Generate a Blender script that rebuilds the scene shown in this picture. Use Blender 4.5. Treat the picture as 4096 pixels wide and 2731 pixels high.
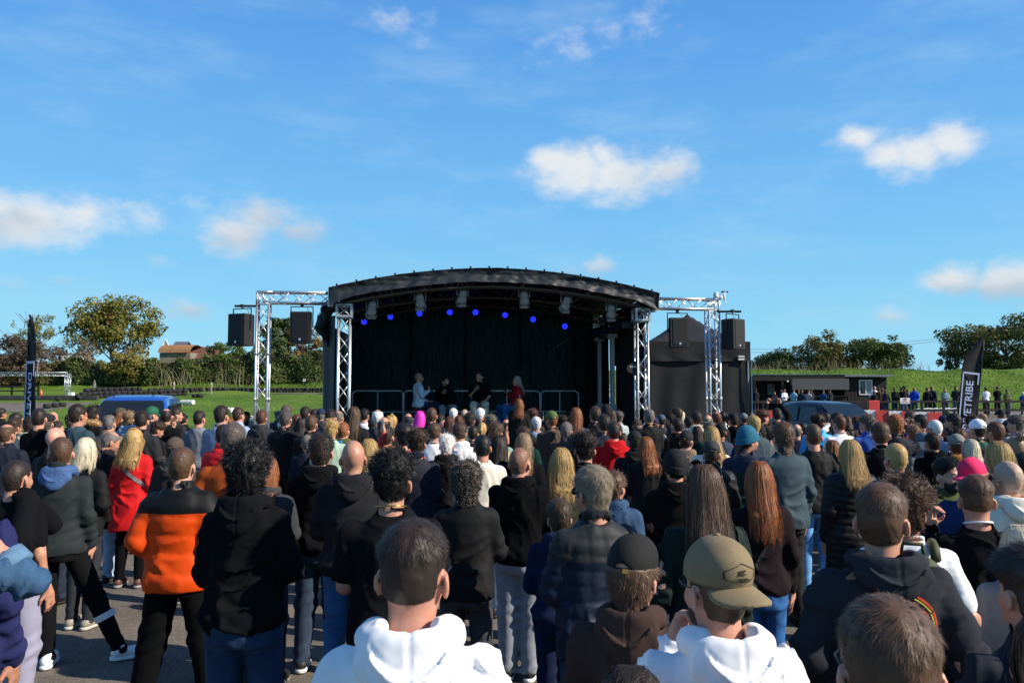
import bpy, math, random
import numpy as np
from mathutils import Matrix, Vector

for _o in list(bpy.data.objects):
    bpy.data.objects.remove(_o)
SC = bpy.context.scene
COL = SC.collection
R = math.radians
random.seed(11)
rng = np.random.default_rng(11)

# ------------------------------------------------------------------ camera
CAM_H, FPX, PITCH = 2.03, 3137.4, R(3.78)
cam_data = bpy.data.cameras.new('camera')
cam_data.lens = 18.0
cam_data.sensor_width = 23.5
cam_data.clip_end = 5000
cam_data.clip_start = 0.05
cam_data.dof.use_dof = True
cam_data.dof.focus_distance = 15.0
cam_data.dof.aperture_fstop = 8.0
cam = bpy.data.objects.new('camera', cam_data)
COL.objects.link(cam)
cam.location = (0, 0, CAM_H)
cam.rotation_euler = (R(90) + PITCH, 0, 0)
SC.camera = cam

def at(px, py, Y):
    """world point seen at photo pixel (4096 wide) whose distance along +Y is Y"""
    dx = (px - 2048) / FPX
    dy = (1365.5 - py) / FPX
    fy = math.cos(PITCH) - dy * math.sin(PITCH)
    fz = math.sin(PITCH) + dy * math.cos(PITCH)
    t = Y / fy
    return Vector((dx * t, Y, CAM_H + fz * t))

# ------------------------------------------------------------------ light
SUN_EL = R(33)
SUN_V = Vector((0.95, -0.31, 0)).normalized()      # horizontal direction towards the sun
SUN_DIR = Vector((SUN_V.x * math.cos(SUN_EL), SUN_V.y * math.cos(SUN_EL), math.sin(SUN_EL)))
sl = bpy.data.lights.new('sun', 'SUN')
sl.energy = 5.0
sl.angle = R(0.55)
sl.color = (1.0, 0.90, 0.76)
so = bpy.data.objects.new('sun', sl)
COL.objects.link(so)
so.rotation_euler = SUN_DIR.to_track_quat('Z', 'Y').to_euler()

world = bpy.data.worlds.new('World')
SC.world = world
world.use_nodes = True
wt = world.node_tree
wt.nodes.clear()
def wn(kind, **kw):
    n = wt.nodes.new(kind)
    for k, v in kw.items():
        if k.startswith('i_'):
            n.inputs[k[2:]].default_value = v
        else:
            setattr(n, k, v)
    return n
def wl(a, b):
    wt.links.new(a, b)
sky = wn('ShaderNodeTexSky', sky_type='NISHITA', sun_disc=False, sun_elevation=SUN_EL,
         sun_rotation=math.atan2(SUN_V.x, SUN_V.y), altitude=0, air_density=1.0, dust_density=0.25, ozone_density=2.2)
tc = wn('ShaderNodeTexCoord')
sep = wn('ShaderNodeSeparateXYZ'); wl(tc.outputs['Generated'], sep.inputs[0])
def wm(op, a, b=None, c=None):
    n = wn('ShaderNodeMath', operation=op)
    for i, v in enumerate((a, b, c)):
        if v is None: continue
        if isinstance(v, (int, float)): n.inputs[i].default_value = v
        else: wl(v, n.inputs[i])
    return n.outputs[0]
az = wm('ARCTAN2', sep.outputs[0], sep.outputs[1])
el = wm('ARCSINE', sep.outputs[2])
cv = wn('ShaderNodeCombineXYZ'); wl(az, cv.inputs[0]); wl(el, cv.inputs[1])
def wnoise(scale, det, rough, stretch=(1, 1, 1)):
    mp = wn('ShaderNodeMapping'); mp.inputs['Scale'].default_value = stretch
    wl(cv.outputs[0], mp.inputs[0])
    n = wn('ShaderNodeTexNoise'); n.inputs['Scale'].default_value = scale
    n.inputs['Detail'].default_value = det; n.inputs['Roughness'].default_value = rough
    wl(mp.outputs[0], n.inputs['Vector'])
    return n
n_warp = wnoise(9, 2.5, .55)
warp = wn('ShaderNodeVectorMath', operation='MULTIPLY_ADD')
warp.inputs[1].default_value = (.05, .035, 0)
warp.inputs[2].default_value = (-.025, -.0175, 0)
wl(n_warp.outputs['Color'], warp.inputs[0])
pv = wn('ShaderNodeVectorMath', operation='ADD'); wl(cv.outputs[0], pv.inputs[0]); wl(warp.outputs[0], pv.inputs[1])
def azel(px, py):
    p = at(px, py, 100.0) - Vector((0, 0, CAM_H)); p.normalize()
    return math.atan2(p.x, p.y), math.asin(p.z)
# cloud puffs: photo pixel centre, half extents in pixels, fullness
PUFFS = [(2300, 680, 250, 165, .95), (2470, 695, 320, 140, .85), (2660, 665, 180, 120, .75), (2230, 640, 165, 105, .95), (2420, 610, 150, 80, .8),
         (3650, 595, 250, 65, .9), (3800, 560, 200, 75, .85), (3415, 560, 130, 70, .75), (3530, 600, 190, 55, .8), (3600, 665, 150, 60, .55),
         (120, 870, 310, 120, .9), (330, 872, 220, 105, .75), (560, 870, 190, 80, .42), (-250, 850, 300, 150, .95),
         (1060, 865, 220, 120, .75), (960, 930, 240, 85, .85), (1220, 920, 220, 80, .58), (760, 810, 200, 70, .33),
         (3790, 1125, 200, 60, .95), (4030, 1125, 200, 70, .95), (4330, 1120, 300, 100, .95),
         (2380, 1065, 120, 50, .6), (2260, 1085, 130, 35, .42), (1600, 90, 250, 110, .33), (2260, 190, 200, 140, .36),
         (2600, 80, 170, 100, .38), (2420, 120, 220, 120, .28), (40, 1130, 110, 45, .42), (250, 1118, 90, 40, .4),
         (620, 1035, 130, 40, .38), (780, 1225, 190, 48, .52), (3580, 1275, 130, 40, .46)]
sc_ = wn('ShaderNodeVectorMath', operation='MULTIPLY'); sc_.inputs[1].default_value = (1, 1.75, 0); wl(pv.outputs[0], sc_.inputs[0])
dens = crest = None
for (px, py, rx, ry, full) in PUFFS:
    a0, e0 = azel(px, py)
    rr = math.sqrt(rx * ry * 1.75) / FPX
    l = wn('ShaderNodeVectorMath', operation='DISTANCE'); wl(sc_.outputs[0], l.inputs[0]); l.inputs[1].default_value = (a0, e0 * 1.75, 0)
    v = wm('MULTIPLY_ADD', l.outputs['Value'], -full / rr, 1.12 * full)
    dens = v if dens is None else wm('MAXIMUM', dens, v)
    lift_ = .55 * 1.75 / rr
    v2 = wm('MULTIPLY_ADD', el, lift_, wm('MULTIPLY_ADD', l.outputs['Value'], -full / rr, 1.12 * full - lift_ * e0))
    crest = v2 if crest is None else wm('MAXIMUM', crest, v2)
n_fb = wnoise(26, 5, .6, (1, 1.5, 1))
n_fb2 = wnoise(11, 3, .55, (1, 1.6, 1))
dd = wm('ADD', dens, wm('MULTIPLY_ADD', n_fb.outputs['Fac'], 1.0, -.62))
mask = wn('ShaderNodeMapRange', interpolation_type='SMOOTHSTEP')
mask.inputs['From Min'].default_value = 0.0; mask.inputs['From Max'].default_value = .78; mask.inputs['To Max'].default_value = .94
wl(dd, mask.inputs['Value'])
# thin high cirrus
n_ci = wnoise(5.0, 4, .6, (1.0, 3.4, 1))
cir = wn('ShaderNodeMapRange', interpolation_type='SMOOTHSTEP')
cir.inputs['From Min'].default_value = .42; cir.inputs['From Max'].default_value = .85; cir.inputs['To Max'].default_value = .36
wl(n_ci.outputs['Fac'], cir.inputs['Value'])
ramp = wn('ShaderNodeMapRange', interpolation_type='SMOOTHSTEP'); ramp.inputs['From Min'].default_value = -.15; ramp.inputs['From Max'].default_value = .75
ramp.inputs['To Min'].default_value = .66; ramp.inputs['To Max'].default_value = 1.0
wl(wm('ADD', wm('SUBTRACT', crest, dens), wm('MULTIPLY_ADD', n_fb2.outputs['Fac'], .9, wm('MULTIPLY_ADD', dd, .30, -.38))), ramp.inputs['Value'])
CLOUD = 8.6
ramp.inputs['To Min'].default_value = 0.0
cc = wn('ShaderNodeMix', data_type='RGBA'); wl(ramp.outputs[0], cc.inputs['Factor'])
cc.inputs['A'].default_value = (CLOUD * .57, CLOUD * .66, CLOUD * .76, 1); cc.inputs['B'].default_value = (CLOUD * .95, CLOUD * .985, CLOUD * 1.01, 1)
gr = wn('ShaderNodeValToRGB')
gm = wn('ShaderNodeMapRange'); gm.inputs['From Min'].default_value = -.05; gm.inputs['From Max'].default_value = 1.3; wl(el, gm.inputs['Value'])
wl(gm.outputs[0], gr.inputs[0])
_e = gr.color_ramp.elements
_e[0].position = 0.0; _e[0].color = (.36, .76, 1.0, 1)
_e[1].position = 1.0; _e[1].color = (.030, .115, .38, 1)
for _p, _c in ((.10, (.27, .71, 1.0, 1)), (.22, (.185, .555, 1.0, 1)), (.36, (.115, .40, .92, 1)), (.58, (.060, .21, .56, 1))):
    _q = _e.new(_p); _q.color = _c
air = wn('ShaderNodeVectorMath', operation='SCALE'); air.inputs['Scale'].default_value = 10.0; wl(gr.outputs[0], air.inputs[0])
hs = wn('ShaderNodeHueSaturation'); hs.inputs['Saturation'].default_value = 1.12; hs.inputs['Value'].default_value = 1.0
wl(sky.outputs[0], hs.inputs['Color'])
mx1 = wn('ShaderNodeMix', data_type='RGBA'); wl(cir.outputs[0], mx1.inputs['Factor'])
mx0 = wn('ShaderNodeMix', data_type='RGBA'); mx0.inputs['Factor'].default_value = .82
wl(hs.outputs[0], mx0.inputs['A']); wl(air.outputs[0], mx0.inputs['B'])
wl(mx0.outputs['Result'], mx1.inputs['A']); mx1.inputs['B'].default_value = (5.0, 7.0, 9.0, 1)
mx2 = wn('ShaderNodeMix', data_type='RGBA'); wl(mask.outputs[0], mx2.inputs['Factor'])
wl(mx1.outputs['Result'], mx2.inputs['A']); wl(cc.outputs['Result'], mx2.inputs['B'])
bg = wn('ShaderNodeBackground'); bg.inputs['Strength'].default_value = 0.0685
wl(mx2.outputs['Result'], bg.inputs['Color'])
wo = wn('ShaderNodeOutputWorld'); wl(bg.outputs[0], wo.inputs[0])

world.cycles.sampling_method = 'MANUAL'; world.cycles.sample_map_resolution = 512
SC.render.engine = 'CYCLES'
SC.cycles.max_bounces = 6; SC.cycles.diffuse_bounces = 3; SC.cycles.glossy_bounces = 3; SC.cycles.transmission_bounces = 4
SC.cycles.caustics_reflective = False; SC.cycles.caustics_refractive = False
SC.view_settings.view_transform = 'Standard'
SC.view_settings.look = 'None'
SC.view_settings.exposure = 0.55
SC.view_settings.gamma = 1.0
SC.view_settings.use_curve_mapping = False

# ------------------------------------------------------------------ materials
_mc = {}
def _lin(c):
    return tuple(((v / 12.92) if v <= .04045 else ((v + .055) / 1.055) ** 2.4) for v in c)
def hexc(h):
    h = h.lstrip('#')
    return _lin(tuple(int(h[i:i + 2], 16) / 255 for i in (0, 2, 4)))

def mat(name, col, rough=.8, metal=0.0, var=.18, vscale=6.0, bump=.0, bscale=20.0, bdist=.01, spec=.35,
        dark=None, sheen=0.0, coords='Object', emit=None, stretch=None, vdet=4.0, coat=0.0, bdet=4.0, ridged=False):
    key = (name, tuple(round(c, 4) for c in col), rough, metal, var, vscale, bump, bscale, bdist, sheen)
    if key in _mc: return _mc[key]
    m = bpy.data.materials.new(name)
    m.use_nodes = True
    t = m.node_tree
    b = t.nodes['Principled BSDF']
    b.inputs['Roughness'].default_value = rough
    b.inputs['Metallic'].default_value = metal
    b.inputs['Specular IOR Level'].default_value = spec
    if sheen: 
        b.inputs['Sheen Weight'].default_value = sheen
        b.inputs['Sheen Roughness'].default_value = .5
    if coat:
        b.inputs['Coat Weight'].default_value = coat; b.inputs['Coat Roughness'].default_value = .06
    c1 = tuple(col) + (1,)
    b.inputs['Base Color'].default_value = c1
    if emit:
        b.inputs['Emission Color'].default_value = tuple(emit[:3]) + (1,); b.inputs['Emission Strength'].default_value = emit[3]
    tcn = None
    def coord():
        nonlocal tcn
        if tcn is None:
            q = t.nodes.new('ShaderNodeTexCoord'); tcn = q.outputs[coords]
            if stretch:
                mp = t.nodes.new('ShaderNodeMapping'); mp.inputs['Scale'].default_value = stretch
                t.links.new(tcn, mp.inputs[0]); tcn = mp.outputs[0]
        return tcn
    if var:
        n = t.nodes.new('ShaderNodeTexNoise'); n.inputs['Scale'].default_value = vscale; n.inputs['Detail'].default_value = vdet
        n.inputs['Roughness'].default_value = .6
        t.links.new(coord(), n.inputs['Vector'])
        mr = t.nodes.new('ShaderNodeMapRange'); mr.inputs['From Min'].default_value = .3; mr.inputs['From Max'].default_value = .7
        t.links.new(n.outputs['Fac'], mr.inputs['Value'])
        mx = t.nodes.new('ShaderNodeMix'); mx.data_type = 'RGBA'
        d = dark if dark else tuple(c * (1 - var) for c in col)
        h = col if dark else tuple(min(1, c * (1 + var)) for c in col)
        mx.inputs['A'].default_value = tuple(d) + (1,); mx.inputs['B'].default_value = tuple(h) + (1,)
        t.links.new(mr.outputs[0], mx.inputs['Factor'])
        t.links.new(mx.outputs['Result'], b.inputs['Base Color'])
    if bump:
        n2 = t.nodes.new('ShaderNodeTexNoise'); n2.inputs['Scale'].default_value = bscale; n2.inputs['Detail'].default_value = bdet
        if ridged: n2.noise_type = 'RIDGED_MULTIFRACTAL'; n2.inputs['Distortion'].default_value = .6
        t.links.new(coord(), n2.inputs['Vector'])
        bp = t.nodes.new('ShaderNodeBump'); bp.inputs['Strength'].default_value = bump; bp.inputs['Distance'].default_value = bdist
        t.links.new(n2.outputs['Fac'], bp.inputs['Height'])
        t.links.new(bp.outputs[0], b.inputs['Normal'])
    _mc[key] = m
    return m

# ------------------------------------------------------------------ mesh helpers
def mesh_np(name, V, F, smooth=True):
    """V (n,3); F list of arrays / lists of faces"""
    me = bpy.data.meshes.new(name)
    V = np.asarray(V, dtype=np.float32).reshape(-1, 3)
    me.vertices.add(len(V)); me.vertices.foreach_set('co', V.ravel())
    if isinstance(F, np.ndarray):
        k = F.shape[1]; loops = F.astype(np.int32).ravel()
        starts = np.arange(0, len(loops), k, dtype=np.int32); tot = np.full(len(F), k, dtype=np.int32)
    else:
        loops = np.fromiter((i for f in F for i in f), dtype=np.int32)
        tot = np.fromiter((len(f) for f in F), dtype=np.int32)
        starts = np.concatenate(([0], np.cumsum(tot)[:-1])).astype(np.int32) if len(tot) else np.zeros(0, np.int32)
    me.loops.add(len(loops)); me.loops.foreach_set('vertex_index', loops)
    me.polygons.add(len(tot)); me.polygons.foreach_set('loop_start', starts); me.polygons.foreach_set('loop_total', tot)
    me.polygons.foreach_set('use_smooth', np.full(len(tot), bool(smooth)))
    me.update(calc_edges=True)
    me.validate()
    return me

def link(name, me, m=None, parent=None):
    o = bpy.data.objects.new(name, me)
    COL.objects.link(o)
    if me is not None and m is not None:
        if len(me.materials) == 0: me.materials.append(m)
        if me.materials[0] is not m:
            o.material_slots[0].link = 'OBJECT'; o.material_slots[0].material = m
    if parent is not None: o.parent = parent
    return o

def tag(o, label=None, cat=None, group=None, kind=None):
    if label: o['label'] = label
    if cat: o['category'] = cat
    if group: o['group'] = group
    if kind: o['kind'] = kind
    return o

def empty(name, loc=(0, 0, 0), rz=0.0):
    o = bpy.data.objects.new(name, None); COL.objects.link(o)
    o.location = loc; o.rotation_euler = (0, 0, rz); o.empty_display_size = .1
    return o

class MB:
    def __init__(s): s.v = []; s.f = []
    def add(s, V, F):
        n = len(s.v); s.v.extend([tuple(p) for p in V]); s.f.extend([tuple(i + n for i in f) for f in F]); return s
    def box(s, lo, hi, M=None, bev=0.0):
        x0, y0, z0 = lo; x1, y1, z1 = hi
        if bev <= 0:
            V = [(x0, y0, z0), (x1, y0, z0), (x1, y1, z0), (x0, y1, z0), (x0, y0, z1), (x1, y0, z1), (x1, y1, z1), (x0, y1, z1)]
            F = [(0, 3, 2, 1), (4, 5, 6, 7), (0, 1, 5, 4), (1, 2, 6, 5), (2, 3, 7, 6), (3, 0, 4, 7)]
        else:
            b = bev; V = []; F = []
            for (za, ins) in ((z0, b), (z0 + b, 0), (z1 - b, 0), (z1, b)):
                xa, xb, ya, yb = x0 + ins, x1 - ins, y0 + ins, y1 - ins
                c = b * .7
                V += [(xa + c, ya, za), (xb - c, ya, za), (xb, ya + c, za), (xb, yb - c, za), (xb - c, yb, za), (xa + c, yb, za), (xa, yb - c, za), (xa, ya + c, za)]
            for r in range(3):
                for i in range(8):
                    F.append((r * 8 + i, r * 8 + (i + 1) % 8, r * 8 + 8 + (i + 1) % 8, r * 8 + 8 + i))
            F.append(tuple(range(7, -1, -1))); F.append(tuple(range(24, 32)))
        if M is not None: V = [M @ Vector(p) for p in V]
        return s.add(V, F)
    def tube(s, pts, r, n=8, cap=True):
        pts = [Vector(p) for p in pts]
        rs = r if isinstance(r, (list, tuple)) else [r] * len(pts)
        V = []; F = []
        t0 = (pts[1] - pts[0]).normalized()
        up = Vector((0, 0, 1)) if abs(t0.z) < .9 else Vector((1, 0, 0))
        u = t0.cross(up).normalized()
        for i, p in enumerate(pts):
            if i == 0: t = pts[1] - pts[0]
            elif i == len(pts) - 1: t = pts[-1] - pts[-2]
            else: t = (pts[i + 1] - pts[i]).normalized() + (pts[i] - pts[i - 1]).normalized()
            t.normalize()
            u = (u - t * u.dot(t)).normalized(); w = t.cross(u)
            for k in range(n):
                a = 2 * math.pi * k / n
                V.append(p + (u * math.cos(a) + w * math.sin(a)) * rs[i])
        for i in range(len(pts) - 1):
            for k in range(n):
                F.append((i * n + k, i * n + (k + 1) % n, (i + 1) * n + (k + 1) % n, (i + 1) * n + k))
        if cap:
            F.append(tuple(range(n - 1, -1, -1))); F.append(tuple(range((len(pts) - 1) * n, len(pts) * n)))
        return s.add(V, F)
    def lathe(s, prof, n=24, M=None, c=(0, 0, 0)):
        V = []; F = []
        for (r, z) in prof:
            for k in range(n):
                a = 2 * math.pi * k / n
                V.append((c[0] + r * math.cos(a), c[1] + r * math.sin(a), c[2] + z))
        for i in range(len(prof) - 1):
            for k in range(n):
                F.append((i * n + k, i * n + (k + 1) % n, (i + 1) * n + (k + 1) % n, (i + 1) * n + k))
        F.append(tuple(range(n - 1, -1, -1))); F.append(tuple(range((len(prof) - 1) * n, len(prof) * n)))
        if M is not None: V = [M @ Vector(p) for p in V]
        return s.add(V, F)
    def prism(s, poly, y0, y1, M=None):
        """polygon in xz extruded along y"""
        n = len(poly)
        V = [(x, y0, z) for x, z in poly] + [(x, y1, z) for x, z in poly]
        F = [tuple(range(n)), tuple(range(2 * n - 1, n - 1, -1))] + [((i + 1) % n, i, i + n, (i + 1) % n + n) for i in range(n)]
        if M is not None: V = [M @ Vector(p) for p in V]
        return s.add(V, F)
    def mesh(s, name, smooth=False):
        me = mesh_np(name, s.v, s.f, smooth)
        return me
    def build(s, name, m, parent=None, smooth=False, auto=False):
        me = s.mesh(name, smooth or auto)
        if auto:
            me.set_sharp_from_angle(angle=R(38))
        return link(name, me, m, parent)

def text_mesh(txt, size, extrude=.002, bold=.0):
    cu = bpy.data.curves.new('lettering', 'FONT'); cu.body = txt; cu.size = size; cu.extrude = extrude; cu.offset = bold
    cu.align_x = 'CENTER'; cu.align_y = 'CENTER'; cu.resolution_u = 3
    o = bpy.data.objects.new('lettering', cu); COL.objects.link(o)
    dg = bpy.context.evaluated_depsgraph_get()
    me = bpy.data.meshes.new_from_object(o.evaluated_get(dg))
    bpy.data.objects.remove(o); bpy.data.curves.remove(cu)
    me.materials.clear()
    return me
# ------------------------------------------------------------------ implicit surfaces for figures, clothes and hair
def smin(a, b, k):
    h = np.clip(.5 + .5 * (b - a) / k, 0, 1)
    return b * (1 - h) + a * h - k * h * (1 - h)
def smax(a, b, k): return -smin(-a, -b, k)
def rcone(P, a, b, ra, rb, tout=False):
    a = np.asarray(a, float); b = np.asarray(b, float); ba = b - a
    t = np.clip(((P - a) @ ba) / (ba @ ba), 0, 1)
    d = np.linalg.norm(P - a - t[:, None] * ba, axis=1) - (ra + (rb - ra) * t)
    return (d, t) if tout else d
def ell(P, c, r, M=None):
    p = P - np.asarray(c, float)
    if M is not None: p = p @ M
    r = np.asarray(r, float)
    k0 = np.linalg.norm(p / r, axis=1); k1 = np.linalg.norm(p / (r * r), axis=1) + 1e-9
    return k0 * (k0 - 1) / k1
def rotm(ax, deg):
    return np.array(Matrix.Rotation(R(deg), 3, ax))
_nk = {}
def wob(P, wl_, seed, n=7, st=(1, 1, 1)):
    key = (seed, n)
    if key not in _nk:
        g = np.random.default_rng(seed); d = g.normal(size=(n, 3)); d /= np.linalg.norm(d, axis=1)[:, None]
        _nk[key] = (d, g.uniform(0, 6.28, n), g.uniform(.7, 1.5, n))
    d, ph, fr = _nk[key]
    Q = P * np.asarray(st, float)
    out = np.zeros(len(P))
    for i in range(n): out += np.sin((Q @ d[i]) * (6.283 / wl_ * fr[i]) + ph[i])
    return out / math.sqrt(n)
def folds(P, seed, amp, wl_=.24, st=(1, 1, .7), sharp=1.5):
    w = wob(P, wl_ * 2, seed + 50, 5)
    a = wob(P + w[:, None] * .035, wl_, seed, 4, st)
    m = np.clip(.45 + .55 * wob(P, .42, seed + 90, 4), 0, 1)
    return amp * (np.exp(-(a * sharp) ** 2) * 1.3 * m - .25 + .35 * wob(P, .30, seed + 20, 4))

def surfnet(fn, lo, hi, res):
    lo = np.asarray(lo, float); hi = np.asarray(hi, float)
    n = np.ceil((hi - lo) / res).astype(int) + 1
    ax = [lo[i] + np.arange(n[i]) * res for i in range(3)]
    st = 4
    cn = [np.arange(0, n[i] + st - 1, st) for i in range(3)]
    GC = np.stack(np.meshgrid(*[lo[i] + (cn[i] + (st - 1) / 2) * res for i in range(3)], indexing='ij'), -1).reshape(-1, 3)
    FC = fn(GC).reshape([len(c) for c in cn])
    F = FC.repeat(st, 0).repeat(st, 1).repeat(st, 2)[:n[0], :n[1], :n[2]].copy()
    near = np.abs(F) < res * st * 1.35 + .014          # only cells near the surface are evaluated finely
    ii = np.argwhere(near)
    F[near] = fn(lo + ii * res)
    s = F < 0
    c = np.zeros(n - 1, int)
    sh = lambda A, i, j, k: A[i:A.shape[0] - 1 + i, j:A.shape[1] - 1 + j, k:A.shape[2] - 1 + k]
    for i in (0, 1):
        for j in (0, 1):
            for k in (0, 1): c += sh(s, i, j, k)
    act = (c > 0) & (c < 8)
    idx = -np.ones(n - 1, int); I = np.argwhere(act); idx[act] = np.arange(len(I))
    acc = np.zeros((len(I), 3)); cnt = np.zeros(len(I))
    for (o0, o1) in [((0,0,0),(1,0,0)),((0,1,0),(1,1,0)),((0,0,1),(1,0,1)),((0,1,1),(1,1,1)),
                     ((0,0,0),(0,1,0)),((1,0,0),(1,1,0)),((0,0,1),(0,1,1)),((1,0,1),(1,1,1)),
                     ((0,0,0),(0,0,1)),((1,0,0),(1,0,1)),((0,1,0),(0,1,1)),((1,1,0),(1,1,1))]:
        A = F[I[:,0]+o0[0], I[:,1]+o0[1], I[:,2]+o0[2]]; B = F[I[:,0]+o1[0], I[:,1]+o1[1], I[:,2]+o1[2]]
        x = (A < 0) != (B < 0)
        t = np.where(x, A / np.where(x, A - B, 1), 0)
        pos = np.asarray(o0) + t[:, None] * (np.asarray(o1) - np.asarray(o0))
        acc[x] += pos[x]; cnt[x] += 1
    V = lo + (I + acc / cnt[:, None]) * res
    Q = []
    for a in range(3):
        b, d = (a + 1) % 3, (a + 2) % 3
        s0 = np.take(s, range(n[a] - 1), a); s1 = np.take(s, range(1, n[a]), a)
        E = np.argwhere(s0 != s1)
        E = E[(E[:, b] > 0) & (E[:, d] > 0) & (E[:, b] < n[b] - 1) & (E[:, d] < n[d] - 1)]
        flip = s0[E[:, 0], E[:, 1], E[:, 2]]
        def g(db, dd):
            e = E.copy(); e[:, b] += db; e[:, d] += dd
            return idx[e[:, 0], e[:, 1], e[:, 2]]
        q = np.stack([g(-1, -1), g(0, -1), g(0, 0), g(-1, 0)], 1)
        q[~flip] = q[~flip][:, ::-1]
        Q.append(q)
    Q = np.concatenate(Q); Q = Q[(Q >= 0).all(1)]
    return V, Q

def join(parts):
    Vs, Fs, n = [], [], 0
    for V, F in parts:
        Vs.append(V); Fs.append(F + n); n += len(V)
    return np.concatenate(Vs), np.concatenate(Fs)

# ---------------------------------------------------------------- skeleton (1.75 m, facing +Y)
def arms(pose):
    d = {'sh': (.166, -.012, 1.390), 'el': (.218, -.035, 1.14), 'wr': (.232, .04, .90), 'hd': (0.0, .25, -1), 'hand': 'rel'}
    A = {'r': dict(d), 'l': dict(d)}
    def S(side, **k): A[side].update(k)
    if pose == 'cross':
        S('r', el=(.220, .03, 1.15), wr=(-.03, .200, 1.17), hd=(-1, .1, .15)); S('l', el=(.220, .03, 1.14), wr=(-.03, .220, 1.13), hd=(-1, .0, .1))
    elif pose == 'pocket':
        for q in 'rl': S(q, el=(.250, -.07, 1.15), wr=(.155, .115, 1.0), hand=None)
    elif pose == 'phone':
        S('r', el=(.235, .1, 1.18), wr=(.12, .30, 1.40), hd=(-.1, .1, 1), hand='grip')
    elif pose == 'phoneL':
        S('l', el=(.245, .1, 1.2), wr=(.155, .17, 1.44), hd=(-.12, .18, 1), hand='grip')
    elif pose == 'chin':
        S('l', el=(.225, .12, 1.2), wr=(.085, .16, 1.42), hd=(-.3, -.15, 1), hand='grip')
    elif pose == 'up':
        S('r', el=(.26, .10, 1.60), wr=(.13, .17, 1.83), hd=(-.2, .1, 1), hand='grip'); S('l', el=(.26, .10, 1.60), wr=(.13, .17, 1.83), hd=(-.2, .1, 1), hand='grip')
    elif pose == 'camera':
        S('r', el=(.27, .12, 1.33), wr=(.1, .2, 1.56), hd=(-.2, .1, 1), hand='grip'); S('l', el=(.27, .12, 1.33), wr=(.1, .2, 1.56), hd=(-.2, .1, 1), hand='grip')
    elif pose == 'brow':
        S('r', el=(.37, .10, 1.30), wr=(.15, .16, 1.50), hd=(-.6, .1, .8), hand='grip')
    elif pose == 'raise':
        S('l', el=(.29, .08, 1.42), wr=(.2, .12, 1.66), hd=(.1, -.1, 1), hand='rel')
    elif pose == 'leash':
        S('l', el=(.25, -.03, 1.14), wr=(.27, .02, .9), hand='grip')
    elif pose == 'mic':
        S('r', el=(.225, .03, 1.17), wr=(.10, .235, 1.30), hd=(-.35, .2, 1), hand='grip')
        S('l', el=(.24, .03, 1.15), wr=(.12, .26, 1.03), hd=(-.4, 1, -.2), hand='rel')
    elif pose == 'lap':
        for q in 'rl': S(q, el=(.235, .0, 1.15), wr=(.12, .25, 1.03), hd=(-.4, 1, -.3))
    out = {}
    for q, sg in (('r', 1), ('l', -1)):
        out[q] = {k: (np.array((v[0] * sg, v[1], v[2])) if isinstance(v, tuple) else v) for k, v in A[q].items()}
    return out
def legs(kind):
    L = {'hip': (.09, 0, .92), 'kn': (.105, .015, .50), 'an': (.12, -.02, .085), 'toe': (.12, 1, 0)}
    A = {'r': dict(L), 'l': dict(L)}
    if kind == 'wide':
        for q in 'rl': A[q].update(kn=(.165, .01, .50), an=(.24, -.02, .085), toe=(.3, 1, 0))
    elif kind == 'step':
        A['r'].update(kn=(.26, .05, .50), an=(.47, .03, .085), toe=(.95, .35, 0)); A['l'].update(kn=(.07, .0, .5), an=(.03, -.06, .085), toe=(.1, 1, 0))
    elif kind == 'sit':
        A['r'].update(hip=(.09, .02, .93), kn=(.15, .43, .95), an=(.14, .40, .53), toe=(.1, 1, 0)); A['l'].update(hip=(.09, .02, .93), kn=(.15, .41, .95), an=(.15, .36, .53), toe=(.1, 1, 0))
    elif kind == 'narrow':
        for q in 'rl': A[q].update(kn=(.085, .015, .50), an=(.085, -.02, .085), toe=(.1, 1, 0))
    out = {}
    for q, sg in (('r', 1), ('l', -1)):
        out[q] = {k: np.array((v[0] * sg, v[1], v[2]), float) for k, v in A[q].items()}
    return out

TZ = np.array([.80, .92, 1.0, 1.1, 1.2, 1.3, 1.38, 1.43, 1.465, 1.495, 1.56])
TA = np.array([.165, .172, .16, .150, .158, .174, .172, .140, .092, .064, .056])
TB = np.array([.112, .122, .112, .105, .112, .120, .106, .088, .072, .062, .056])
TY = np.array([-.012, -.02, -.005, .005, .0, -.005, -.015, -.02, -.022, -.022, -.015])
def torso(P, off=0.0, bulk=1.0, loose=0.0, straight=0.0, belly=0.0):
    z = P[:, 2]
    a = np.interp(z, TZ, TA); b = np.interp(z, TZ, TB); y0 = np.interp(z, TZ, TY)
    sw = np.clip((1.40 - z) / .1, 0, 1)
    if straight:
        a = a + (np.maximum(a, .168 + .024 * np.clip((1.1 - z) / .2, 0, 1)) - a) * straight * np.clip((1.32 - z) / .1, 0, 1)
        b = b + (np.maximum(b, .118 + .018 * np.clip((1.1 - z) / .2, 0, 1)) - b) * straight * np.clip((1.32 - z) / .1, 0, 1)
    nb = np.clip((1.48 - z) / .06, 0, 1)
    a = a * (1 + (bulk - 1) * nb) + off; b = b * (1 + (bulk - 1) * 1.15 * nb) + off
    b = b + belly * np.exp(-((z - 1.06) / .14) ** 2)
    y0 = y0 + belly * .8 * np.exp(-((z - 1.06) / .14) ** 2)
    q = 2.25
    m = np.minimum(a, b)
    return (((np.abs(P[:, 0]) / a) ** q + (np.abs(P[:, 1] - y0) / b) ** q) ** (1 / q) - 1) * m

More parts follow.
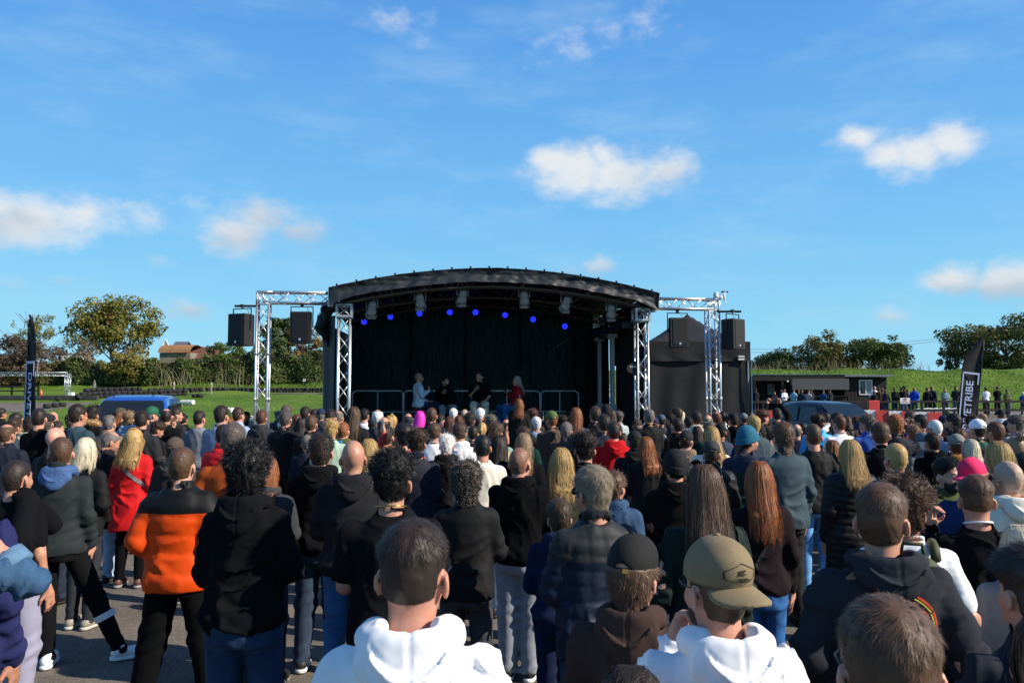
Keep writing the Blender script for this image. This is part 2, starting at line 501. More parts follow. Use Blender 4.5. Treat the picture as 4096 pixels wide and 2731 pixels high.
# ---------------------------------------------------------------- head, hands, whole body
def head_sdf(P):
    X = P.copy(); X[:, 0] = np.abs(X[:, 0])
    d = ell(X, (0, -.012, 1.648), (.077, .098, .102))
    d = smin(d, ell(X, (0, .026, 1.588), (.060, .072, .088)), .03)
    d = smin(d, ell(X, (0, .062, 1.532), (.034, .028, .025)), .03)
    d = smin(d, ell(X, (.036, .060, 1.592), (.026, .026, .026)), .02)
    d = smin(d, rcone(X, (0, .082, 1.645), (.034, .078, 1.647), .012, .010), .018)
    d = smax(d, -ell(X, (.031, .104, 1.628), (.018, .017, .010)), .012)
    d = smin(d, rcone(X, (0, .088, 1.630), (0, .113, 1.590), .008, .0125), .012)
    d = smin(d, ell(X, (.011, .100, 1.586), (.009, .01, .008)), .006)
    d = smin(d, ell(X, (0, .0925, 1.557), (.022, .009, .0055)), .006)
    d = smin(d, ell(X, (0, .0905, 1.546), (.019, .009, .006)), .006)
    nk = rcone(X, (0, -.032, 1.42), (0, -.012, 1.575), .067, .055)
    d = smin(d, nk, .025)
    M = rotm('Z', 24)
    e = ell(X, (.084, -.012, 1.607), (.0095, .024, .034), M)
    e = smax(e, -ell(X, (.0975, -.004, 1.610), (.009, .012, .018)), .008)
    return smin(d, e, .01)
def hand_sdf(P, kind):
    # fingers along +Z, palm normal +Y, thumb towards +X
    d = ell(P, (0, 0, .045), (.040, .017, .050))
    d = smin(d, rcone(P, (0, 0, -.03), (0, 0, .02), .024, .027), .02)
    for i, (x, ln) in enumerate(((.028, .068), (.0095, .076), (-.0095, .070), (-.027, .055))):
        a = np.array((x, .0, .078))
        if kind == 'grip': m = a + (0, .026, ln * .34); e = m + (0, .030, -ln * .36)
        else: m = a + (x * .12, .006, ln * .55); e = m + (0, .016, ln * .42)
        d = smin(d, rcone(P, a, m, .0092, .0085), .006); d = smin(d, rcone(P, m, e, .0085, .007), .004)
    a = np.array((.030, .006, .022))
    if kind == 'grip': m = a + (.026, .018, .022); e = m + (-.012, .02, .018)
    else: m = a + (.026, .010, .028); e = m + (.004, .008, .028)
    d = smin(d, rcone(P, a, m, .013, .0105), .008); d = smin(d, rcone(P, m, e, .0105, .008), .004)
    return d
HEADS = {l: surfnet(head_sdf, (-.115, -.13, 1.40), (.115, .15, 1.775), r) for l, r in ((0, .0135), (1, .0105), (2, .0068))}
HANDS = {(k, l): surfnet(lambda P, k=k: hand_sdf(P, k), (-.06, -.035, -.06), (.08, .09, .175), r) for k in ('rel', 'grip') for l, r in ((0, .0105), (1, .0085), (2, .0058))}
def place_hand(A, side, lod):
    V, F = HANDS[(A['hand'], lod)]
    V = V.copy()
    w = A['hd'] / np.linalg.norm(A['hd'])
    inward = np.array((-1.0 if side == 'r' else 1.0, .15, 0)); 
    if abs(w[0]) > .8: inward = np.array((0, -1.0, .2))
    if A['hand'] == 'grip' and w[2] > .5: inward = np.array((-.6 if side == 'r' else .6, -.8, 0))
    n = inward - w * (inward @ w); n /= np.linalg.norm(n)
    u = np.cross(n, w)
    if side == 'l': V[:, 0] *= -1; F = F[:, ::-1]
    return A['wr'] + w * .02 + V[:, :1] * u * (1) + V[:, 1:2] * n + V[:, 2:3] * w, F
def limb(P, A, r, k=.03):
    d = rcone(P, A['sh'], A['el'], r[0], r[1])
    return smin(d, rcone(P, A['el'], A['wr'], r[1], r[2]), k)
def leg(P, L, r, k=.03):
    d = rcone(P, L['hip'], L['kn'], r[0], r[1])
    return smin(d, rcone(P, L['kn'], L['an'], r[1], r[2]), k)
PIV = np.array((0, -.02, 1.50))
_bc = {}
def body_mesh(pose, lg, yaw, pitch, lod=1):
    HEADV, HEADF = HEADS[lod]
    key = (pose, lg, yaw, pitch, lod)
    if key in _bc: return _bc[key]
    k2 = ('b', pose, lg, lod)
    if k2 not in _bc:
        A, L = arms(pose), legs(lg)
        def f(P):
            d = smax(torso(P, -.010), .86 - P[:, 2], .03)
            for q in 'rl':
                d = smin(d, limb(P, A[q], (.044, .040, .029)), .02)
                d = smin(d, leg(P, L[q], (.078, .052, .038)), .02)
                t = L[q]['toe'] / np.linalg.norm(L[q]['toe'])
                d = smin(d, rcone(P, L[q]['an'] - (0, 0, .03), L[q]['an'] + t * .13 - (0, 0, .05), .035, .026), .03)
            return np.maximum(d, P[:, 2] - 1.47)
        pts = [A[q][j] for q in 'rl' for j in ('el', 'wr')] + [L[q][j] for q in 'rl' for j in ('kn', 'an')]
        pts = np.array(pts + [(.24, .0, 1.5), (-.24, 0, .0), (0, .16, 1), (0, -.16, 1)])
        lo, hi = pts.min(0) - .11, pts.max(0) + .11
        lo[2] = max(lo[2], -.02) if lg != 'sit' else .4
        body = surfnet(f, lo, hi, .034)
        parts = [body]
        for q in 'rl':
            if A[q]['hand']: parts.append(place_hand(A[q], q, lod))
        _bc[k2] = join(parts)
    H = HEADV.copy()
    if yaw or pitch:
        Rm = rotm('Z', -yaw) @ rotm('X', pitch)
        w = np.clip((H[:, 2] - 1.45) / .11, 0, 1); w = (w * w * (3 - 2 * w))[:, None]
        H = H * (1 - w) + ((H - PIV) @ Rm.T + PIV) * w
    V, F = join([(H, HEADF), _bc[k2]])
    me = mesh_np('person', V, F)
    _bc[key] = me
    return me

# ---------------------------------------------------------------- clothes
_tc = {}
TOPS = {  # off, hem, straight, sleeve radii extra, fold amp, collar
    'tee':    dict(off=.013, hem=.86, st=.75, arm=.016, fold=.006, short=True, neck='crew'),
    'sweat':  dict(off=.018, hem=.87, st=.8, arm=.018, fold=.009, neck='crew', elastic=True),
    'hoodie': dict(off=.023, hem=.86, st=.85, arm=.021, fold=.010, neck='none', elastic=True),
    'jacket': dict(off=.025, hem=.84, st=.9, arm=.020, fold=.011, neck='stand'),
    'rolled': dict(off=.025, hem=.84, st=.9, arm=.010, fold=.011, neck='fold', roll=True),
    'shirt':  dict(off=.015, hem=.87, st=.8, arm=.018, fold=.008, neck='fold'),
    'bigpuffer': dict(off=.026, hem=.83, st=.8, arm=.026, fold=.006, neck='stand', quilt=.12),
    'puffer': dict(off=.026, hem=.86, st=.8, arm=.024, fold=.004, neck='stand', quilt=.085),
    'vest':   dict(off=.026, hem=.88, st=.8, arm=.017, fold=.004, neck='stand', quilt=.085),
    'quilt':  dict(off=.022, hem=.80, st=.85, arm=.020, fold=.006, neck='stand', quilt=.078, grid=.078),
    'coat':   dict(off=.029, hem=.62, st=1., arm=.022, fold=.011, neck='stand'),
    'longpuffer': dict(off=.028, hem=.52, st=1., arm=.024, fold=.004, neck='stand', quilt=.06),
}
def top_mesh(kind, pose, bulk, fine=0, seed=0):
    key = (kind, pose, bulk, fine, seed)
    if key in _tc: return _tc[key]
    T = TOPS[kind]; A = arms(pose); off = T['off']
    fa = T['fold'] * (.9, 1.25, 1.8)[fine]
    def f(P):
        belly = max(0, (bulk - 1.08) * .25)
        d = torso(P, off, bulk, straight=T['st'], belly=belly)
        if T.get('quilt'):
            d = d - (.0055 if T.get('grid') else .011) * np.abs(np.sin(np.pi * (P[:, 2] + .012 * np.sin(P[:, 0] * 9)) / T['quilt'])) ** .5
            if T.get('grid'): d = d - .0045 * np.abs(np.sin(np.pi * P[:, 0] / T['grid'])) ** .5 + .004
        if T['hem'] < .8:   # skirt of a long coat
            sk = np.clip((.95 - P[:, 2]) / .4, 0, 1)
            d = d - .02 * sk
        if T.get('elastic'):
            d = d + .022 * np.clip((T['hem'] + .05 - P[:, 2]) / .05, 0, 1) - .014 * np.exp(-((P[:, 2] - T['hem'] - .10) / .05) ** 2)
        d = smax(d, T['hem'] - P[:, 2], .012)
        d = smax(d, P[:, 2] - 1.500 - P[:, 1] * .15, .012)
        ex = T['arm'] + (bulk - 1) * .05
        for q in 'rl':
            a = A[q]
            sh = a['sh'] * np.array((1 + (bulk - 1) * .75, 1, 1)); el = a['el'] * np.array((1 + (bulk - 1) * .75, 1, 1))
            if T.get('short'):
                e2 = sh + (el - sh) * .70
                ar = rcone(P, sh, e2, .052 + ex, .048 + ex * 1.15)
            else:
                d1, t1 = rcone(P, sh, el, .054 + ex, .046 + ex, True); d2, t2 = rcone(P, el, a['wr'], .046 + ex, .033 + ex * .55, True)
                if T.get('quilt') and kind != 'vest':
                    L1 = np.linalg.norm(el - sh); L2 = np.linalg.norm(a['wr'] - el)
                    qa = .5 if T.get('grid') else 1.0
                    d1 = d1 - qa * .010 * np.abs(np.sin(np.pi * t1 * L1 / T['quilt'])) ** .5; d2 = d2 - qa * .009 * np.abs(np.sin(np.pi * t2 * L2 / T['quilt'])) ** .5
                # bunching at the elbow and cuff
                d1 = d1 - fa * .5 * np.sin(t1 * 16 + P[:, 0] * 40) * np.clip(t1 * 2 - .8, 0, 1)
                d2 = d2 - fa * .55 * np.sin(t2 * 22 + P[:, 1] * 30) * np.clip(.4 + np.abs(t2 - .5), 0, 1)
                if T.get('roll'):
                    d2 = rcone(P, el, el + (a['wr'] - el) * .30, .050 + ex, .050 + ex)
                ar = smin(d1, d2, .025)
            d = smin(d, ar, .035)
        if T['neck'] == 'crew':
            rr = np.hypot(P[:, 0] / 1.03, P[:, 1] + .026); dz = P[:, 2] - (1.493 - P[:, 1] * .25)
            d = smin(d, np.hypot(rr - .068, dz) - .012, .008)
        elif T['neck'] in ('stand', 'fold'):
            rr = np.hypot(P[:, 0] / 1.03, P[:, 1] + .026); hgt = .032 if T['neck'] == 'stand' else .02
            zc = 1.508 - P[:, 1] * .2
            rad = .074 if T['neck'] == 'stand' else .070 + np.clip(1.52 - P[:, 2], 0, .05) * .35
            d = smin(d, np.maximum(np.abs(rr - rad) - .010, np.abs(P[:, 2] - zc) - hgt), .012)
        d = d - folds(P, 3 + seed, fa, (.24, .20, .19)[fine], (1, 1, .7), (1.5, 2.0, 2.6)[fine]) + fa * .5 - wob(P, .035, 77 + seed, 5) * fa * .06
        # drag lines from the armpits and over the lower back
        lb = np.exp(-((P[:, 2] - .99) / .09) ** 2) * (P[:, 1] < .03)
        d = d - fa * .5 * lb * np.sin(P[:, 2] * 70 + 4 * np.sin(P[:, 0] * 9 + seed) + P[:, 0] * 12) * np.clip(wob(P, .3, 14 + seed, 4), 0, 1)
        return d
    pts = [A[q][j] for q in 'rl' for j in ('sh', 'el', 'wr')]
    pts = np.array(pts + [(.2 * bulk + .03, 0, 1.56), (-.2 * bulk - .03, 0, T['hem'])])
    lo, hi = pts.min(0), pts.max(0)
    lo -= (.12, .06, .03); hi += (.12, .08, .04)
    lo[1] = min(lo[1], -.2 * bulk - .05); hi[1] = max(hi[1], .22 * bulk + .05)
    V, F = surfnet(f, lo, hi, (.019, .0145, .0098)[fine])
    me = mesh_np(kind, V, F); _tc[key] = me
    return me
def hood_mesh(style, bulk=1.0, lod=1):
    key = ('hood', style, lod)
    if key in _tc: return _tc[key]
    def f(P):
        X = P.copy(); X[:, 0] = np.abs(X[:, 0])
        rr = np.hypot(P[:, 0] / 1.06, P[:, 1] + .035)
        zc = 1.482 - (P[:, 1] + .03) * .12 - np.clip(P[:, 1], 0, 1) * 1.0
        d = np.hypot((rr - .094) / 1.1, (P[:, 2] - zc) / 1.25) - .031
        d = smin(d, rcone(X, (.090, .01, 1.492), (.062, -.078, 1.520), .026, .024), .025)     # stand-up sides beside the neck
        pouch = ell(P, (0, -.118, 1.442), (.126, .045, .072), rotm('X', -14))
        tip = ell(P, (0, -.142, 1.392), (.058, .030, .052), rotm('X', -12))
        d = smin(d, smin(pouch, tip, .045), .028)
        cut = ell(P, (0, -.088, 1.552), (.062, .040, .058))
        d = smax(d, -cut, .014)
        # rolled edge of the opening lying on the back, with a shadow groove above it
        t = X[:, 0] / .085; zr = 1.420 + .050 * t * t; yr = -.176 + .030 * t * t
        q = np.hypot(P[:, 1] - yr, P[:, 2] - zr)
        on = X[:, 0] < .088
        d = np.where(on, smax(d, -(np.hypot(P[:, 1] - yr + .004, P[:, 2] - zr - .022) - .010), .012), d)
        d = np.where(on, smin(d, q - .011, .008), d)
        if style == 'deep':
            d = smin(d, ell(P, (0, -.135, 1.34), (.085, .034, .085), rotm('X', -8)), .035)
        d = d - folds(P, 31, .009, .15, (1.1, 1, 1.3)) + .002 - .0006 * wob(P, .06, 61, 6)
        d = d + .004 * np.exp(-((P[:, 0] - .004) / .005) ** 2) * (P[:, 1] < -.05)
        return smax(d, -(rcone(P, (0, -.02, 1.40), (0, -.012, 1.6), .061, .057)), .008)
    V, F = surfnet(f, (-.19, -.24, 1.22), (.19, .13, 1.60), .0066 if lod == 2 else .010)
    me = mesh_np('hood', V, F); _tc[key] = me
    return me
def trouser_mesh(lg, fit):
    key = ('tr', lg, fit)
    if key in _tc: return _tc[key]
    L = legs(lg); ex = {'slim': .014, 'reg': .022, 'loose': .034}[fit]
    def f(P):
        d = torso(P, .016, 1.0); d = smax(d, P[:, 2] - 1.03, .01); d = smax(d, .80 - P[:, 2], .02)
        if lg == 'sit': d = smin(d, ell(P, (0, 0, .93), (.185, .15, .11)), .03)
        for q in 'rl':
            d1, t1 = rcone(P, L[q]['hip'], L[q]['kn'], .094 + ex * .5, .060 + ex, True)
            d2, t2 = rcone(P, L[q]['kn'], L[q]['an'] - (0, 0, .02), .060 + ex, .043 + ex, True)
            am = .006 + ex * .12
            d1 = d1 - am * np.sin(t1 * 26 + P[:, 0] * 30 + P[:, 1] * 25) * np.exp(-((t1 - .95) / .22) ** 2)
            d2 = d2 - am * np.sin(t2 * 34 + P[:, 0] * 35 + P[:, 1] * 20) * (np.exp(-(t2 / .2) ** 2) + np.exp(-((t2 - 1) / .25) ** 2))
            d = smin(d, smin(d1, d2, .03), .02)
        d = d - folds(P, 9, .006, .12) + .003
        if lg != 'sit': d = smax(d, .055 - P[:, 2], .006)
        return d
    pts = np.array([L[q][j] for q in 'rl' for j in ('hip', 'kn', 'an')] + [(.2, .14, 1.05), (-.2, -.16, .9)])
    lo, hi = pts.min(0) - .12, pts.max(0) + .12
    lo[2] = max(lo[2], .03); hi[2] = max(1.06, pts.max(0)[2] + .1)
    V, F = surfnet(f, lo, hi, .0165)
    me = mesh_np('trousers', V, F); _tc[key] = me
    return me
def shoe_meshes(kind):
    key = ('shoe', kind)
    if key in _tc: return _tc[key]
    def up(P):   # toe along +Y, ankle at origin in xy, ground z=0
        d = ell(P, (0, .145, .045), (.046, .075, .042)); d = smin(d, rcone(P, (0, -.03, .055), (0, .10, .05), .042, .042), .03)
        d = smin(d, rcone(P, (0, -.01, .06), (0, -.005, .115 if kind != 'boot' else .17), .040, .040), .02)
        d = d - .003 * np.abs(np.sin(P[:, 1] * 160)) * np.exp(-((P[:, 1] - .085) / .04) ** 2) * (P[:, 2] > .06)
        return smax(smax(d, .018 - P[:, 2], .004), P[:, 2] - (.118 if kind != 'boot' else .17), .004)
    def so(P):
        Q = P.copy(); x = .048 - .010 * np.clip((.02 - P[:, 1]) / .08, 0, 1)
        d = ell(P, (0, .145, .0), (.050, .082, .2)); d = smin(d, rcone(P * (1, 1, 0), (0, -.035, 0), (0, .11, 0), .043, .049), .02)
        return smax(smax(d, P[:, 2] - .030, .006), .001 - P[:, 2], .004)
    a = mesh_np('shoe', *surfnet(up, (-.07, -.11, -.01), (.07, .26, .2), .0085)); b = mesh_np('sole', *surfnet(so, (-.07, -.11, -.01), (.07, .26, .06), .0085))
    _tc[key] = (a, b)
    return a, b
# ---------------------------------------------------------------- hair
CROWN = np.array((0.006, -.062, 1.738))
SK_C = np.array((0, -.012, 1.648)); SK_R = np.array((.077, .098, .102))
def scalp_region(P, nape=1.552, fore=.072):
    """<0 where hair grows"""
    y, z = P[:, 1], P[:, 2]
    face = (y - fore) * .84 + (z - 1.702) * -.546          # forehead hairline down to the ear
    ear = np.maximum(np.maximum(-(y + .034), y - .022), z - 1.632)   # clear of the ears
    ear = np.where(np.abs(P[:, 0]) > .05, ear, 1)
    nap = nape - z + np.clip(.05 - np.abs(P[:, 0]), -.05, .05) * -.15
    return np.maximum(np.maximum(face, nap), -ear)
def hair_shell(thick, nape=1.552, fore=.072, res=.0075, bump=(0, .03, 5), extra=None, bald=None, zmax=None):
    def f(P):
        t = thick(P)
        d = ell(P, SK_C, SK_R) 
        d = smin(d, ell(P, (0, .0, 1.60), (.066, .075, .075)), .03)
        d = smin(d, rcone(P, (0, -.03, 1.46), (0, -.012, 1.575), .064, .056), .025)
        d = d - t
        if bump[0]: d = d - bump[0] * wob(P, bump[1], bump[2], 8)
        d = smax(d, scalp_region(P, nape, fore), .012)
        if bald is not None: d = smax(d, -bald(P), .01)
        if zmax is not None: d = smax(d, P[:, 2] + P[:, 1] * .06 - zmax, .006)
        if extra is not None: d = smin(d, extra(P), .02)
        return d
    return surfnet(f, (-.16, -.19, 1.30 if extra is not None else 1.49), (.16, .14, 1.84), res)
def sample_surface(V, F, n, g):
    T = np.concatenate([F[:, [0, 1, 2]], F[:, [0, 2, 3]]])
    a, b, c = V[T[:, 0]], V[T[:, 1]], V[T[:, 2]]
    cr = np.cross(b - a, c - a); ar = np.linalg.norm(cr, axis=1) + 1e-12
    i = g.choice(len(T), n, p=ar / ar.sum())
    u, v = g.random(n), g.random(n); s = u + v > 1; u[s] = 1 - u[s]; v[s] = 1 - v[s]
    return a[i] + (b - a)[i] * u[:, None] + (c - a)[i] * v[:, None], cr[i] / ar[i][:, None]
def ribbons(paths, widths, side, tone):
    """paths (n,k,3); widths (k,) ; side (n,3) or (n,k,3)"""
    n, k, _ = paths.shape
    if side.ndim == 2: side = np.repeat(side[:, None, :], k, 1)
    L = paths - side * (widths[..., :, None] if np.ndim(widths) > 1 else widths[None, :, None]); Rr = paths + side * (widths[..., :, None] if np.ndim(widths) > 1 else widths[None, :, None])
    V = np.stack([L, Rr], 2).reshape(-1, 3)
    base = (np.arange(n) * k * 2)[:, None] + (np.arange(k - 1) * 2)[None, :]
    F = np.stack([base, base + 1, base + 3, base + 2], -1).reshape(-1, 4)
    return V, F, np.repeat(tone, k * 2)
def hmesh(name, parts):
    Vs, Fs, Ts, n = [], [], [], 0
    for V, F, T in parts:
        Vs.append(V); Fs.append(F + n); Ts.append(T); n += len(V)
    V, F, T = np.concatenate(Vs), np.concatenate(Fs), np.concatenate(Ts)
    me = bpy.data.meshes.new(name)
    me = mesh_np(name, V, F)
    if len(me.vertices) == len(T):
        at_ = me.attributes.new('tone', 'FLOAT', 'POINT'); at_.data.foreach_set('value', T.astype(np.float32))
    return me
def flow(p, n, down=.35):
    v = p - CROWN; v = v + np.array((0, 0, -1)) * down * .1
    v = v - n * (v * n).sum(1)[:, None]
    return v / (np.linalg.norm(v, axis=1)[:, None] + 1e-9)
_hc = {}
def top_frac(P): return np.clip((P[:, 2] - 1.655) / .05, 0, 1)
def short_hair(seed, side, top, lift, n, w=.0010, mess=.25, curl=0.0, nape=1.552, fore=.072, bald=None, bump=.0015, dirn=None, cwl=.03, zmax=None):
    n = int(n * DET[0]); w = w * DET[1]
    if DET[0] < .5 and top > .01: lift = lift * 1.5 + .1; mess = mess * 1.3; bump = max(bump, .0028); cwl = max(cwl, .036)
    g = np.random.default_rng(seed)
    th = lambda P: side + (top - side) * top_frac(P) ** 1.0
    V, F = hair_shell(lambda P: th(P) * .78, nape, fore, bump=(bump, cwl, seed), bald=bald, res=.0085 if DET[0] > .5 else .012, zmax=zmax)
    parts = [(V, F, .34 + .22 * g.random(len(V)))]
    p, nr = sample_surface(V, F, n, g)
    ok = ell(p, SK_C, SK_R - .006) > 0
    if zmax is not None: ok &= (p[:, 2] + p[:, 1] * .06 < zmax - .008)
    p, nr = p[ok], nr[ok]; n = len(p)
    fl = flow(p, nr)
    if dirn is not None:
        fl = fl + np.asarray(dirn) * top_frac(p)[:, None]; fl /= np.linalg.norm(fl, axis=1)[:, None]
    fl = fl + g.normal(size=(n, 3)) * mess; fl /= np.linalg.norm(fl, axis=1)[:, None]
    tf = top_frac(p)
    ln = (side * .8 + (top - side) * tf * .85) * g.uniform(.6, 1.35, n) + .004
    sd = np.cross(fl, nr); sd /= np.linalg.norm(sd, axis=1)[:, None] + 1e-9
    if curl:
        k = 7; ts = np.linspace(0, 1, k)
        ph = g.uniform(0, 6.28, n); turns = g.uniform(.8, 1.5, n)
        paths = np.zeros((n, k, 3))
        for i, t in enumerate(ts):
            a = ph + turns * 6.28 * t
            paths[:, i] = p + (fl * .6 + nr * .5) * (ln * t)[:, None] + (sd * np.cos(a)[:, None] + nr * np.sin(a)[:, None]) * curl - nr * curl * .3
        wd = np.linspace(1, .5, k) * w * 2.2
    else:
        k = 4; ts = np.linspace(0, 1, k)
        paths = np.zeros((n, k, 3)); L2 = lift * g.uniform(.4, 1.5, n)
        for i, t in enumerate(ts):
            paths[:, i] = p - nr * .002 + (fl * (t * 1.0)) * ln[:, None] + nr * (L2 * (t - .35 * t * t) * ln)[:, None] - np.array((0, 0, .12)) * (t * t * ln)[:, None]
        wd = np.array([1, .9, .65, .12]) * w
    parts.append(ribbons(paths, wd, sd, np.clip(.5 + .22 * wob(p, .03, seed + 9, 5) + g.normal(0, .14, n), .08, 1)))
    return hmesh('hair', parts)
def long_hair(seed, length, width=.098, wave=0.0, n=2200, flare=1.0, part=0.0, front=True, puff=0.0):
    """length: z of the tips (1.75 m figure)"""
    g = np.random.default_rng(seed)
    def sheet(P):
        z = P[:, 2]
        a = np.interp(z, [min(length, 1.49), 1.50, 1.62, 1.72], [width * flare, width * .98, width, .07]); b = np.interp(z, [min(length, 1.41), 1.42, 1.50, 1.62, 1.72], [.032, .04, .055, .085, .06])
        y0 = np.interp(z, [min(length, 1.41), 1.42, 1.50, 1.60, 1.72], [-.158, -.150, -.088, -.035, -.03])
        d = (((np.abs(P[:, 0]) / a) ** 2.4 + (np.abs(P[:, 1] - y0) / b) ** 2.4) ** (1 / 2.4) - 1) * np.minimum(a, b)
        d = smax(d, length + .035 - z + .012 * wob(P, .05, seed, 5), .02); d = smax(d, z - 1.70, .02)
        d = smax(d, P[:, 1] - .018, .012)
        return d
    V, F = hair_shell(lambda P: .008 + .004 * top_frac(P) + puff, 1.5, .07, res=.010, bump=(.0015, .02, seed), extra=sheet) if length > 1.30 else (None, None)
    if V is None:
        def f(P):
            d = smax(ell(P, SK_C, SK_R) - .010 - puff, scalp_region(P, 1.5, .07), .012)
            return smin(d, sheet(P), .02)
        V, F = surfnet(f, (-.18, -.24, length - .02), (.18, .14, 1.80), .011)
    parts = [(V, F, .35 + .25 * g.random(len(V)))]
    # strands in locks: from the parting outwards, then hanging
    n = int(n * (.5, .95, 1.7)[0 if DET[0] < .5 else (1 if DET[0] < 1.2 else 2)]); ts = np.array([0, .022, .05, .085, .13, .21, .34, .52, .75, 1.0]); k = len(ts)
    nl = 70
    la = g.uniform(-2.35, 2.35, nl); lk = g.integers(0, nl, n)
    l_tip = g.normal(0, .022, nl); l_rad = g.normal(1.0, .022, nl); l_ph = g.uniform(0, 6.28, nl); l_dx = g.normal(0, .014, nl); l_fr = g.uniform(.7, 1.3, nl)
    ang = np.clip(la[lk] + g.normal(0, .085, n), -2.4, 2.4)          # 0 = back
    start = np.stack([part + g.normal(0, .010, n) + .012 * np.sign(ang), g.uniform(-.080, .06, n), np.zeros(n)], 1)
    start[:, 2] = 1.648 + puff + .117 * np.sqrt(np.clip(1 - ((start[:, 1] + .012) / .114) ** 2, .05, 1))
    paths = np.zeros((n, k, 3))
    tip = length + l_tip[lk] + g.normal(0, .020, n) + np.where(np.abs(ang) > 1.5, .05, 0)
    rad = l_rad[lk] * g.uniform(.985, 1.03, n)
    for i, t in enumerate(ts):
        z = 1.760 + puff + (tip - 1.760 - puff) * t ** 1.15
        hw = np.interp(z, [min(length, 1.49), 1.50, 1.62, 1.70, 1.745, 1.775 + puff], [width * flare, width * .99, width + .004, .087, .062, .015])
        hb = np.interp(z, [min(length, 1.41), 1.42, 1.50, 1.62, 1.70, 1.745, 1.775 + puff], [.036, .044, .060, .093, .087, .067, .02])
        y0 = np.interp(z, [min(length, 1.41), 1.42, 1.50, 1.60, 1.72, 1.77], [-.158, -.150, -.088, -.033, -.02, -.02])
        r_ = 1 + (rad - 1) * min(1, t * 2.5)
        x = np.sin(ang) * hw * r_; y = y0 - np.cos(ang) * hb * r_
        y = np.where(z < 1.66, np.minimum(y, .02), y)
        m = min(1, t / .085); m = m ** .8
        paths[:, i] = start * (1 - m) + np.stack([x, y, z], 1) * m
        amp = (wave + .0035) * np.clip(t * 1.6 - .25, 0, 1.2)
        pz = l_ph[lk] + g.normal(0, .25, n)
        paths[:, i, 0] += amp * np.sin(pz + t * 14 * l_fr[lk]) + l_dx[lk] * t * t; paths[:, i, 1] -= amp * .8 * np.cos(pz + t * 14 * l_fr[lk])
    stray = g.random(n) < .03
    paths[stray] += (g.normal(0, .018, (stray.sum(), 1, 3)) * ts[None, :, None])
    side = np.zeros((n, k, 3)); side[:, :, 0] = np.cos(ang)[:, None]; side[:, :, 1] = np.sin(ang)[:, None]
    side += g.normal(0, .30, (n, 1, 3)); side /= np.linalg.norm(side, axis=2)[:, :, None]
    wd = np.interp(ts, [0, .2, .8, 1], [.0016, .0014, .0011, .0003]) * (1.35 if DET[0] < .5 else 1.0 if DET[0] < 1.2 else .7)
    parts.append(ribbons(paths, wd, side, np.clip(g.uniform(.35, .7, nl)[lk] + g.normal(0, .13, n), .05, 1)))
    return hmesh('hair', parts)
def buzz_hair(seed, ln, n, nape=1.545, bald=None, fore=.070):
    n = int(n * 1.0)
    g = np.random.default_rng(seed)
    V, F = hair_shell(lambda P: .0015 + 0 * P[:, 0], nape, fore, bald=bald)
    p, nr = sample_surface(V, F, n, g)
    ok = (ell(p, SK_C, SK_R - .004) > 0) & (p[:, 2] > nape + .004) & (scalp_region(p, nape, fore) < .004)
    if bald is not None: ok &= bald(p) > -.002
    p, nr = p[ok], nr[ok]; n = len(p)
    p = p - nr * .003
    fl = flow(p, nr) + g.normal(size=(n, 3)) * .4; sd = np.cross(fl, nr); sd /= np.linalg.norm(sd, axis=1)[:, None]
    ls = ln * g.uniform(.5, 1.2, n) + .002
    paths = np.stack([p, p + (nr * .8 + fl * .5) * ls[:, None]], 1)
    return hmesh('hair', [ribbons(paths, np.array([.0010, .0004]) * DET[1] ** .5, sd, g.uniform(.2, .9, n))])
def bald_top(size):   # hairless crown: negative inside
    return lambda P: np.maximum(np.linalg.norm((P - np.array((0, .0, 1.75))) / np.array((.070, .095, .055)) , axis=1) - size, -1) * .05
DET = [1.0, 1.0]
CAPZ = [None]
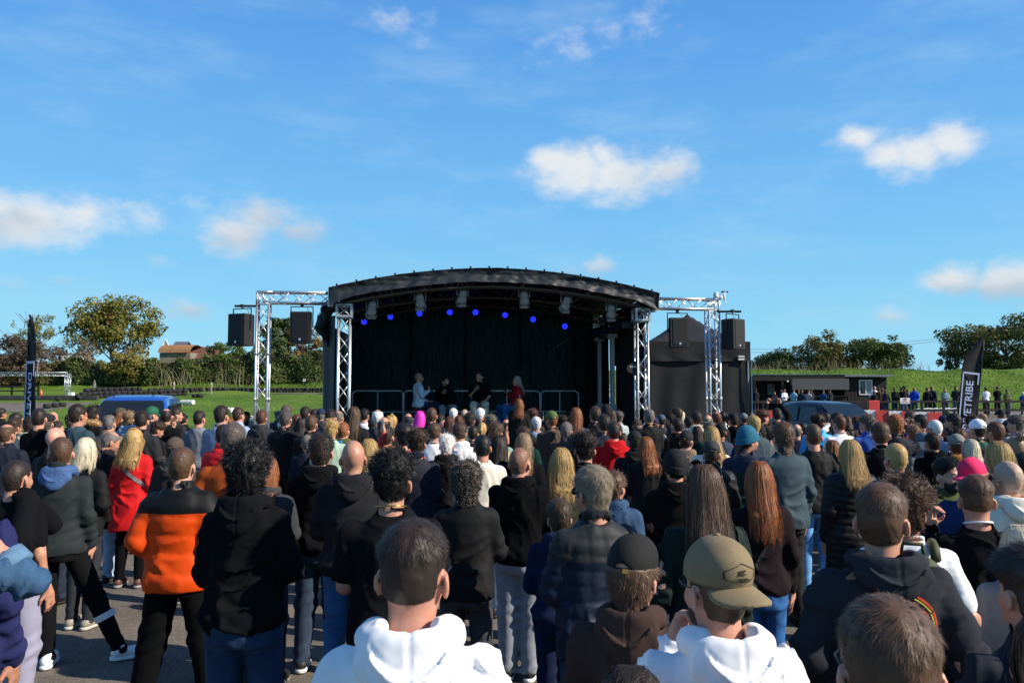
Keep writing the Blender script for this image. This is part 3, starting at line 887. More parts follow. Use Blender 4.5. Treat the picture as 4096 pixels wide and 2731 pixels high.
def hair_mesh(style, seed=0, lod=1, capped=False):
    key = (style, seed, lod, capped)
    if key in _hc: return _hc[key]
    s = seed * 17 + 3
    DET[0] = (.28, .62, 1.45)[lod]; DET[1] = (1.6, 1.1, .66)[lod]
    CAPZ[0] = 1.668 if capped else None
    if style == 'short': m = short_hair(s, .007, .021, .20, 6500, mess=.15, zmax=CAPZ[0])
    elif style == 'crop': m = short_hair(s, .004, .012, .25, 6500, mess=.12, zmax=CAPZ[0])
    elif style == 'fade': m = short_hair(s, .003, .022, .22, 6500, mess=.11, nape=1.575, zmax=CAPZ[0])
    elif style == 'tousled': m = short_hair(s, .012, .034, .42, 4600, w=.0014, mess=.32, nape=1.54, zmax=CAPZ[0])
    elif style == 'quiff': m = short_hair(s, .005, .042, .32, 4600, w=.0013, mess=.16, dirn=(.2, .9, .1), zmax=CAPZ[0])
    elif style == 'fringe': m = short_hair(s, .014, .030, .25, 4600, w=.0013, mess=.15, nape=1.54, fore=.085, zmax=CAPZ[0])
    elif style == 'bowl': m = short_hair(s, .012, .026, .12, 4600, w=.0013, mess=.10, nape=1.568, zmax=CAPZ[0])
    elif style == 'curly': m = short_hair(s, .024, .048, .6, 2600, w=.0011, mess=.5, curl=.009, nape=1.53, bump=.006, cwl=.045, zmax=CAPZ[0])
    elif style == 'curlyfade': m = short_hair(s, .006, .042, .6, 2600, w=.0011, mess=.5, curl=.008, nape=1.555, bump=.004, cwl=.045, zmax=CAPZ[0])
    elif style == 'wavy': m = short_hair(s, .026, .040, .5, 2600, w=.0016, mess=.45, curl=.011, nape=1.50, bump=.005, cwl=.05, zmax=CAPZ[0])
    elif style == 'shag': m = short_hair(s, .020, .028, .35, 3800, w=.0014, mess=.35, nape=1.49, zmax=CAPZ[0])
    elif style == 'spiky': m = short_hair(s, .009, .024, .9, 4200, w=.0012, mess=.28, zmax=CAPZ[0])
    elif style == 'buzz': m = short_hair(s, .003, .005, .5, 6000, mess=.3, zmax=CAPZ[0])
    elif style == 'stubble': m = short_hair(s, .0016, .0016, .4, 300, mess=.3, zmax=CAPZ[0])
    elif style == 'balding': m = short_hair(s, .007, .012, .4, 3600, mess=.2, bald=bald_top(1.0), zmax=CAPZ[0])
    elif style == 'ring': m = short_hair(s, .008, .008, .3, 3000, mess=.2, bald=bald_top(1.42), nape=1.55, zmax=CAPZ[0])
    elif style == 'long': m = long_hair(s, 1.385, .098)
    elif style == 'xlong': m = long_hair(s, 1.30, .100, wave=.004, flare=1.0)
    elif style == 'wavylong': m = long_hair(s, 1.36, .104, wave=.010, n=2200, flare=1.08)
    elif style == 'curlylong': m = long_hair(s, 1.36, .118, wave=.013, n=2400, flare=1.12, puff=.012)
    elif style == 'medium': m = long_hair(s, 1.455, .100, flare=1.08)
    elif style == 'bob': m = long_hair(s, 1.505, .106, flare=1.1, wave=.003, puff=.006)
    elif style == 'bun' or style == 'pony':
        g = np.random.default_rng(s)
        V, F = hair_shell(lambda P: .012 + 0 * P[:, 0], 1.55, .07, bump=(.001, .012, s))
        if style == 'bun':
            V2, F2 = surfnet(lambda P: ell(P, (0, -.10, 1.76), (.045, .042, .042)) - .006 * wob(P, .025, s, 6), (-.08, -.18, 1.68), (.08, -.03, 1.84), .007)
        else:
            V2, F2 = surfnet(lambda P: smin(rcone(P, (0, -.11, 1.70), (.0, -.155, 1.62), .022, .032), rcone(P, (0, -.155, 1.62), (.01, -.14, 1.40), .032, .012), .02) - .003 * wob(P, .03, s, 6, (1.5, 1.5, .3)), (-.08, -.23, 1.36), (.08, -.05, 1.76), .008)
        m = hmesh('hair', [(V, F, .3 + .4 * g.random(len(V))), (V2, F2, .3 + .4 * g.random(len(V2)))])
    else: raise KeyError(style)
    _hc[key] = m
    return m
HAIR_TOP = {'short': .022, 'crop': .012, 'fade': .024, 'tousled': .036, 'quiff': .045, 'fringe': .028, 'bowl': .022, 'curly': .05, 'curlyfade': .045,
            'wavy': .04, 'shag': .028, 'spiky': .028, 'buzz': .004, 'stubble': .002, 'balding': .0, 'ring': 0., 'bald': 0., 'long': .014, 'xlong': .014,
            'wavylong': .016, 'curlylong': .026, 'medium': .014, 'bob': .02, 'bun': .05, 'pony': .014}
HAIR_W = {'short': .158, 'crop': .155, 'fade': .155, 'tousled': .168, 'quiff': .158, 'fringe': .172, 'bowl': .17, 'curly': .20, 'curlyfade': .166, 'wavy': .205,
          'shag': .185, 'spiky': .165, 'buzz': .152, 'stubble': .152, 'balding': .158, 'ring': .158, 'bald': .152, 'long': .180, 'xlong': .182, 'wavylong': .19,
          'curlylong': .22, 'medium': .185, 'bob': .20, 'bun': .165, 'pony': .165}
def hair_mat(col):
    key = ('hairmat', col)
    if key in _mc: return _mc[key]
    m = bpy.data.materials.new('hair'); m.use_nodes = True; t = m.node_tree; b = t.nodes['Principled BSDF']
    b.inputs['Roughness'].default_value = .55; b.inputs['Specular IOR Level'].default_value = .4
    a = t.nodes.new('ShaderNodeAttribute'); a.attribute_name = 'tone'
    mx = t.nodes.new('ShaderNodeMix'); mx.data_type = 'RGBA'; c = np.array(hexc(col))
    mx.inputs['A'].default_value = tuple(c * .8) + (1,); mx.inputs['B'].default_value = tuple(np.minimum(c * 1.65, .95)) + (1,)
    t.links.new(a.outputs['Fac'], mx.inputs['Factor']); t.links.new(mx.outputs['Result'], b.inputs['Base Color'])
    _mc[key] = m
    return m

# ---------------------------------------------------------------- headwear
_cc = {}
def cap_meshes(kind):
    if kind in _cc: return _cc[kind]
    if kind == 'beanie':
        f = lambda P: smax(smin(ell(P, (0, -.012, 1.668), (.094, .112, .115)), rcone(P, (0, -.02, 1.655), (0, -.015, 1.70), .098, .09) * 1 + .0, .02) - .0015 * np.abs(np.sin(np.arctan2(P[:, 0], P[:, 1] + .015) * 30)), 1.622 - P[:, 2] + (P[:, 1]) * .25, .01)
        cuff = lambda P: np.maximum(np.abs((np.hypot(P[:, 0] / .094, (P[:, 1] + .014) / .112) - 1) * .1) - .011, np.abs(P[:, 2] - 1.645 - P[:, 1] * .25) - .028) - .003 - .0012 * np.abs(np.sin(np.arctan2(P[:, 0], P[:, 1] + .015) * 36))
        r = {'crown': mesh_np('crown', *surfnet(f, (-.13, -.15, 1.58), (.13, .14, 1.82), .008)), 'cuff': mesh_np('cuff', *surfnet(cuff, (-.13, -.15, 1.56), (.13, .14, 1.74), .007))}
    elif kind == 'flat':
        f = lambda P: smax(smin(ell(P, (0, .0, 1.715), (.108, .135, .052), rotm('X', -8)), ell(P, (0, -.02, 1.69), (.092, .108, .06)), .03) - .002 * wob(P, .05, 4), 1.648 - P[:, 2] + P[:, 1] * .1, .01)
        v = lambda P: np.maximum(ell(P, (0, .10, 1.685), (.085, .065, .3)), np.abs(P[:, 2] - 1.69 + (P[:, 1] - .1) * .35) - .005)
        r = {'crown': mesh_np('crown', *surfnet(f, (-.13, -.16, 1.62), (.13, .16, 1.80), .008)), 'brim': mesh_np('brim', *surfnet(v, (-.1, .06, 1.63), (.1, .18, 1.73), .006))}
    else:
        tilt = 0.06
        def crown(P):
            d = smin(ell(P, (0, -.012, 1.672), (.090, .110, .108)), ell(P, (0, .03, 1.70), (.07, .07, .065)), .03)
            z0 = 1.652 - P[:, 1] * tilt
            d = d + .0012 * np.exp(-(np.abs((np.arctan2(P[:, 0], P[:, 1] + .012) * 3 / np.pi) - np.round(np.arctan2(P[:, 0], P[:, 1] + .012) * 3 / np.pi)) / .03) ** 2)
            d = smax(d, z0 - P[:, 2], .004)
            arch = np.hypot(P[:, 0] / .040, (P[:, 2] - 1.648) / .042) - 1
            return smax(d, -np.maximum(arch * .04, P[:, 1] + .04), .004)
        def brim(P):
            zc = 1.652 - (P[:, 1] - .085) * .28 - P[:, 0] ** 2 * (4.2 if kind != 'snap' else 1.2)
            d = ell(P * np.array((1, 1, 0)), (0, .085, 0), (.084, .095, 1.0))
            d = smax(d, .055 - P[:, 1] - np.abs(P[:, 0]) ** 2 * 2, .01)
            return np.maximum(d, np.abs(P[:, 2] - zc) - .0062)
        st = MB(); st.tube([(.042 * math.cos(a) * 1.0, -.113 - .004 * math.sin(a) + .012 * abs(math.cos(a)), 1.668) for a in np.linspace(0, math.pi, 9)], .008, 6)
        bt = MB(); bt.lathe([(.010, 0), (.009, .005), (.003, .007)], 10, c=(0, -.010, 1.779))
        bk = MB(); bk.box((.012, -.128, 1.660), (.03, -.120, 1.676))
        r = {'crown': mesh_np('crown', *surfnet(crown, (-.12, -.14, 1.60), (.12, .13, 1.80), .0068)),
             'brim': mesh_np('brim', *surfnet(brim, (-.1, .02, 1.56), (.1, .20, 1.68), .0052)),
             'strap': st.mesh('strap', True), 'button': bt.mesh('button', True), 'buckle': bk.mesh('buckle')}
    _cc[kind] = r
    return r
def glasses_meshes(sun, thick=.0022):
    key = ('gl', sun)
    if key in _cc: return _cc[key]
    fr = MB()
    for sx in (-1, 1):
        c = np.array((sx * .033, .108, 1.628))
        rim = [(c[0] + .026 * math.cos(a) * (1 + .12 * math.cos(2 * a)), c[1] - .010 * abs(math.cos(a)) * (1 if sx * math.cos(a) > 0 else 0), c[2] + .019 * math.sin(a)) for a in np.linspace(0, 2 * math.pi, 13)]
        fr.tube(rim, thick * (1.3 if sun else 1), 5, False)
        fr.tube([(sx * .060, .098, 1.634), (sx * .079, .06, 1.635), (sx * .083, -.005, 1.634), (sx * .081, -.035, 1.612)], thick * (1.5 if sun else 1), 5)
    fr.tube([(-.010, .112, 1.632), (0, .114, 1.635), (.010, .112, 1.632)], thick, 5)
    ln = MB()
    for sx in (-1, 1):
        ln.add([(sx * .033 + .024 * math.cos(a), .107, 1.628 + .017 * math.sin(a)) for a in np.linspace(0, 2 * math.pi, 12, endpoint=False)] + [(sx * .033, .109, 1.628)], [(i, (i + 1) % 12, 12) for i in range(12)])
    r = (fr.mesh('frame', True), ln.mesh('lens', True)); _cc[key] = r
    return r
def beard_mesh(full, seed=1):
    key = ('beard', full)
    if key in _cc: return _cc[key]
    g = np.random.default_rng(5)
    t = .012 if full else .003
    def f(P):
        X = P.copy(); X[:, 0] = np.abs(X[:, 0])
        d = smin(ell(X, (0, .026, 1.588), (.060, .072, .088)), ell(X, (0, .062, 1.532), (.036, .030, .028)), .03)
        low = np.clip((1.60 - P[:, 2]) / .06, .25, 1)
        d = d - t * low - .0015 * wob(P, .012, 8)
        d = smax(d, P[:, 2] - 1.592 - np.clip(np.abs(P[:, 0]) - .03, 0, 1) * 1.4, .01)
        d = smax(d, -P[:, 1] - .0 + .012, .01)
        d = smax(d, -(ell(P, (0, .105, 1.551), (.024, .03, .011))), .004)
        d = smax(d, -(ell(P, (0, .11, 1.588), (.020, .03, .018))), .004)
        return smax(d, 1.505 - P[:, 2], .01)
    V, F = surfnet(f, (-.09, -.01, 1.48), (.09, .14, 1.67), .0062)
    parts = [(V, F, .25 + .15 * g.random(len(V)))]
    p, nr = sample_surface(V, F, 1800, g)
    dn = np.array((0, .2, -1.)); fl = dn - nr * (nr @ dn)[:, None]; sd = np.cross(fl, nr); sd /= np.linalg.norm(sd, axis=1)[:, None] + 1e-9
    L = (.010 if full else .004) * g.uniform(.5, 1.3, len(p))[:, None]
    parts.append(ribbons(np.stack([p - nr * .002, p + fl * L * .6 + nr * L * .25, p + fl * L + nr * L * .25], 1), np.array([.0011, .0009, .0002]), sd, g.uniform(.1, 1, len(p))))
    m = hmesh('beard', parts); _cc[key] = m
    return m
# ---------------------------------------------------------------- assembling a person
PAL = dict(black='#111215', ink='#0c0d0f', charcoal='#232428', dgrey='#37393e', grey='#6f7277', lgrey='#9a9ca2', white='#e6e7ea', cream='#d8d2c2', beige='#b7ab95',
           navy='#1a2238', dnavy='#141a28', blue='#2f57a8', lblue='#8fa3bd', slate='#33454f', teal='#1c4f63', cyan='#2aa3e0', red='#c3171c', dred='#7d1a22', maroon='#57121c',
           coral='#b0403f', rust='#a14a22', orange='#cc4304', brown='#4a3228', dbrown='#2f231f', taupe='#7a6a5c', olive='#4a5230', dgreen='#16332c', green='#1f6b4f', sage='#7f9686',
           mustard='#a8742c', purple='#37345e', lilac='#b79ad0', plaid='#a7b2b8', pink='#e0265c', aqua='#7fa7a4', tan='#a58a60', khaki='#8a7c5c', pgreen='#9fb8a4', lav='#a9abc9')
HC = dict(dk='#241a15', br='#37281d', mb='#483324', lb='#664d34', bk='#131214', gi='#754626', au='#4f3023', bl='#9a7d4c', pl='#bdb198', gr='#5e5853', sg='#443f3b', wh='#c9c6c2',
          sp='#4d443d', rg='#7d4722', pk='#ff2fb0', sb='#7a654a', vi='#5f4a6a')
HNAME = dict(dk='dark brown', br='brown', mb='mid brown', lb='light brown', bk='black', gi='ginger', au='auburn', bl='blond', pl='platinum blond', gr='grey', sg='dark grey', wh='white',
             sp='salt-and-pepper', rg='copper red', pk='bright pink', sb='sandy', vi='violet and green')
SNAME = dict(short='short hair', crop='cropped hair', fade='faded short hair', tousled='tousled hair', quiff='swept-up hair', fringe='fringed hair', bowl='bowl-cut hair', curly='big curly hair',
             curlyfade='curly-topped hair', wavy='wavy collar-length hair', shag='shaggy hair', spiky='spiky hair', buzz='buzzed hair', stubble='shaved head', balding='thinning hair',
             ring='hair round a bald crown', bald='bald head', long='long straight hair', xlong='very long hair', wavylong='long wavy hair', curlylong='long curly hair', medium='shoulder-length hair',
             bob='bobbed hair', bun='hair in a bun', pony='hair in a ponytail')
TNAME = dict(tee='t-shirt', sweat='sweatshirt', hoodie='hoodie', jacket='jacket', shirt='shirt', puffer='puffer jacket', bigpuffer='puffer jacket', vest='padded gilet', quilt='quilted jacket', coat='coat', rolled='denim jacket', longpuffer='long puffer coat')
CNAME = dict(ink='black', dgrey='dark grey', lgrey='light grey', dnavy='dark navy', lblue='pale blue', slate='slate blue', cyan='bright blue', dred='dark red', dbrown='dark brown', dgreen='dark green',
             pgreen='pale green', lav='lavender grey', plaid='pale plaid', aqua='pale teal')
SKINS = [(.53, .29, .20), (.58, .34, .25), (.50, .26, .18), (.46, .25, .17), (.56, .30, .215)]
def skin_mat(i):
    c = SKINS[i % len(SKINS)]
    m = mat('skin', c, .46, var=.10, vscale=16, dark=(c[0] * .88, c[1] * .70, c[2] * .66), bump=.08, bscale=140, spec=.42, vdet=6)
    b = m.node_tree.nodes['Principled BSDF']; b.inputs['Subsurface Weight'].default_value = .22; b.inputs['Subsurface Radius'].default_value = (1.0, .28, .12); b.inputs['Subsurface Scale'].default_value = .014
    return m
def cloth(kind, col):
    c = hexc(PAL.get(col, col))
    if kind in ('jacket', 'coat'): return mat('jacket_cloth', c, .78, var=.10, vscale=9, bump=.75, bscale=6.5, bdist=.018, spec=.22, ridged=True)
    if kind == 'rolled': return mat('denim', c, .9, var=.25, vscale=16, bump=.42, bscale=5, bdist=.014, spec=.2, ridged=True)
    if kind in ('puffer', 'bigpuffer', 'quilt', 'longpuffer', 'vest'): return mat('padded_nylon', c, .58, var=.07, vscale=11, bump=.6, bscale=11, bdist=.010, spec=.3, ridged=True)
    if kind == 'jeans': return mat('denim', c, .88, var=.28, vscale=9, bump=.7, bscale=8, bdist=.014, spec=.2, vdet=6, ridged=True)
    if kind == 'shoe': return mat('shoe_leather', c, .5, var=.06, bump=.1, bscale=60)
    return mat('jersey', c, .95, var=.09, vscale=12, bump=.65, bscale=5.0, bdist=.016, spec=.08, ridged=True)
def split_mat(name, c_hi, c_lo, z, rough=.6):
    """two-tone garment, seam at height z of the garment"""
    m = bpy.data.materials.new(name); m.use_nodes = True; t = m.node_tree; b = t.nodes['Principled BSDF']; b.inputs['Roughness'].default_value = rough; b.inputs['Specular IOR Level'].default_value = .22
    q = t.nodes.new('ShaderNodeTexCoord'); s = t.nodes.new('ShaderNodeSeparateXYZ'); t.links.new(q.outputs['Object'], s.inputs[0])
    g = t.nodes.new('ShaderNodeMath'); g.operation = 'GREATER_THAN'; t.links.new(s.outputs[2], g.inputs[0]); g.inputs[1].default_value = z
    mx = t.nodes.new('ShaderNodeMix'); mx.data_type = 'RGBA'; t.links.new(g.outputs[0], mx.inputs['Factor'])
    mx.inputs['A'].default_value = tuple(hexc(PAL.get(c_lo, c_lo))) + (1,); mx.inputs['B'].default_value = tuple(hexc(PAL.get(c_hi, c_hi))) + (1,)
    t.links.new(mx.outputs['Result'], b.inputs['Base Color'])
    n2 = t.nodes.new('ShaderNodeTexNoise'); n2.inputs['Scale'].default_value = 9; n2.noise_type = 'RIDGED_MULTIFRACTAL'; t.links.new(q.outputs['Object'], n2.inputs['Vector'])
    bp = t.nodes.new('ShaderNodeBump'); bp.inputs['Strength'].default_value = .4; bp.inputs['Distance'].default_value = .008
    t.links.new(n2.outputs['Fac'], bp.inputs['Height']); t.links.new(bp.outputs[0], b.inputs['Normal'])
    return m
M_GLASSDK = mat('dark_lens', (.01, .011, .013), .08, var=0, spec=.6)
M_GLASSCL = mat('clear_lens', (.25, .27, .3), .08, var=0, spec=.6)
_t = M_GLASSCL.node_tree; _tr = _t.nodes.new('ShaderNodeBsdfTransparent'); _ms = _t.nodes.new('ShaderNodeMixShader'); _ms.inputs[0].default_value = .85
_t.links.new(_t.nodes['Principled BSDF'].outputs[0], _ms.inputs[1]); _t.links.new(_tr.outputs[0], _ms.inputs[2]); _t.links.new(_ms.outputs[0], _t.nodes['Material Output'].inputs[0])
M_FRAME = mat('spectacle_frame', (.012, .012, .014), .3, var=0)
M_BRASS = mat('brass', (.55, .36, .10), .35, metal=1, var=0)
M_EYEW = mat('eye_white', (.42, .38, .35), .25, var=0)
M_EYED = mat('iris', (.02, .014, .010), .2, var=0)
M_LIP = mat('lips', (.34, .13, .11), .45, var=0)
_eye = {}
def face_parts(root, Mh, brow):
    if not _eye:
        e = MB(); e.lathe([(.0001, -.0115), (.008, -.008), (.0115, 0), (.008, .008), (.0001, .0115)], 12); _eye['e'] = e.mesh('eye', True)
        i = MB(); i.lathe([(.0062, 0), (.005, .002), (.0001, .0025)], 12, M=Matrix.Rotation(R(-90), 4, 'X')); _eye['i'] = i.mesh('iris', True)
        b = MB(); b.tube([(-.018, -.004, -.004), (-.006, .0, .002), (.008, .0, .003), (.019, -.008, -.002)], [.0025, .004, .0038, .0018], 6); _eye['b'] = b.mesh('eyebrow', True)
        l = MB(); l.tube([(-.022, -.010, 0), (-.01, -.001, -.001), (0, .001, 0), (.01, -.001, -.001), (.022, -.010, 0)], [.001, .0032, .0036, .0032, .001], 6); _eye['l'] = l.mesh('mouth', True)
    for sx in (-1, 1):
        o = link('eye', _eye['e'], M_EYEW, root); o.matrix_parent_inverse = Matrix(); o.matrix_basis = Mh @ Matrix.Translation((sx * .031, .0795, 1.628))
        o2 = link('iris', _eye['i'], M_EYED, o); o2.location = (0, .0105, 0)
        o = link('eyebrow', _eye['b'], brow, root); o.matrix_basis = Mh @ Matrix.Translation((sx * .033, .0945, 1.650)) @ Matrix.Scale(sx, 4, (1, 0, 0))
    o = link('mouth', _eye['l'], M_LIP, root); o.matrix_basis = Mh @ Matrix.Translation((0, .1005, 1.5515))

PEOPLE = []
TRIM = {}
def person(X, Y, z0, s, hair='short', hcol='br', top='sweat', tcol='black', body=0.0, head=0.0, pitch=0, bulk=1.0, pose='down', lg='stand', bottom='jeans:#27303d',
           fit='reg', cap=None, ccol='black', back=False, glasses=None, beard=None, bcol=None, hood=None, hoodcol=None, skin=0, shoes='#2a2a2c', sole='#8a8a88', fine=0, seed=0,
           face=None, tmat=None, wid=1.0, sung_top=False, fur=False):
    q_ = 15 if fine else 25
    rel = max(-75, min(75, round((head - body) / q_) * q_))
    root = link('person', body_mesh(pose, lg, rel, pitch, int(fine)), skin_mat(skin))
    root.location = (X, Y, z0); root.scale = (s * wid, s * wid, s); root.rotation_euler = (0, 0, R(-body))
    Rm = Matrix.Rotation(R(-rel), 4, 'Z') @ Matrix.Rotation(R(pitch), 4, 'X')
    pv_ = Vector(PIV)
    Mh = Matrix.Translation(pv_) @ Rm @ Matrix.Translation(-pv_)
    def hp(name, me, m, par=None):
        o = link(name, me, m, par or root)
        if par is None: o.matrix_basis = Mh
        return o
    if hair == 'stubble': hcol = {'dk': '#6e4c3c', 'gr': '#9a8272', 'br': '#8a6350'}.get(hcol, hcol)
    hm = None
    if hair not in ('bald', None):
        hm = hair_mat(HC.get(hcol, hcol))
        o = hp('hair', hair_mesh(hair, seed % 2 if (fine == 2 and hair in ('short', 'crop')) else 0, int(fine), bool(cap)), hm)
        if cap and hair in ('long', 'xlong', 'wavylong', 'medium', 'bob', 'pony', 'curlylong'): o.matrix_basis = Mh @ Matrix.Translation((0, 0, 1.65)) @ Matrix.Diagonal((.97, .97, .90, 1)) @ Matrix.Translation((0, 0, -1.65))
    t = link({'tee': 't_shirt', 'sweat': 'sweatshirt', 'quilt': 'quilted_jacket', 'longpuffer': 'puffer_coat', 'puffer': 'puffer_jacket', 'bigpuffer': 'puffer_jacket', 'rolled': 'jacket', 'vest': 'padded_gilet'}.get(top, top),
             top_mesh(top, pose, bulk, int(fine), 0 if not fine else seed), tmat or cloth(top, tcol), root)
    if hood or top == 'hoodie':
        hd = link('hood', hood_mesh('deep' if hood == 'deep' else 'plain', 1.0, int(fine)), (tmat if not hoodcol and tmat and not hood == 'own' else cloth('hoodie' if top == 'hoodie' else top, hoodcol or tcol)), root)
        k = 1 + (bulk - 1) * .6
        hd.scale = (k, 1 + (bulk - 1) * .9, 1); hd.location = (0, -.012 - (bulk - 1) * .05 - max(0, TOPS[top]['off'] - .03) * .6, .008)
    if fur:
        g = np.random.default_rng(4); V, F = surfnet(lambda P: np.hypot((np.hypot(P[:, 0] / 1.5, P[:, 1] + .04) - .085), (P[:, 2] - 1.49 + P[:, 1] * .25)) - .030 - .006 * wob(P, .02, 6), (-.22, -.2, 1.40), (.22, .12, 1.6), .009)
        p, nr = sample_surface(V, F, 3500, g); sd = np.cross(nr, g.normal(size=p.shape)); sd /= np.linalg.norm(sd, axis=1)[:, None]
        e = p + (nr + g.normal(size=p.shape) * .5) * .022
        link('fur_trim', hmesh('fur_trim', [(V, F, .3 + .2 * g.random(len(V))), ribbons(np.stack([p, e], 1), np.array([.0018, .0003]), sd, g.uniform(.2, 1, len(p)))]), hair_mat('#a88a60'), root)
    bk, bc = bottom.split(':')
    link('jeans' if bk == 'jeans' else 'trousers', trouser_mesh(lg, fit), cloth(bk, bc), root)
    L = legs(lg); a, b = shoe_meshes('boot' if shoes == '#6a4a2a' else 'low')
    for q in 'rl':
        sh = link('shoe', a, cloth('shoe', shoes), root)
        d = L[q]['toe']; sh.location = (L[q]['an'][0], L[q]['an'][1], L[q]['an'][2] - .085); sh.rotation_euler = (0, 0, -math.atan2(d[0], d[1]))
        link('sole', b, cloth('shoe', sole), sh)
    if cap:
        cm = cap_meshes(cap); m = mat('cap_cloth', hexc(PAL.get(ccol, ccol)), .85, var=.10, vscale=14, bump=.2, bscale=40, bdist=.004)
        c = hp('cap' if cap != 'beanie' else 'beanie', cm['crown'], m)
        if back: c.matrix_basis = Mh @ Matrix.Translation((0, -.02, 0)) @ Matrix.Rotation(math.pi, 4, 'Z')
        for k in cm:
            if k == 'crown': continue
            link(k, cm[k], (M_BRASS if k == 'buckle' else m), c)
        TRIM[root.name] = c
    if glasses or sung_top:
        fr, ln = glasses_meshes(glasses == 'sun' or sung_top)
        o = hp('sunglasses' if (glasses == 'sun' or sung_top) else 'glasses', fr, M_FRAME)
        if sung_top: o.matrix_basis = Mh @ Matrix.Translation((0, .0, 1.70)) @ Matrix.Rotation(R(28), 4, 'X') @ Matrix.Diagonal((1.08, 1.08, 1, 1)) @ Matrix.Translation((0, -.03, -1.60))
        link('lens', ln, M_GLASSDK if (glasses == 'sun' or sung_top) else M_GLASSCL, o)
    if beard:
        hp('beard', beard_mesh(beard == 'full'), hair_mat(HC.get(bcol or hcol, bcol or hcol)))
    if face or (face is None and abs(head - math.degrees(math.atan2(X, Y))) >= 40):
        face_parts(root, Mh, hm or hair_mat(HC['br']))
    return root
# ================================================================== lettering (made first, while the scene is light)
TXT = {k: text_mesh(*v) for k, v in dict(tribe=('DRIVETRIBE', .30, .002, .004), slow=('SLOW DOWN', .10, .001, .002), two=('2', .16, .001, .003), shure=('SHURE', .055, .001, .001),
       co=('Co', .075, .001, .001), su=('SU', .13, .001, .001), kc=('KC', .028, .001, .0006), est=('EST', .008, .0005, .0002), instant=('instant', .05, .001, .0015),
       gee=('G', .3, .001, .004), exto=('EXTO', .055, .001, .001), winn=('WINNIN', .055, .001, .001), de=('DE', .07, .001, .001)).items()}
# ================================================================== terrain
def sst(a, b, x):
    t = np.clip((x - a) / (b - a), 0, 1); return t * t * (3 - 2 * t)
def zt(x, y):
    x = np.asarray(x, float); y = np.asarray(y, float)
    zl = 1.72 * np.clip((y - 26) / 26, 0, 1) ** 1.15 + .38 * np.clip((y - 52) / 16, 0, 1) + .9 * sst(69, 80, y) + .8 * sst(80, 130, y)
    zr = .70 * sst(26, 46, y) + .10 * np.clip((y - 46) / 12, 0, 1) + 3.45 * sst(60, 75, y) - .5 * sst(80, 130, y)
    w = sst(-2, 9, x - (y - 20) * .05)
    return zl * (1 - w) + zr * w
def sheet_mesh(name, xs, ys, dz=0.0, fn=None):
    Xg, Yg = np.meshgrid(xs, ys, indexing='ij')
    Z = zt(Xg, Yg) + dz
    if fn is not None: Z = Z + fn(Xg, Yg)
    V = np.stack([Xg, Yg, Z], -1).reshape(-1, 3)
    n, m = len(xs), len(ys)
    I = np.arange(n * m).reshape(n, m)
    F = np.stack([I[:-1, :-1], I[1:, :-1], I[1:, 1:], I[:-1, 1:]], -1).reshape(-1, 4)
    return mesh_np(name, V, F)
def ground_mat():
    m = bpy.data.materials.new('grassland'); m.use_nodes = True; t = m.node_tree; b = t.nodes['Principled BSDF']; b.inputs['Roughness'].default_value = .9; b.inputs['Specular IOR Level'].default_value = .15
    q = t.nodes.new('ShaderNodeTexCoord')
    def nz(sc, det, st=(1, 1, 1)):
        mp = t.nodes.new('ShaderNodeMapping'); mp.inputs['Scale'].default_value = st; t.links.new(q.outputs['Object'], mp.inputs[0])
        n = t.nodes.new('ShaderNodeTexNoise'); n.inputs['Scale'].default_value = sc; n.inputs['Detail'].default_value = det; t.links.new(mp.outputs[0], n.inputs['Vector']); return n.outputs['Fac']
    r = t.nodes.new('ShaderNodeValToRGB'); e = r.color_ramp.elements
    e[0].position = .32; e[0].color = (.066, .132, .012, 1); e[1].position = .7; e[1].color = (.150, .230, .030, 1)
    t.links.new(nz(.35, 6), r.inputs[0])
    r2 = t.nodes.new('ShaderNodeValToRGB'); e = r2.color_ramp.elements
    e[0].position = .35; e[0].color = (.55, .6, .5, 1); e[1].position = .7; e[1].color = (1.25, 1.2, 1.2, 1)
    t.links.new(nz(14, 4), r2.inputs[0])
    mx = t.nodes.new('ShaderNodeMix'); mx.data_type = 'RGBA'; mx.blend_type = 'MULTIPLY'; mx.inputs['Factor'].default_value = 1
    t.links.new(r.outputs[0], mx.inputs['A']); t.links.new(r2.outputs[0], mx.inputs['B']); t.links.new(mx.outputs['Result'], b.inputs['Base Color'])
    bp = t.nodes.new('ShaderNodeBump'); bp.inputs['Strength'].default_value = .8; bp.inputs['Distance'].default_value = .08
    t.links.new(nz(9, 5), bp.inputs['Height']); t.links.new(bp.outputs[0], b.inputs['Normal'])
    return m
xs = np.unique(np.concatenate([np.linspace(-900, -80, 14), np.linspace(-80, 80, 161), np.linspace(80, 900, 14)]))
ys = np.unique(np.concatenate([np.linspace(-60, 20, 12), np.linspace(20, 140, 121), np.linspace(140, 2500, 16)]))
lump = lambda X, Y: (.10 * np.sin(X * .5 + Y * .3) + .08 * np.sin(X * 1.1 - Y * .7)) * sst(58, 64, Y)
tag(link('ground', sheet_mesh('ground', xs, ys, 0, lump), ground_mat()), kind='structure')
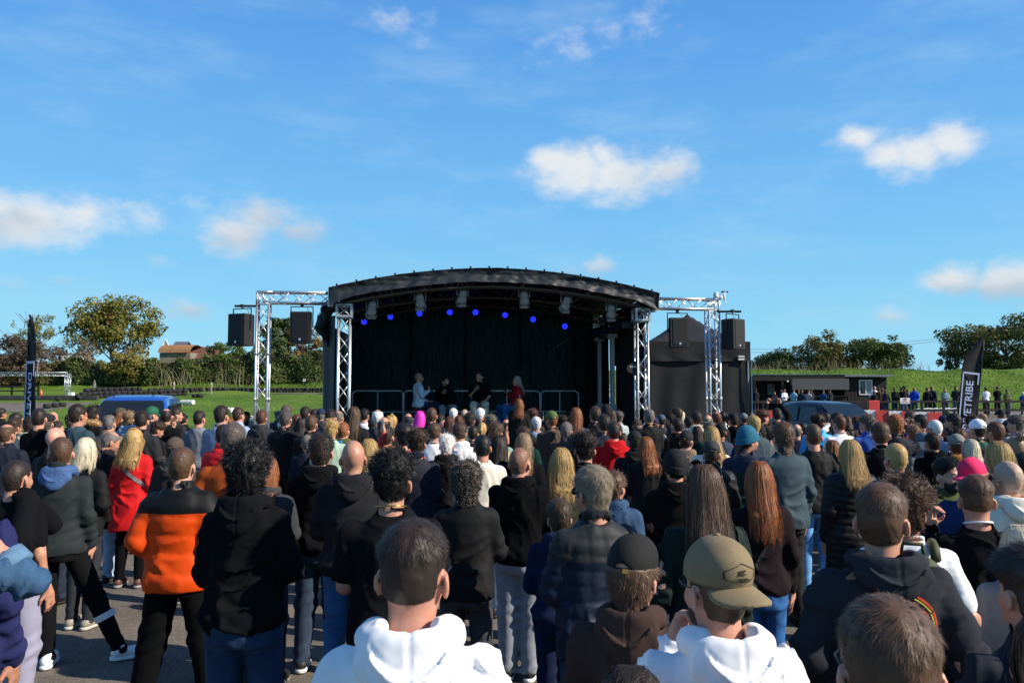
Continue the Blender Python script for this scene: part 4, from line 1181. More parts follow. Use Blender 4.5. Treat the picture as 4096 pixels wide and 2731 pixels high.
def asphalt_mat():
    m = bpy.data.materials.new('asphalt'); m.use_nodes = True; t = m.node_tree; b = t.nodes['Principled BSDF']; b.inputs['Roughness'].default_value = .88; b.inputs['Specular IOR Level'].default_value = .3
    q = t.nodes.new('ShaderNodeTexCoord')
    def nz(sc, det):
        n = t.nodes.new('ShaderNodeTexNoise'); n.inputs['Scale'].default_value = sc; n.inputs['Detail'].default_value = det; n.inputs['Roughness'].default_value = .65; t.links.new(q.outputs['Object'], n.inputs['Vector']); return n.outputs['Fac']
    v = t.nodes.new('ShaderNodeTexVoronoi'); v.inputs['Scale'].default_value = 90; t.links.new(q.outputs['Object'], v.inputs['Vector'])
    r = t.nodes.new('ShaderNodeValToRGB'); e = r.color_ramp.elements
    e[0].position = .3; e[0].color = (.088, .075, .062, 1); e[1].position = .72; e[1].color = (.185, .160, .132, 1)
    t.links.new(nz(.9, 8), r.inputs[0])
    r2 = t.nodes.new('ShaderNodeValToRGB'); e = r2.color_ramp.elements
    e[0].position = .0; e[0].color = (.5, .5, .5, 1); e[1].position = 1.0; e[1].color = (1.5, 1.48, 1.45, 1)
    t.links.new(v.outputs['Color'], r2.inputs[0])
    mx = t.nodes.new('ShaderNodeMix'); mx.data_type = 'RGBA'; mx.blend_type = 'MULTIPLY'; mx.inputs['Factor'].default_value = 1
    t.links.new(r.outputs[0], mx.inputs['A']); t.links.new(r2.outputs[0], mx.inputs['B']); t.links.new(mx.outputs['Result'], b.inputs['Base Color'])
    bp = t.nodes.new('ShaderNodeBump'); bp.inputs['Strength'].default_value = .7; bp.inputs['Distance'].default_value = .006
    t.links.new(nz(120, 3), bp.inputs['Height']); t.links.new(bp.outputs[0], b.inputs['Normal'])
    return m
M_ASPH = asphalt_mat()
tag(link('asphalt', sheet_mesh('asphalt', np.linspace(-34, 34, 35), np.linspace(-20, 25.5, 24), .006), M_ASPH), kind='structure')
tag(link('terrace', sheet_mesh('terrace', np.linspace(9, 60, 40), np.linspace(25.6, 58.5, 34), .012), M_ASPH), kind='structure')
tag(link('race_track', sheet_mesh('race_track', np.linspace(-70, -25.5, 40), np.linspace(42.5, 48.5, 10), .012), M_ASPH), kind='structure')
tag(link('race_track', sheet_mesh('race_track', np.linspace(-26, 6, 30), np.linspace(62.5, 66.5, 6), .012), M_ASPH), kind='structure')

# ================================================================== vegetation
def leaf_mat(name, a, b_, trans=.25):
    key = ('leaf', name, a, b_)
    if key in _mc: return _mc[key]
    m = bpy.data.materials.new(name); m.use_nodes = True; t = m.node_tree; b = t.nodes['Principled BSDF']; b.inputs['Roughness'].default_value = .6; b.inputs['Specular IOR Level'].default_value = .25
    at_ = t.nodes.new('ShaderNodeAttribute'); at_.attribute_name = 'tone'
    r = t.nodes.new('ShaderNodeMix'); r.data_type = 'RGBA'; r.inputs['A'].default_value = tuple(a) + (1,); r.inputs['B'].default_value = tuple(b_) + (1,)
    t.links.new(at_.outputs['Fac'], r.inputs['Factor']); t.links.new(r.outputs['Result'], b.inputs['Base Color'])
    tr = t.nodes.new('ShaderNodeBsdfTranslucent'); t.links.new(r.outputs['Result'], tr.inputs['Color'])
    ms = t.nodes.new('ShaderNodeMixShader'); ms.inputs[0].default_value = trans
    t.links.new(b.outputs[0], ms.inputs[1]); t.links.new(tr.outputs[0], ms.inputs[2]); t.links.new(ms.outputs[0], t.nodes['Material Output'].inputs[0])
    _mc[key] = m
    return m
M_BARK = mat('bark', (.075, .055, .040), .95, var=.35, vscale=7, bump=.6, bscale=18, bdist=.03)
def leaves(P, N, size, tone, g):
    n = len(P)
    N = N + g.normal(size=(n, 3)) * .7; N /= np.linalg.norm(N, axis=1)[:, None]
    u = np.cross(N, g.normal(size=(n, 3))); u /= np.linalg.norm(u, axis=1)[:, None]; v = np.cross(N, u)
    s = (size * g.uniform(.6, 1.35, n))[:, None]
    V = np.stack([P - u * s, P + v * s * .55 + N * s * .15, P + u * s, P - v * s * .55 + N * s * .15], 1).reshape(-1, 3)
    F = np.arange(n * 4).reshape(-1, 4)
    return V, F, np.repeat(tone, 4)
def crown_points(c, r, n, clumps, g, dens=1.0):
    c = np.asarray(c); r = np.asarray(r)
    d = g.normal(size=(clumps, 3)); d /= np.linalg.norm(d, axis=1)[:, None]
    rad = g.uniform(.25, 1.0, clumps) ** .45
    C = d * rad[:, None]
    C[:, 2] = np.maximum(C[:, 2], -.75)
    lob = 1 + .22 * wob(d, 1.1, int(g.integers(1e6)), 5)
    C = C * lob[:, None]
    cs = g.uniform(.12, .30, clumps) * dens
    k = g.choice(clumps, n, p=cs ** 2 / (cs ** 2).sum())
    o = g.normal(size=(n, 3)); o /= np.linalg.norm(o, axis=1)[:, None]
    o *= (g.random(n) ** .4)[:, None]
    P = C[k] + o * cs[k][:, None]
    N = P * .6 + o
    ct = g.uniform(0, 1, clumps)
    return c + P * r, N / (np.linalg.norm(N, axis=1)[:, None] + 1e-6), np.clip(ct[k] * .65 + g.random(n) * .45 - .05, 0, 1), C * r + c
def tree(name, c, r, base, n, size, cols, label, cat='tree', group=None, clumps=70, seed=1, trunk=.18, cols2=None, twigs=0, dens=1.0):
    g = np.random.default_rng(seed)
    root = empty(name, (float(base[0]), float(base[1]), float(base[2])))
    b = np.asarray(base, float)
    P, N, T, C = crown_points(np.asarray(c) - b, r, n, clumps, g, dens)
    V, F, Tn = leaves(P, N, size, T, g)
    me = hmesh('crown', [(V, F, Tn)])
    link('crown', me, leaf_mat('foliage', *cols), root)
    if cols2:
        P2, N2, T2, C2 = crown_points(np.asarray(c) - b + np.asarray(cols2[2]) * np.asarray(r), np.asarray(r) * cols2[3], int(n * .5), clumps // 2, g)
        link('crown', hmesh('crown', [leaves(P2, N2, size, T2, g)]), leaf_mat('foliage', cols2[0], cols2[1]), root)
    tb = MB()
    top = np.asarray(c) - b
    pts = [(0, 0, -.3), tuple(top * .35 + g.normal(size=3) * .15 * trunk * 3), tuple(top * .8), tuple(top + np.array((0, 0, r[2] * .5)))]
    tb.tube(pts, [trunk, trunk * .75, trunk * .5, trunk * .1], 8)
    for i in range(min(16, clumps)):
        e = C[g.integers(len(C))]; f = g.uniform(.3, .85); s0 = top * f
        mid = s0 * .5 + e * .5 + np.array((0, 0, .1 * r[2]))
        tb.tube([tuple(s0), tuple(mid), tuple(e)], [trunk * .42 * (1 - f * .4), trunk * .22, trunk * .05], 5)
    for i in range(twigs):
        e = top + g.normal(size=3) * np.array(r) * (.55, .5, .3) + np.array((0, 0, r[2] * .9)); s0 = top + g.normal(size=3) * np.array(r) * .3
        tb.tube([tuple(s0), tuple(e)], [.04, .012], 4)
    tb.build('trunk', M_BARK, root, True)
    return tag(root, label, cat, group)
def ptree(name, px0, px1, y0, y1, Y, ybase, n, size, cols, label, depth=.9, **kw):
    a, b = at(px0, y0, Y), at(px1, y1, Y)
    c = ((a.x + b.x) / 2, Y, (a.z + b.z) / 2); r = (abs(b.x - a.x) / 2 * .93, abs(b.x - a.x) / 2 * depth, abs(a.z - b.z) / 2 * .93)
    gx = c[0]; z = float(zt(gx, Y))
    return tree(name, c, r, (gx, Y, z), n, size, cols, label, **kw)
G_OLV = ((0.0798, 0.087, 0.0174), (0.2392, 0.2175, 0.0435)); G_GRN = ((0.0319, 0.0653, 0.0145), (0.116, 0.174, 0.0348)); G_DRK = ((0.0203, 0.0377, 0.013), (0.0725, 0.1044, 0.029))
G_RUS = ((0.1305, 0.0798, 0.0319), (0.29, 0.1812, 0.058)); G_PUR = ((0.058, 0.0406, 0.0319), (0.1522, 0.1087, 0.0725)); G_YEL = ((0.145, 0.1276, 0.0319), (0.319, 0.2537, 0.0653)); G_TWG = ((0.145, 0.1232, 0.0798), (0.3045, 0.261, 0.174))
G_HED = ((0.029, 0.0493, 0.013), (0.1232, 0.1522, 0.0377)); G_BRM = ((0.0725, 0.0725, 0.0232), (0.1885, 0.1668, 0.0551))
ptree('ash_tree', 272, 633, 1180, 1420, 86, 0, 9500, .17, G_OLV, 'tall ash tree with yellowing leaves rising behind the blue van', clumps=120, seed=3, trunk=.22, cols2=(G_RUS[0], G_RUS[1], (-.2, 0, .0), .5))
ptree('young_tree', 60, 205, 1250, 1420, 82, 0, 1700, .13, ((0.1015, 0.1087, 0.029), (0.24, 0.232, 0.0653)), 'thin airy young tree behind the left feather flag', clumps=60, seed=4, trunk=.10, twigs=8)
ptree('bramble_thicket', -60, 250, 1335, 1550, 77, 0, 6000, .15, G_PUR, 'purple-brown leafless thicket at the far left edge', cat='bush', clumps=90, seed=5, trunk=.07, twigs=40)
ptree('willow_bush', 415, 592, 1385, 1530, 76, 0, 4200, .11, G_YEL, 'rounded yellow-olive bush in front of the ash tree', cat='bush', clumps=60, seed=6, trunk=.07, twigs=20)
ptree('dry_shrub', 292, 412, 1362, 1500, 78, 0, 1300, .12, G_TWG, 'grey dry shrub beside the ash tree trunk', cat='bush', clumps=40, seed=7, trunk=.06, twigs=50)
ptree('pine_tree', 1030, 1190, 1262, 1420, 90, 0, 4600, .16, ((0.029, 0.0522, 0.0174), (0.0943, 0.1305, 0.0377)), 'dark pine crown showing between the left truss and stage', clumps=46, seed=8, trunk=.2)
ptree('autumn_tree', 1120, 1300, 1285, 1460, 92, 0, 4200, .16, ((0.1087, 0.0725, 0.0232), (0.261, 0.1668, 0.0493)), 'rust-brown autumn tree just left of the stage curtain', clumps=50, seed=9, trunk=.2)
ptree('hedge_shrub', 822, 1010, 1360, 1500, 80, 0, 4200, .13, G_GRN, 'bushy green shrub right of the tiled barn', cat='bush', clumps=60, seed=10, trunk=.1)
ptree('oak_tree', 3000, 3210, 1405, 1520, 100, 0, 7500, .16, G_DRK, 'small round dark oak right of the black gazebo', clumps=60, seed=11, trunk=.25, dens=1.35)
ptree('sycamore_tree', 3180, 3392, 1345, 1510, 98, 0, 8000, .17, ((0.058, 0.0653, 0.0174), (0.1812, 0.1522, 0.0435)), 'orange-tinged tree above the black hut roof', clumps=64, seed=12, trunk=.25, dens=1.35)
ptree('sycamore_tree', 3372, 3628, 1348, 1505, 97, 0, 10000, .17, ((0.0261, 0.0522, 0.0145), (0.0943, 0.1232, 0.029)), 'broad dark green tree right of the hut roof', clumps=64, seed=13, trunk=.25, dens=1.35)
ptree('hawthorn_tree', 3790, 4260, 1282, 1500, 95, 0, 17000, .18, ((0.0348, 0.0522, 0.0159), (0.1276, 0.1276, 0.0348)), 'large spreading tree at the right edge behind the feather flag', clumps=90, seed=14, trunk=.3, dens=1.2, twigs=6)
ptree('hawthorn_tree', 3745, 3850, 1370, 1490, 94, 0, 1300, .15, ((0.0435, 0.0609, 0.0203), (0.1305, 0.1305, 0.0435)), 'sparse low tree left of the right feather flag', clumps=30, seed=15, trunk=.1, twigs=10)
# hedge bank: each run of hedge is one thing
def hedge(px0, px1, ytop, Y, cols, n, seed, label, size=.13, ybot=1545):
    g = np.random.default_rng(seed)
    a, b = at(px0, ytop, Y), at(px1, ytop, Y); x0, x1 = a.x, b.x
    root = empty('hedge', ((x0 + x1) / 2, Y, float(zt((x0 + x1) / 2, Y))))
    zb = root.location.z; H = a.z - zb
    x = g.uniform(x0, x1, n); t = g.random(n) ** .7
    hh = H * (.82 + .10 * np.sin(x * .9 + seed) + .08 * np.sin(x * 2.3 + seed * 2) + .05 * np.sin(x * 5.1))
    z = t * hh; y = Y - 1.6 * (1 - t * .75) + g.normal(0, .25, n) + .35 * np.sin(x * 1.7 + z * 1.3)
    P = np.stack([x - root.location.x, y - Y, z], 1)
    N = np.stack([g.normal(0, .3, n), -np.ones(n), t], 1)
    cl = .5 + .5 * np.sin(x * 1.1 + 2 * np.sin(z * 1.7 + seed)) * np.cos(z * 1.3 + x * .4)
    link('foliage', hmesh('foliage', [leaves(P, N, size, np.clip(cl * .6 + g.random(n) * .45, 0, 1), g)]), leaf_mat('foliage', *cols), root)
    core = MB(); k = 24
    for i in range(k):
        xa = x0 + (x1 - x0) * i / k; xb = x0 + (x1 - x0) * (i + 1) / k
        core.box((xa - root.location.x, -.9, -.3), (xb - root.location.x, .8, H * (.62 + .12 * math.sin(i * 1.7))))
    core.build('stems', mat('hedge_stems', (.028, .026, .014), .95, var=.4, vscale=3), root)
    return tag(root, label, 'hedge')
hedge(-120, 300, 1425, 78, G_BRM, 6500, 21, 'brown-green hedge behind the left gate truss')
hedge(290, 640, 1425, 77.5, G_HED, 7500, 22, 'hedge of brambles below the ash tree')
hedge(600, 900, 1418, 78.5, G_HED, 6000, 23, 'dark green hedge in front of the old barn')
hedge(880, 1300, 1378, 79.5, G_HED, 10500, 24, 'high mixed hedge between left truss and stage')
# rough grass and dry stems, uncountable
def tufts(name, n, xr, yr, h, cols, seed, label, cond=None, w=.012):
    g = np.random.default_rng(seed)
    x = g.uniform(*xr, n); y = g.uniform(*yr, n)
    if cond is not None:
        k = cond(x, y); x, y = x[k], y[k]
    n = len(x); z = zt(x, y) + lump(x, y)
    hh = h * g.uniform(.4, 1.4, n); lean = g.normal(0, .35, (n, 2)) * hh[:, None]
    a = g.uniform(0, 6.28, n); dx = np.cos(a) * w; dy = np.sin(a) * w
    p0 = np.stack([x, y, z - .02], 1); sd = np.stack([dx, dy, 0 * dx], 1)
    mid = p0 + np.stack([lean[:, 0] * .35, lean[:, 1] * .35, hh * .6], 1); tip = p0 + np.stack([lean[:, 0], lean[:, 1], hh], 1)
    sd /= w
    me = hmesh(name, [ribbons(np.stack([p0, mid, tip], 1), np.array([w, w * .8, w * .1]), sd, g.random(n))])
    return tag(link(name, me, leaf_mat('grass', *cols)), label, 'grass', kind='stuff')
tufts('grass', 20000, (16, 46), (59, 76), .11, ((.06, .13, .012), (.17, .26, .045)), 31, 'long green grass on the bank behind the fence', w=.03)
tufts('grass', 9000, (-34, -4), (68, 78), .20, ((.06, .11, .012), (.16, .23, .04)), 32, 'long grass at the foot of the hedges', w=.03)
tufts('grass', 11000, (-26, 2), (26.5, 60), .06, ((.06, .13, .010), (.12, .22, .025)), 33, 'short mown grass of the infield', w=.02)
tufts('dry_stems', 420, (15, 40), (74, 77), .9, ((.16, .13, .06), (.30, .25, .13)), 34, 'dry seed stems along the top of the bank', w=.018)
tufts('reeds', 170, (-34, -21), (75, 76.5), 1.9, ((.24, .20, .11), (.40, .34, .21)), 35, 'pale dry reeds in front of the hedge', w=.02, cond=lambda x, y: (np.abs(x + 33) < 2) | (np.abs(x + 26.8) < 1.6))
# ================================================================== stage
ST_C = Vector((-.355, 17.85, 0)); ST_A = math.atan2(.9, 6.75)
ST_U = Vector((math.cos(ST_A), math.sin(ST_A), 0)); ST_V = Vector((-math.sin(ST_A), math.cos(ST_A), 0))
MS = Matrix.Translation(ST_C) @ Matrix.Rotation(ST_A, 4, 'Z')
def sp(u, v, z): return MS @ Vector((u, v, z))
def sroot(name, u=0, v=0, z=0, rz=0.0):
    o = empty(name, sp(u, v, z)); o.rotation_euler = (0, 0, ST_A + rz); return o
M_ALU = mat('aluminium', (.62, .63, .65), .38, metal=.85, var=.08, vscale=9, bump=.05, bscale=40)
M_GALV = mat('galvanised_steel', (.42, .44, .46), .5, metal=.7, var=.12, vscale=8)
M_PVC = mat('black_pvc', (.011, .015, .020), .55, var=.12, vscale=3, bump=.22, bscale=1.6, bdist=.05, spec=.45, ridged=True)
M_BLKF = mat('black_fabric', (.012, .0125, .014), .95, var=.2, vscale=3, bump=.25, bscale=5, bdist=.04)
M_BLKM = mat('black_metal', (.014, .014, .015), .5, var=.15)
M_BLKP = mat('black_plastic', (.016, .016, .018), .55, var=.1, bump=.1, bscale=80)
M_GRILL = mat('speaker_grille', (.010, .010, .011), .6, var=.3, vscale=60, bump=.6, bscale=120, bdist=.004)
M_BADGE = mat('silver_badge', (.55, .56, .58), .3, metal=.6, var=0)
DECK = 1.0
# platform
o = sroot('stage_platform')
b = MB(); b.box((-3.6, -.05, DECK - .1), (3.6, 6.2, DECK)); b.build('deck', mat('stage_ply', (.03, .028, .026), .7, var=.2, vscale=2), o)
b = MB()
n = 60
for i in range(n):   # pleated skirt
    u0 = -3.6 + 7.2 * i / n; u1 = -3.6 + 7.2 * (i + 1) / n; va = -.08 + .03 * (i % 2); vb = -.08 + .03 * ((i + 1) % 2)
    b.add([(u0, va, .0), (u1, vb, .0), (u1, vb, DECK - .1), (u0, va, DECK - .1)], [(0, 1, 2, 3)])
b.build('skirt', M_BLKF, o)
for u in (-3.4, -1.2, 1.2, 3.4):
    for v in (.3, 3, 5.9):
        l = MB(); l.tube([(u, v, 0), (u, v, DECK - .1)], .03, 8); l.build('leg', M_GALV, o)
tag(o, 'black stage platform behind the crowd under the arched canopy', 'stage')
# roof
def arch(u): return 4.83 - .50 * (abs(u) / 3.72) ** 1.9
o = sroot('stage_canopy')
g = np.random.default_rng(8)
nu, nv = 120, 14
us = np.linspace(-3.72, 3.72, nu); V = []; F = []
for i, u in enumerate(us):
    for j in range(nv):
        t = j / (nv - 1)
        z = arch(u) - (.31 + .10 * max(0, (abs(u) - 3.0) / .72) ** 2) * t; v = -.42 + .05 * math.sin(t * 3.1)
        V.append((u, v, z))
V = np.array(V)
w = wob(V * np.array((1, 1, 1)), .5, 41, 7, (1, 1, 1.6)); w2 = wob(V + w[:, None] * .1, .22, 42, 6, (1.2, 1, .7))
V[:, 1] -= .016 * w + .012 * (1 - np.abs(w2)) * 1.2 + .008 * wob(V, .09, 43, 6)
V[:, 2] += .006 * w * (np.arange(len(V)) % nv) / nv
F = [(i * nv + j, i * nv + j + 1, (i + 1) * nv + j + 1, (i + 1) * nv + j) for i in range(nu - 1) for j in range(nv - 1)]
link('valance', mesh_np('valance', V, [tuple(reversed(f)) for f in F]), M_PVC, o)
V = []; vs = np.linspace(-.42, 6.3, 12)
for u in us:
    for v in vs: V.append((u, v, arch(u) + .012 * math.sin(v * 4 + u * 2) * (v > -.4)))
F = [(i * 12 + j, i * 12 + j + 1, (i + 1) * 12 + j + 1, (i + 1) * 12 + j) for i in range(nu - 1) for j in range(11)]
link('roof_sheet', mesh_np('roof_sheet', V, F), M_PVC, o)
for sgn in (-1, 1):
    V = []; k = 40
    for i in range(k):
        v = -.42 + 6.7 * i / (k - 1)
        for t in (0, .3, .6, 1): V.append((sgn * (3.72 + .02 * math.sin(v * 9 + t * 3)), v, arch(3.72) - .36 * t))
    link('side_valance', mesh_np('side_valance', V, [(i * 4 + j, i * 4 + j + 1, i * 4 + j + 5, i * 4 + j + 4) for i in range(k - 1) for j in range(3)]), M_PVC, o)
for i in range(18):
    u = -3.55 + 7.1 * i / 17
    k = MB(); k.lathe([(.016, 0), (.014, .02), (.026, .022), (.024, .045), (.006, .05)], 8, c=(u, -.40, arch(u) - .004)); k.build('stud', M_BLKM, o, True)
for v in (.0, 2.0, 4.0, 5.9):   # arched trusses under the sheet
    a = MB(); ul = np.linspace(-3.55, 3.55, 30)
    for dz, dv in ((.09, -.12), (.09, .12), (.36, -.12), (.36, .12)):
        a.tube([(u, v + dv, arch(u) - dz - .02) for u in ul], .024, 6)
    for i in range(29):
        for dv in (-.12, .12):
            a.tube([(ul[i], v + dv, arch(ul[i]) - (.11 if i % 2 else .38)), (ul[i + 1], v + dv, arch(ul[i + 1]) - (.38 if i % 2 else .11))], .010, 5)
    a.build('arch_truss', mat('dull_alloy', (.13, .12, .11), .6, metal=.3, var=.1), o, True)
for u in (-2.4, -.8, .8, 2.4):
    a = MB(); a.tube([(u, -.1, arch(u) - .12), (u, 6.0, arch(u) - .12)], .024, 6); a.build('purlin', M_GALV, o, True)
tag(o, 'black arched canopy roof with studded valance over the stage', 'canopy')

def truss_geo(p, q, w=.25, step=.36, up=None):
    """four chords + lattice between p and q (local coords)"""
    p, q = Vector(p), Vector(q); ax = (q - p).normalized(); L = (q - p).length
    up = Vector(up) if up else (Vector((0, 1, 0)) if abs(ax.z) > .5 else Vector((0, 0, 1)))
    e1 = ax.cross(up).normalized(); e2 = ax.cross(e1).normalized()
    h = w / 2; cs = [(h, h), (-h, h), (-h, -h), (h, -h)]
    chords = []
    for (a, b_) in cs:
        m = MB(); off = e1 * a + e2 * b_; m.tube([p + off, q + off], .025, 10); chords.append(m)
    faces = []
    n = max(2, round(L / step))
    for k in range(4):
        m = MB(); c0 = cs[k]; c1 = cs[(k + 1) % 4]
        for i in range(n):
            a0, a1 = (c0, c1) if (i + k) % 2 else (c1, c0)
            m.tube([p + ax * (L * i / n) + e1 * a0[0] + e2 * a0[1], p + ax * (L * (i + 1) / n) + e1 * a1[0] + e2 * a1[1]], .0115, 6)
        for i in (0, n):
            m.tube([p + ax * (L * i / n) + e1 * c0[0] + e2 * c0[1], p + ax * (L * i / n) + e1 * c1[0] + e2 * c1[1]], .0115, 6)
        faces.append(m)
    return chords, faces
def truss_parts(root, p, q, w=.25, step=.36, m=None):
    ch, fa = truss_geo(p, q, w, step)
    for c in ch: c.build('chord', m or M_ALU, root, True)
    for f in fa: f.build('lattice', m or M_ALU, root, True)
def tower(u, v, label, h=3.70, m=None):
    o = sroot('truss_tower', u, v)
    truss_parts(o, (0, 0, .03), (0, 0, h), m=m)
    b = MB(); b.box((-.3, -.3, 0), (.3, .3, .03)); b.build('base_plate', M_GALV, o)
    hd = empty('head_block', (0, 0, 0)); hd.parent = o
    b = MB()
    for x in (-.16, .16):
        for y in (-.16, .16): b.box((x - .025, y - .025, h), (x + .025, y + .025, h + .30))
    for z in (h + .01, h + .26):
        for s in (-1, 1):
            b.box((-.135, s * .16 - .022, z), (.135, s * .16 + .022, z + .045)); b.box((s * .16 - .022, -.135, z), (s * .16 + .022, .135, z + .045))
    b.build('frame', M_GALV, hd)
    b = MB()
    for s in (-.16, .16):
        b.tube([(-.13, s, h + .05), (.13, s, h + .26)], .012, 6); b.tube([(.13, s, h + .05), (-.13, s, h + .26)], .012, 6)
        b.tube([(s, -.13, h + .05), (s, .13, h + .26)], .012, 6)
    b.build('brace', M_GALV, hd)
    b = MB(); b.lathe([(.05, -.02), (.05, .02)], 14, M=Matrix.Translation((0, -.19, h + .25)) @ Matrix.Rotation(R(90), 4, 'X')); b.build('eyelet', M_GALV, hd, True)
    return tag(o, label, 'truss')
tower(-3.405, 0, 'silver lattice tower holding the left front of the canopy')
tower(3.405, 0, 'silver lattice tower holding the right front of the canopy')
tower(-3.35, 5.95, 'rear lattice tower hidden behind the left of the stage', h=3.6)
tower(3.2, 5.95, 'dull rear lattice tower inside the right of the stage', h=3.6, m=mat('dull_alloy2', (.34, .32, .30), .5, metal=.6, var=.1))
def goal(sgn, label):
    o = sroot('speaker_frame', sgn * 5.15, 0)
    ztop, zb = 4.245, 4.02
    x1 = -sgn * 1.45
    truss_parts(o, (0, 0, .03), (0, 0, 3.99), w=.25)
    truss_parts(o, (sgn * -.0, 0, (ztop + zb) / 2 + .0), (x1, 0, (ztop + zb) / 2), w=.235, step=.3)
    c = MB()
    for y in (-.125, .125):
        c.tube([(sgn * .125, y, 3.95), (sgn * .125, y, ztop)], .026, 10); c.tube([(sgn * .125, y, ztop), (-sgn * .2, y, ztop)], .026, 10)
        c.tube([(sgn * .125, y, ztop), (-sgn * .125, y, zb)], .013, 6)
    c.build('corner', M_ALU, o, True)
    b = MB(); b.box((-.35, -.35, 0), (.35, .35, .025)); b.build('base_plate', M_GALV, o)
    for z in (.9, 1.9, 2.9):
        for a in (-.125, .125):
            for c_ in (-.125, .125):
                k = MB(); k.tube([(a, c_, z - .05), (a, c_, z + .05)], .031, 10); k.build('coupler', M_ALU, o, True)
    k = MB(); k.box((x1 - .06, -.15, 3.94), (x1 + .06, .15, 4.30)); k.build('hinge_plate', M_ALU, o)
    k = MB()
    k.tube([(x1, 0, 4.12), (-sgn * 1.62, 0, 4.12)], .04, 8); k.build('bracket', M_ALU, o, True)
    return tag(o, label, 'truss')
goal(-1, 'silver goalpost truss left of the stage carrying two loudspeakers')
goal(1, 'silver goalpost truss right of the stage carrying two loudspeakers')
def speaker(px0, px1, y0, y1, Y, rz, label, boom=None, boomY=None):
    a, b_ = at(px0, y0, Y), at(px1, y1, Y); h = a.z - b_.z; wd = .44
    c = (a + b_) / 2
    o = empty('loudspeaker', (c.x, Y, b_.z), rz)
    m = MB(); d = .40
    prof = [(-wd / 2, -.18), (wd / 2, -.18), (wd / 2, 0), (wd * .33, d - .18), (-wd * .33, d - .18), (-wd / 2, 0)]
    n = len(prof); e = .018
    V = [(x * (1 - e), y * (1 - e), 0) for x, y in prof] + [(x, y, e) for x, y in prof] + [(x, y, h - e) for x, y in prof] + [(x * (1 - e), y * (1 - e), h) for x, y in prof]
    F = [tuple(range(n - 1, -1, -1)), tuple(range(3 * n, 4 * n))] + [(r * n + i, r * n + (i + 1) % n, (r + 1) * n + (i + 1) % n, (r + 1) * n + i) for r in range(3) for i in range(n)]
    m.add(V, F); m.build('cabinet', M_BLKP, o)
    m = MB(); m.box((-wd * .38, -.192, .05), (wd * .38, -.181, h - .03)); gr = m.build('grille', M_GRILL, o)
    for i in range(18):
        k = MB() if i == 0 else k
        z = .06 + (h - .11) * i / 17
        k.box((-wd * .37, -.196, z), (wd * .37, -.1925, z + .008))
    k.build('louvre', M_BLKP, gr)
    m = MB(); m.box((-.022, -.1995, .052), (.022, -.197, .100)); m.build('badge', M_BADGE, o)
    m = MB(); m.tube([(-wd * .5 - .02, 0, h * .5), (-wd * .5 - .02, 0, h + .12), (wd * .5 + .02, 0, h + .12), (wd * .5 + .02, 0, h * .5)], .016, 6); m.build('yoke', M_BLKM, o)
    if boom:
        p = o.matrix_basis.inverted() @ Vector(boom[0]); q = o.matrix_basis.inverted() @ Vector(boom[1])
        m = MB(); m.tube([p, q], .026, 8); m.tube([(0, 0, h + .12), ((p.x + q.x) / 2 * 0, 0, p.z)], .018, 6); m.box((-.035, -.035, p.z - .03), (.035, .035, p.z + .035)); m.build('boom', M_BLKM, o)
    else:
        m = MB(); m.box((-.03, -.03, h + .12), (.03, .03, h + .20)); m.build('clamp', M_BLKM, o)
    c_ = MB(); c_.tube([(.1, .05, h + .1), (.14, .04, h + .02), (.17, .06, h - .06), (.12, .1, h - .2)], .006, 5); c_.build('cable', M_BLKM, o)
    return tag(o, label, 'loudspeaker')
yl = 17.2
def pt(px, py, Y): return tuple(at(px, py, Y))
speaker(1165, 1249, 1249, 1373, 17.25, R(3), 'black loudspeaker hanging between left truss leg and stage')
speaker(925, 1010, 1257, 1383, 16.9, R(-22), 'black loudspeaker on a boom outside the left truss leg', (pt(938, 1224, 16.9), pt(1040, 1224, 17.05)))
speaker(2671, 2750, 1273, 1389, 18.35, R(6), 'black loudspeaker hanging in front of the gazebo peak')
speaker(2890, 2973, 1277, 1396, 18.3, R(38), 'black loudspeaker angled away outside the right truss leg', (pt(2868, 1246, 18.4), pt(2965, 1246, 18.3)))
# backdrop of four hanging sheets, side curtains
o = sroot('backdrop', 0, 5.55)
M_MESH = bpy.data.materials.new('scrim'); M_MESH.use_nodes = True
_t = M_MESH.node_tree; _b = _t.nodes['Principled BSDF']; _b.inputs['Roughness'].default_value = .9
_b.inputs['Base Color'].default_value = (.012, .016, .019, 1)
_q = _t.nodes.new('ShaderNodeTexCoord'); _mp = _t.nodes.new('ShaderNodeMapping'); _mp.inputs['Scale'].default_value = (30, 30, 2.5); _t.links.new(_q.outputs['Object'], _mp.inputs[0])
_n = _t.nodes.new('ShaderNodeTexNoise'); _n.inputs['Scale'].default_value = 1; _n.inputs['Detail'].default_value = 5; _t.links.new(_mp.outputs[0], _n.inputs['Vector'])
_r = _t.nodes.new('ShaderNodeValToRGB'); _r.color_ramp.elements[0].color = (.006, .008, .009, 1); _r.color_ramp.elements[1].color = (.020, .030, .037, 1); _r.color_ramp.elements[0].position = .35; _r.color_ramp.elements[1].position = .75
_t.links.new(_n.outputs['Fac'], _r.inputs[0]); _t.links.new(_r.outputs[0], _b.inputs['Base Color'])
_tl = _t.nodes.new('ShaderNodeBsdfTranslucent'); _t.links.new(_r.outputs[0], _tl.inputs['Color']); _ms = _t.nodes.new('ShaderNodeMixShader'); _ms.inputs[0].default_value = .55
_t.links.new(_b.outputs[0], _ms.inputs[1]); _t.links.new(_tl.outputs[0], _ms.inputs[2]); _t.links.new(_ms.outputs[0], _t.nodes['Material Output'].inputs[0])
ed = [-3.6, -1.9, -.3, 1.35, 3.0, 3.55]
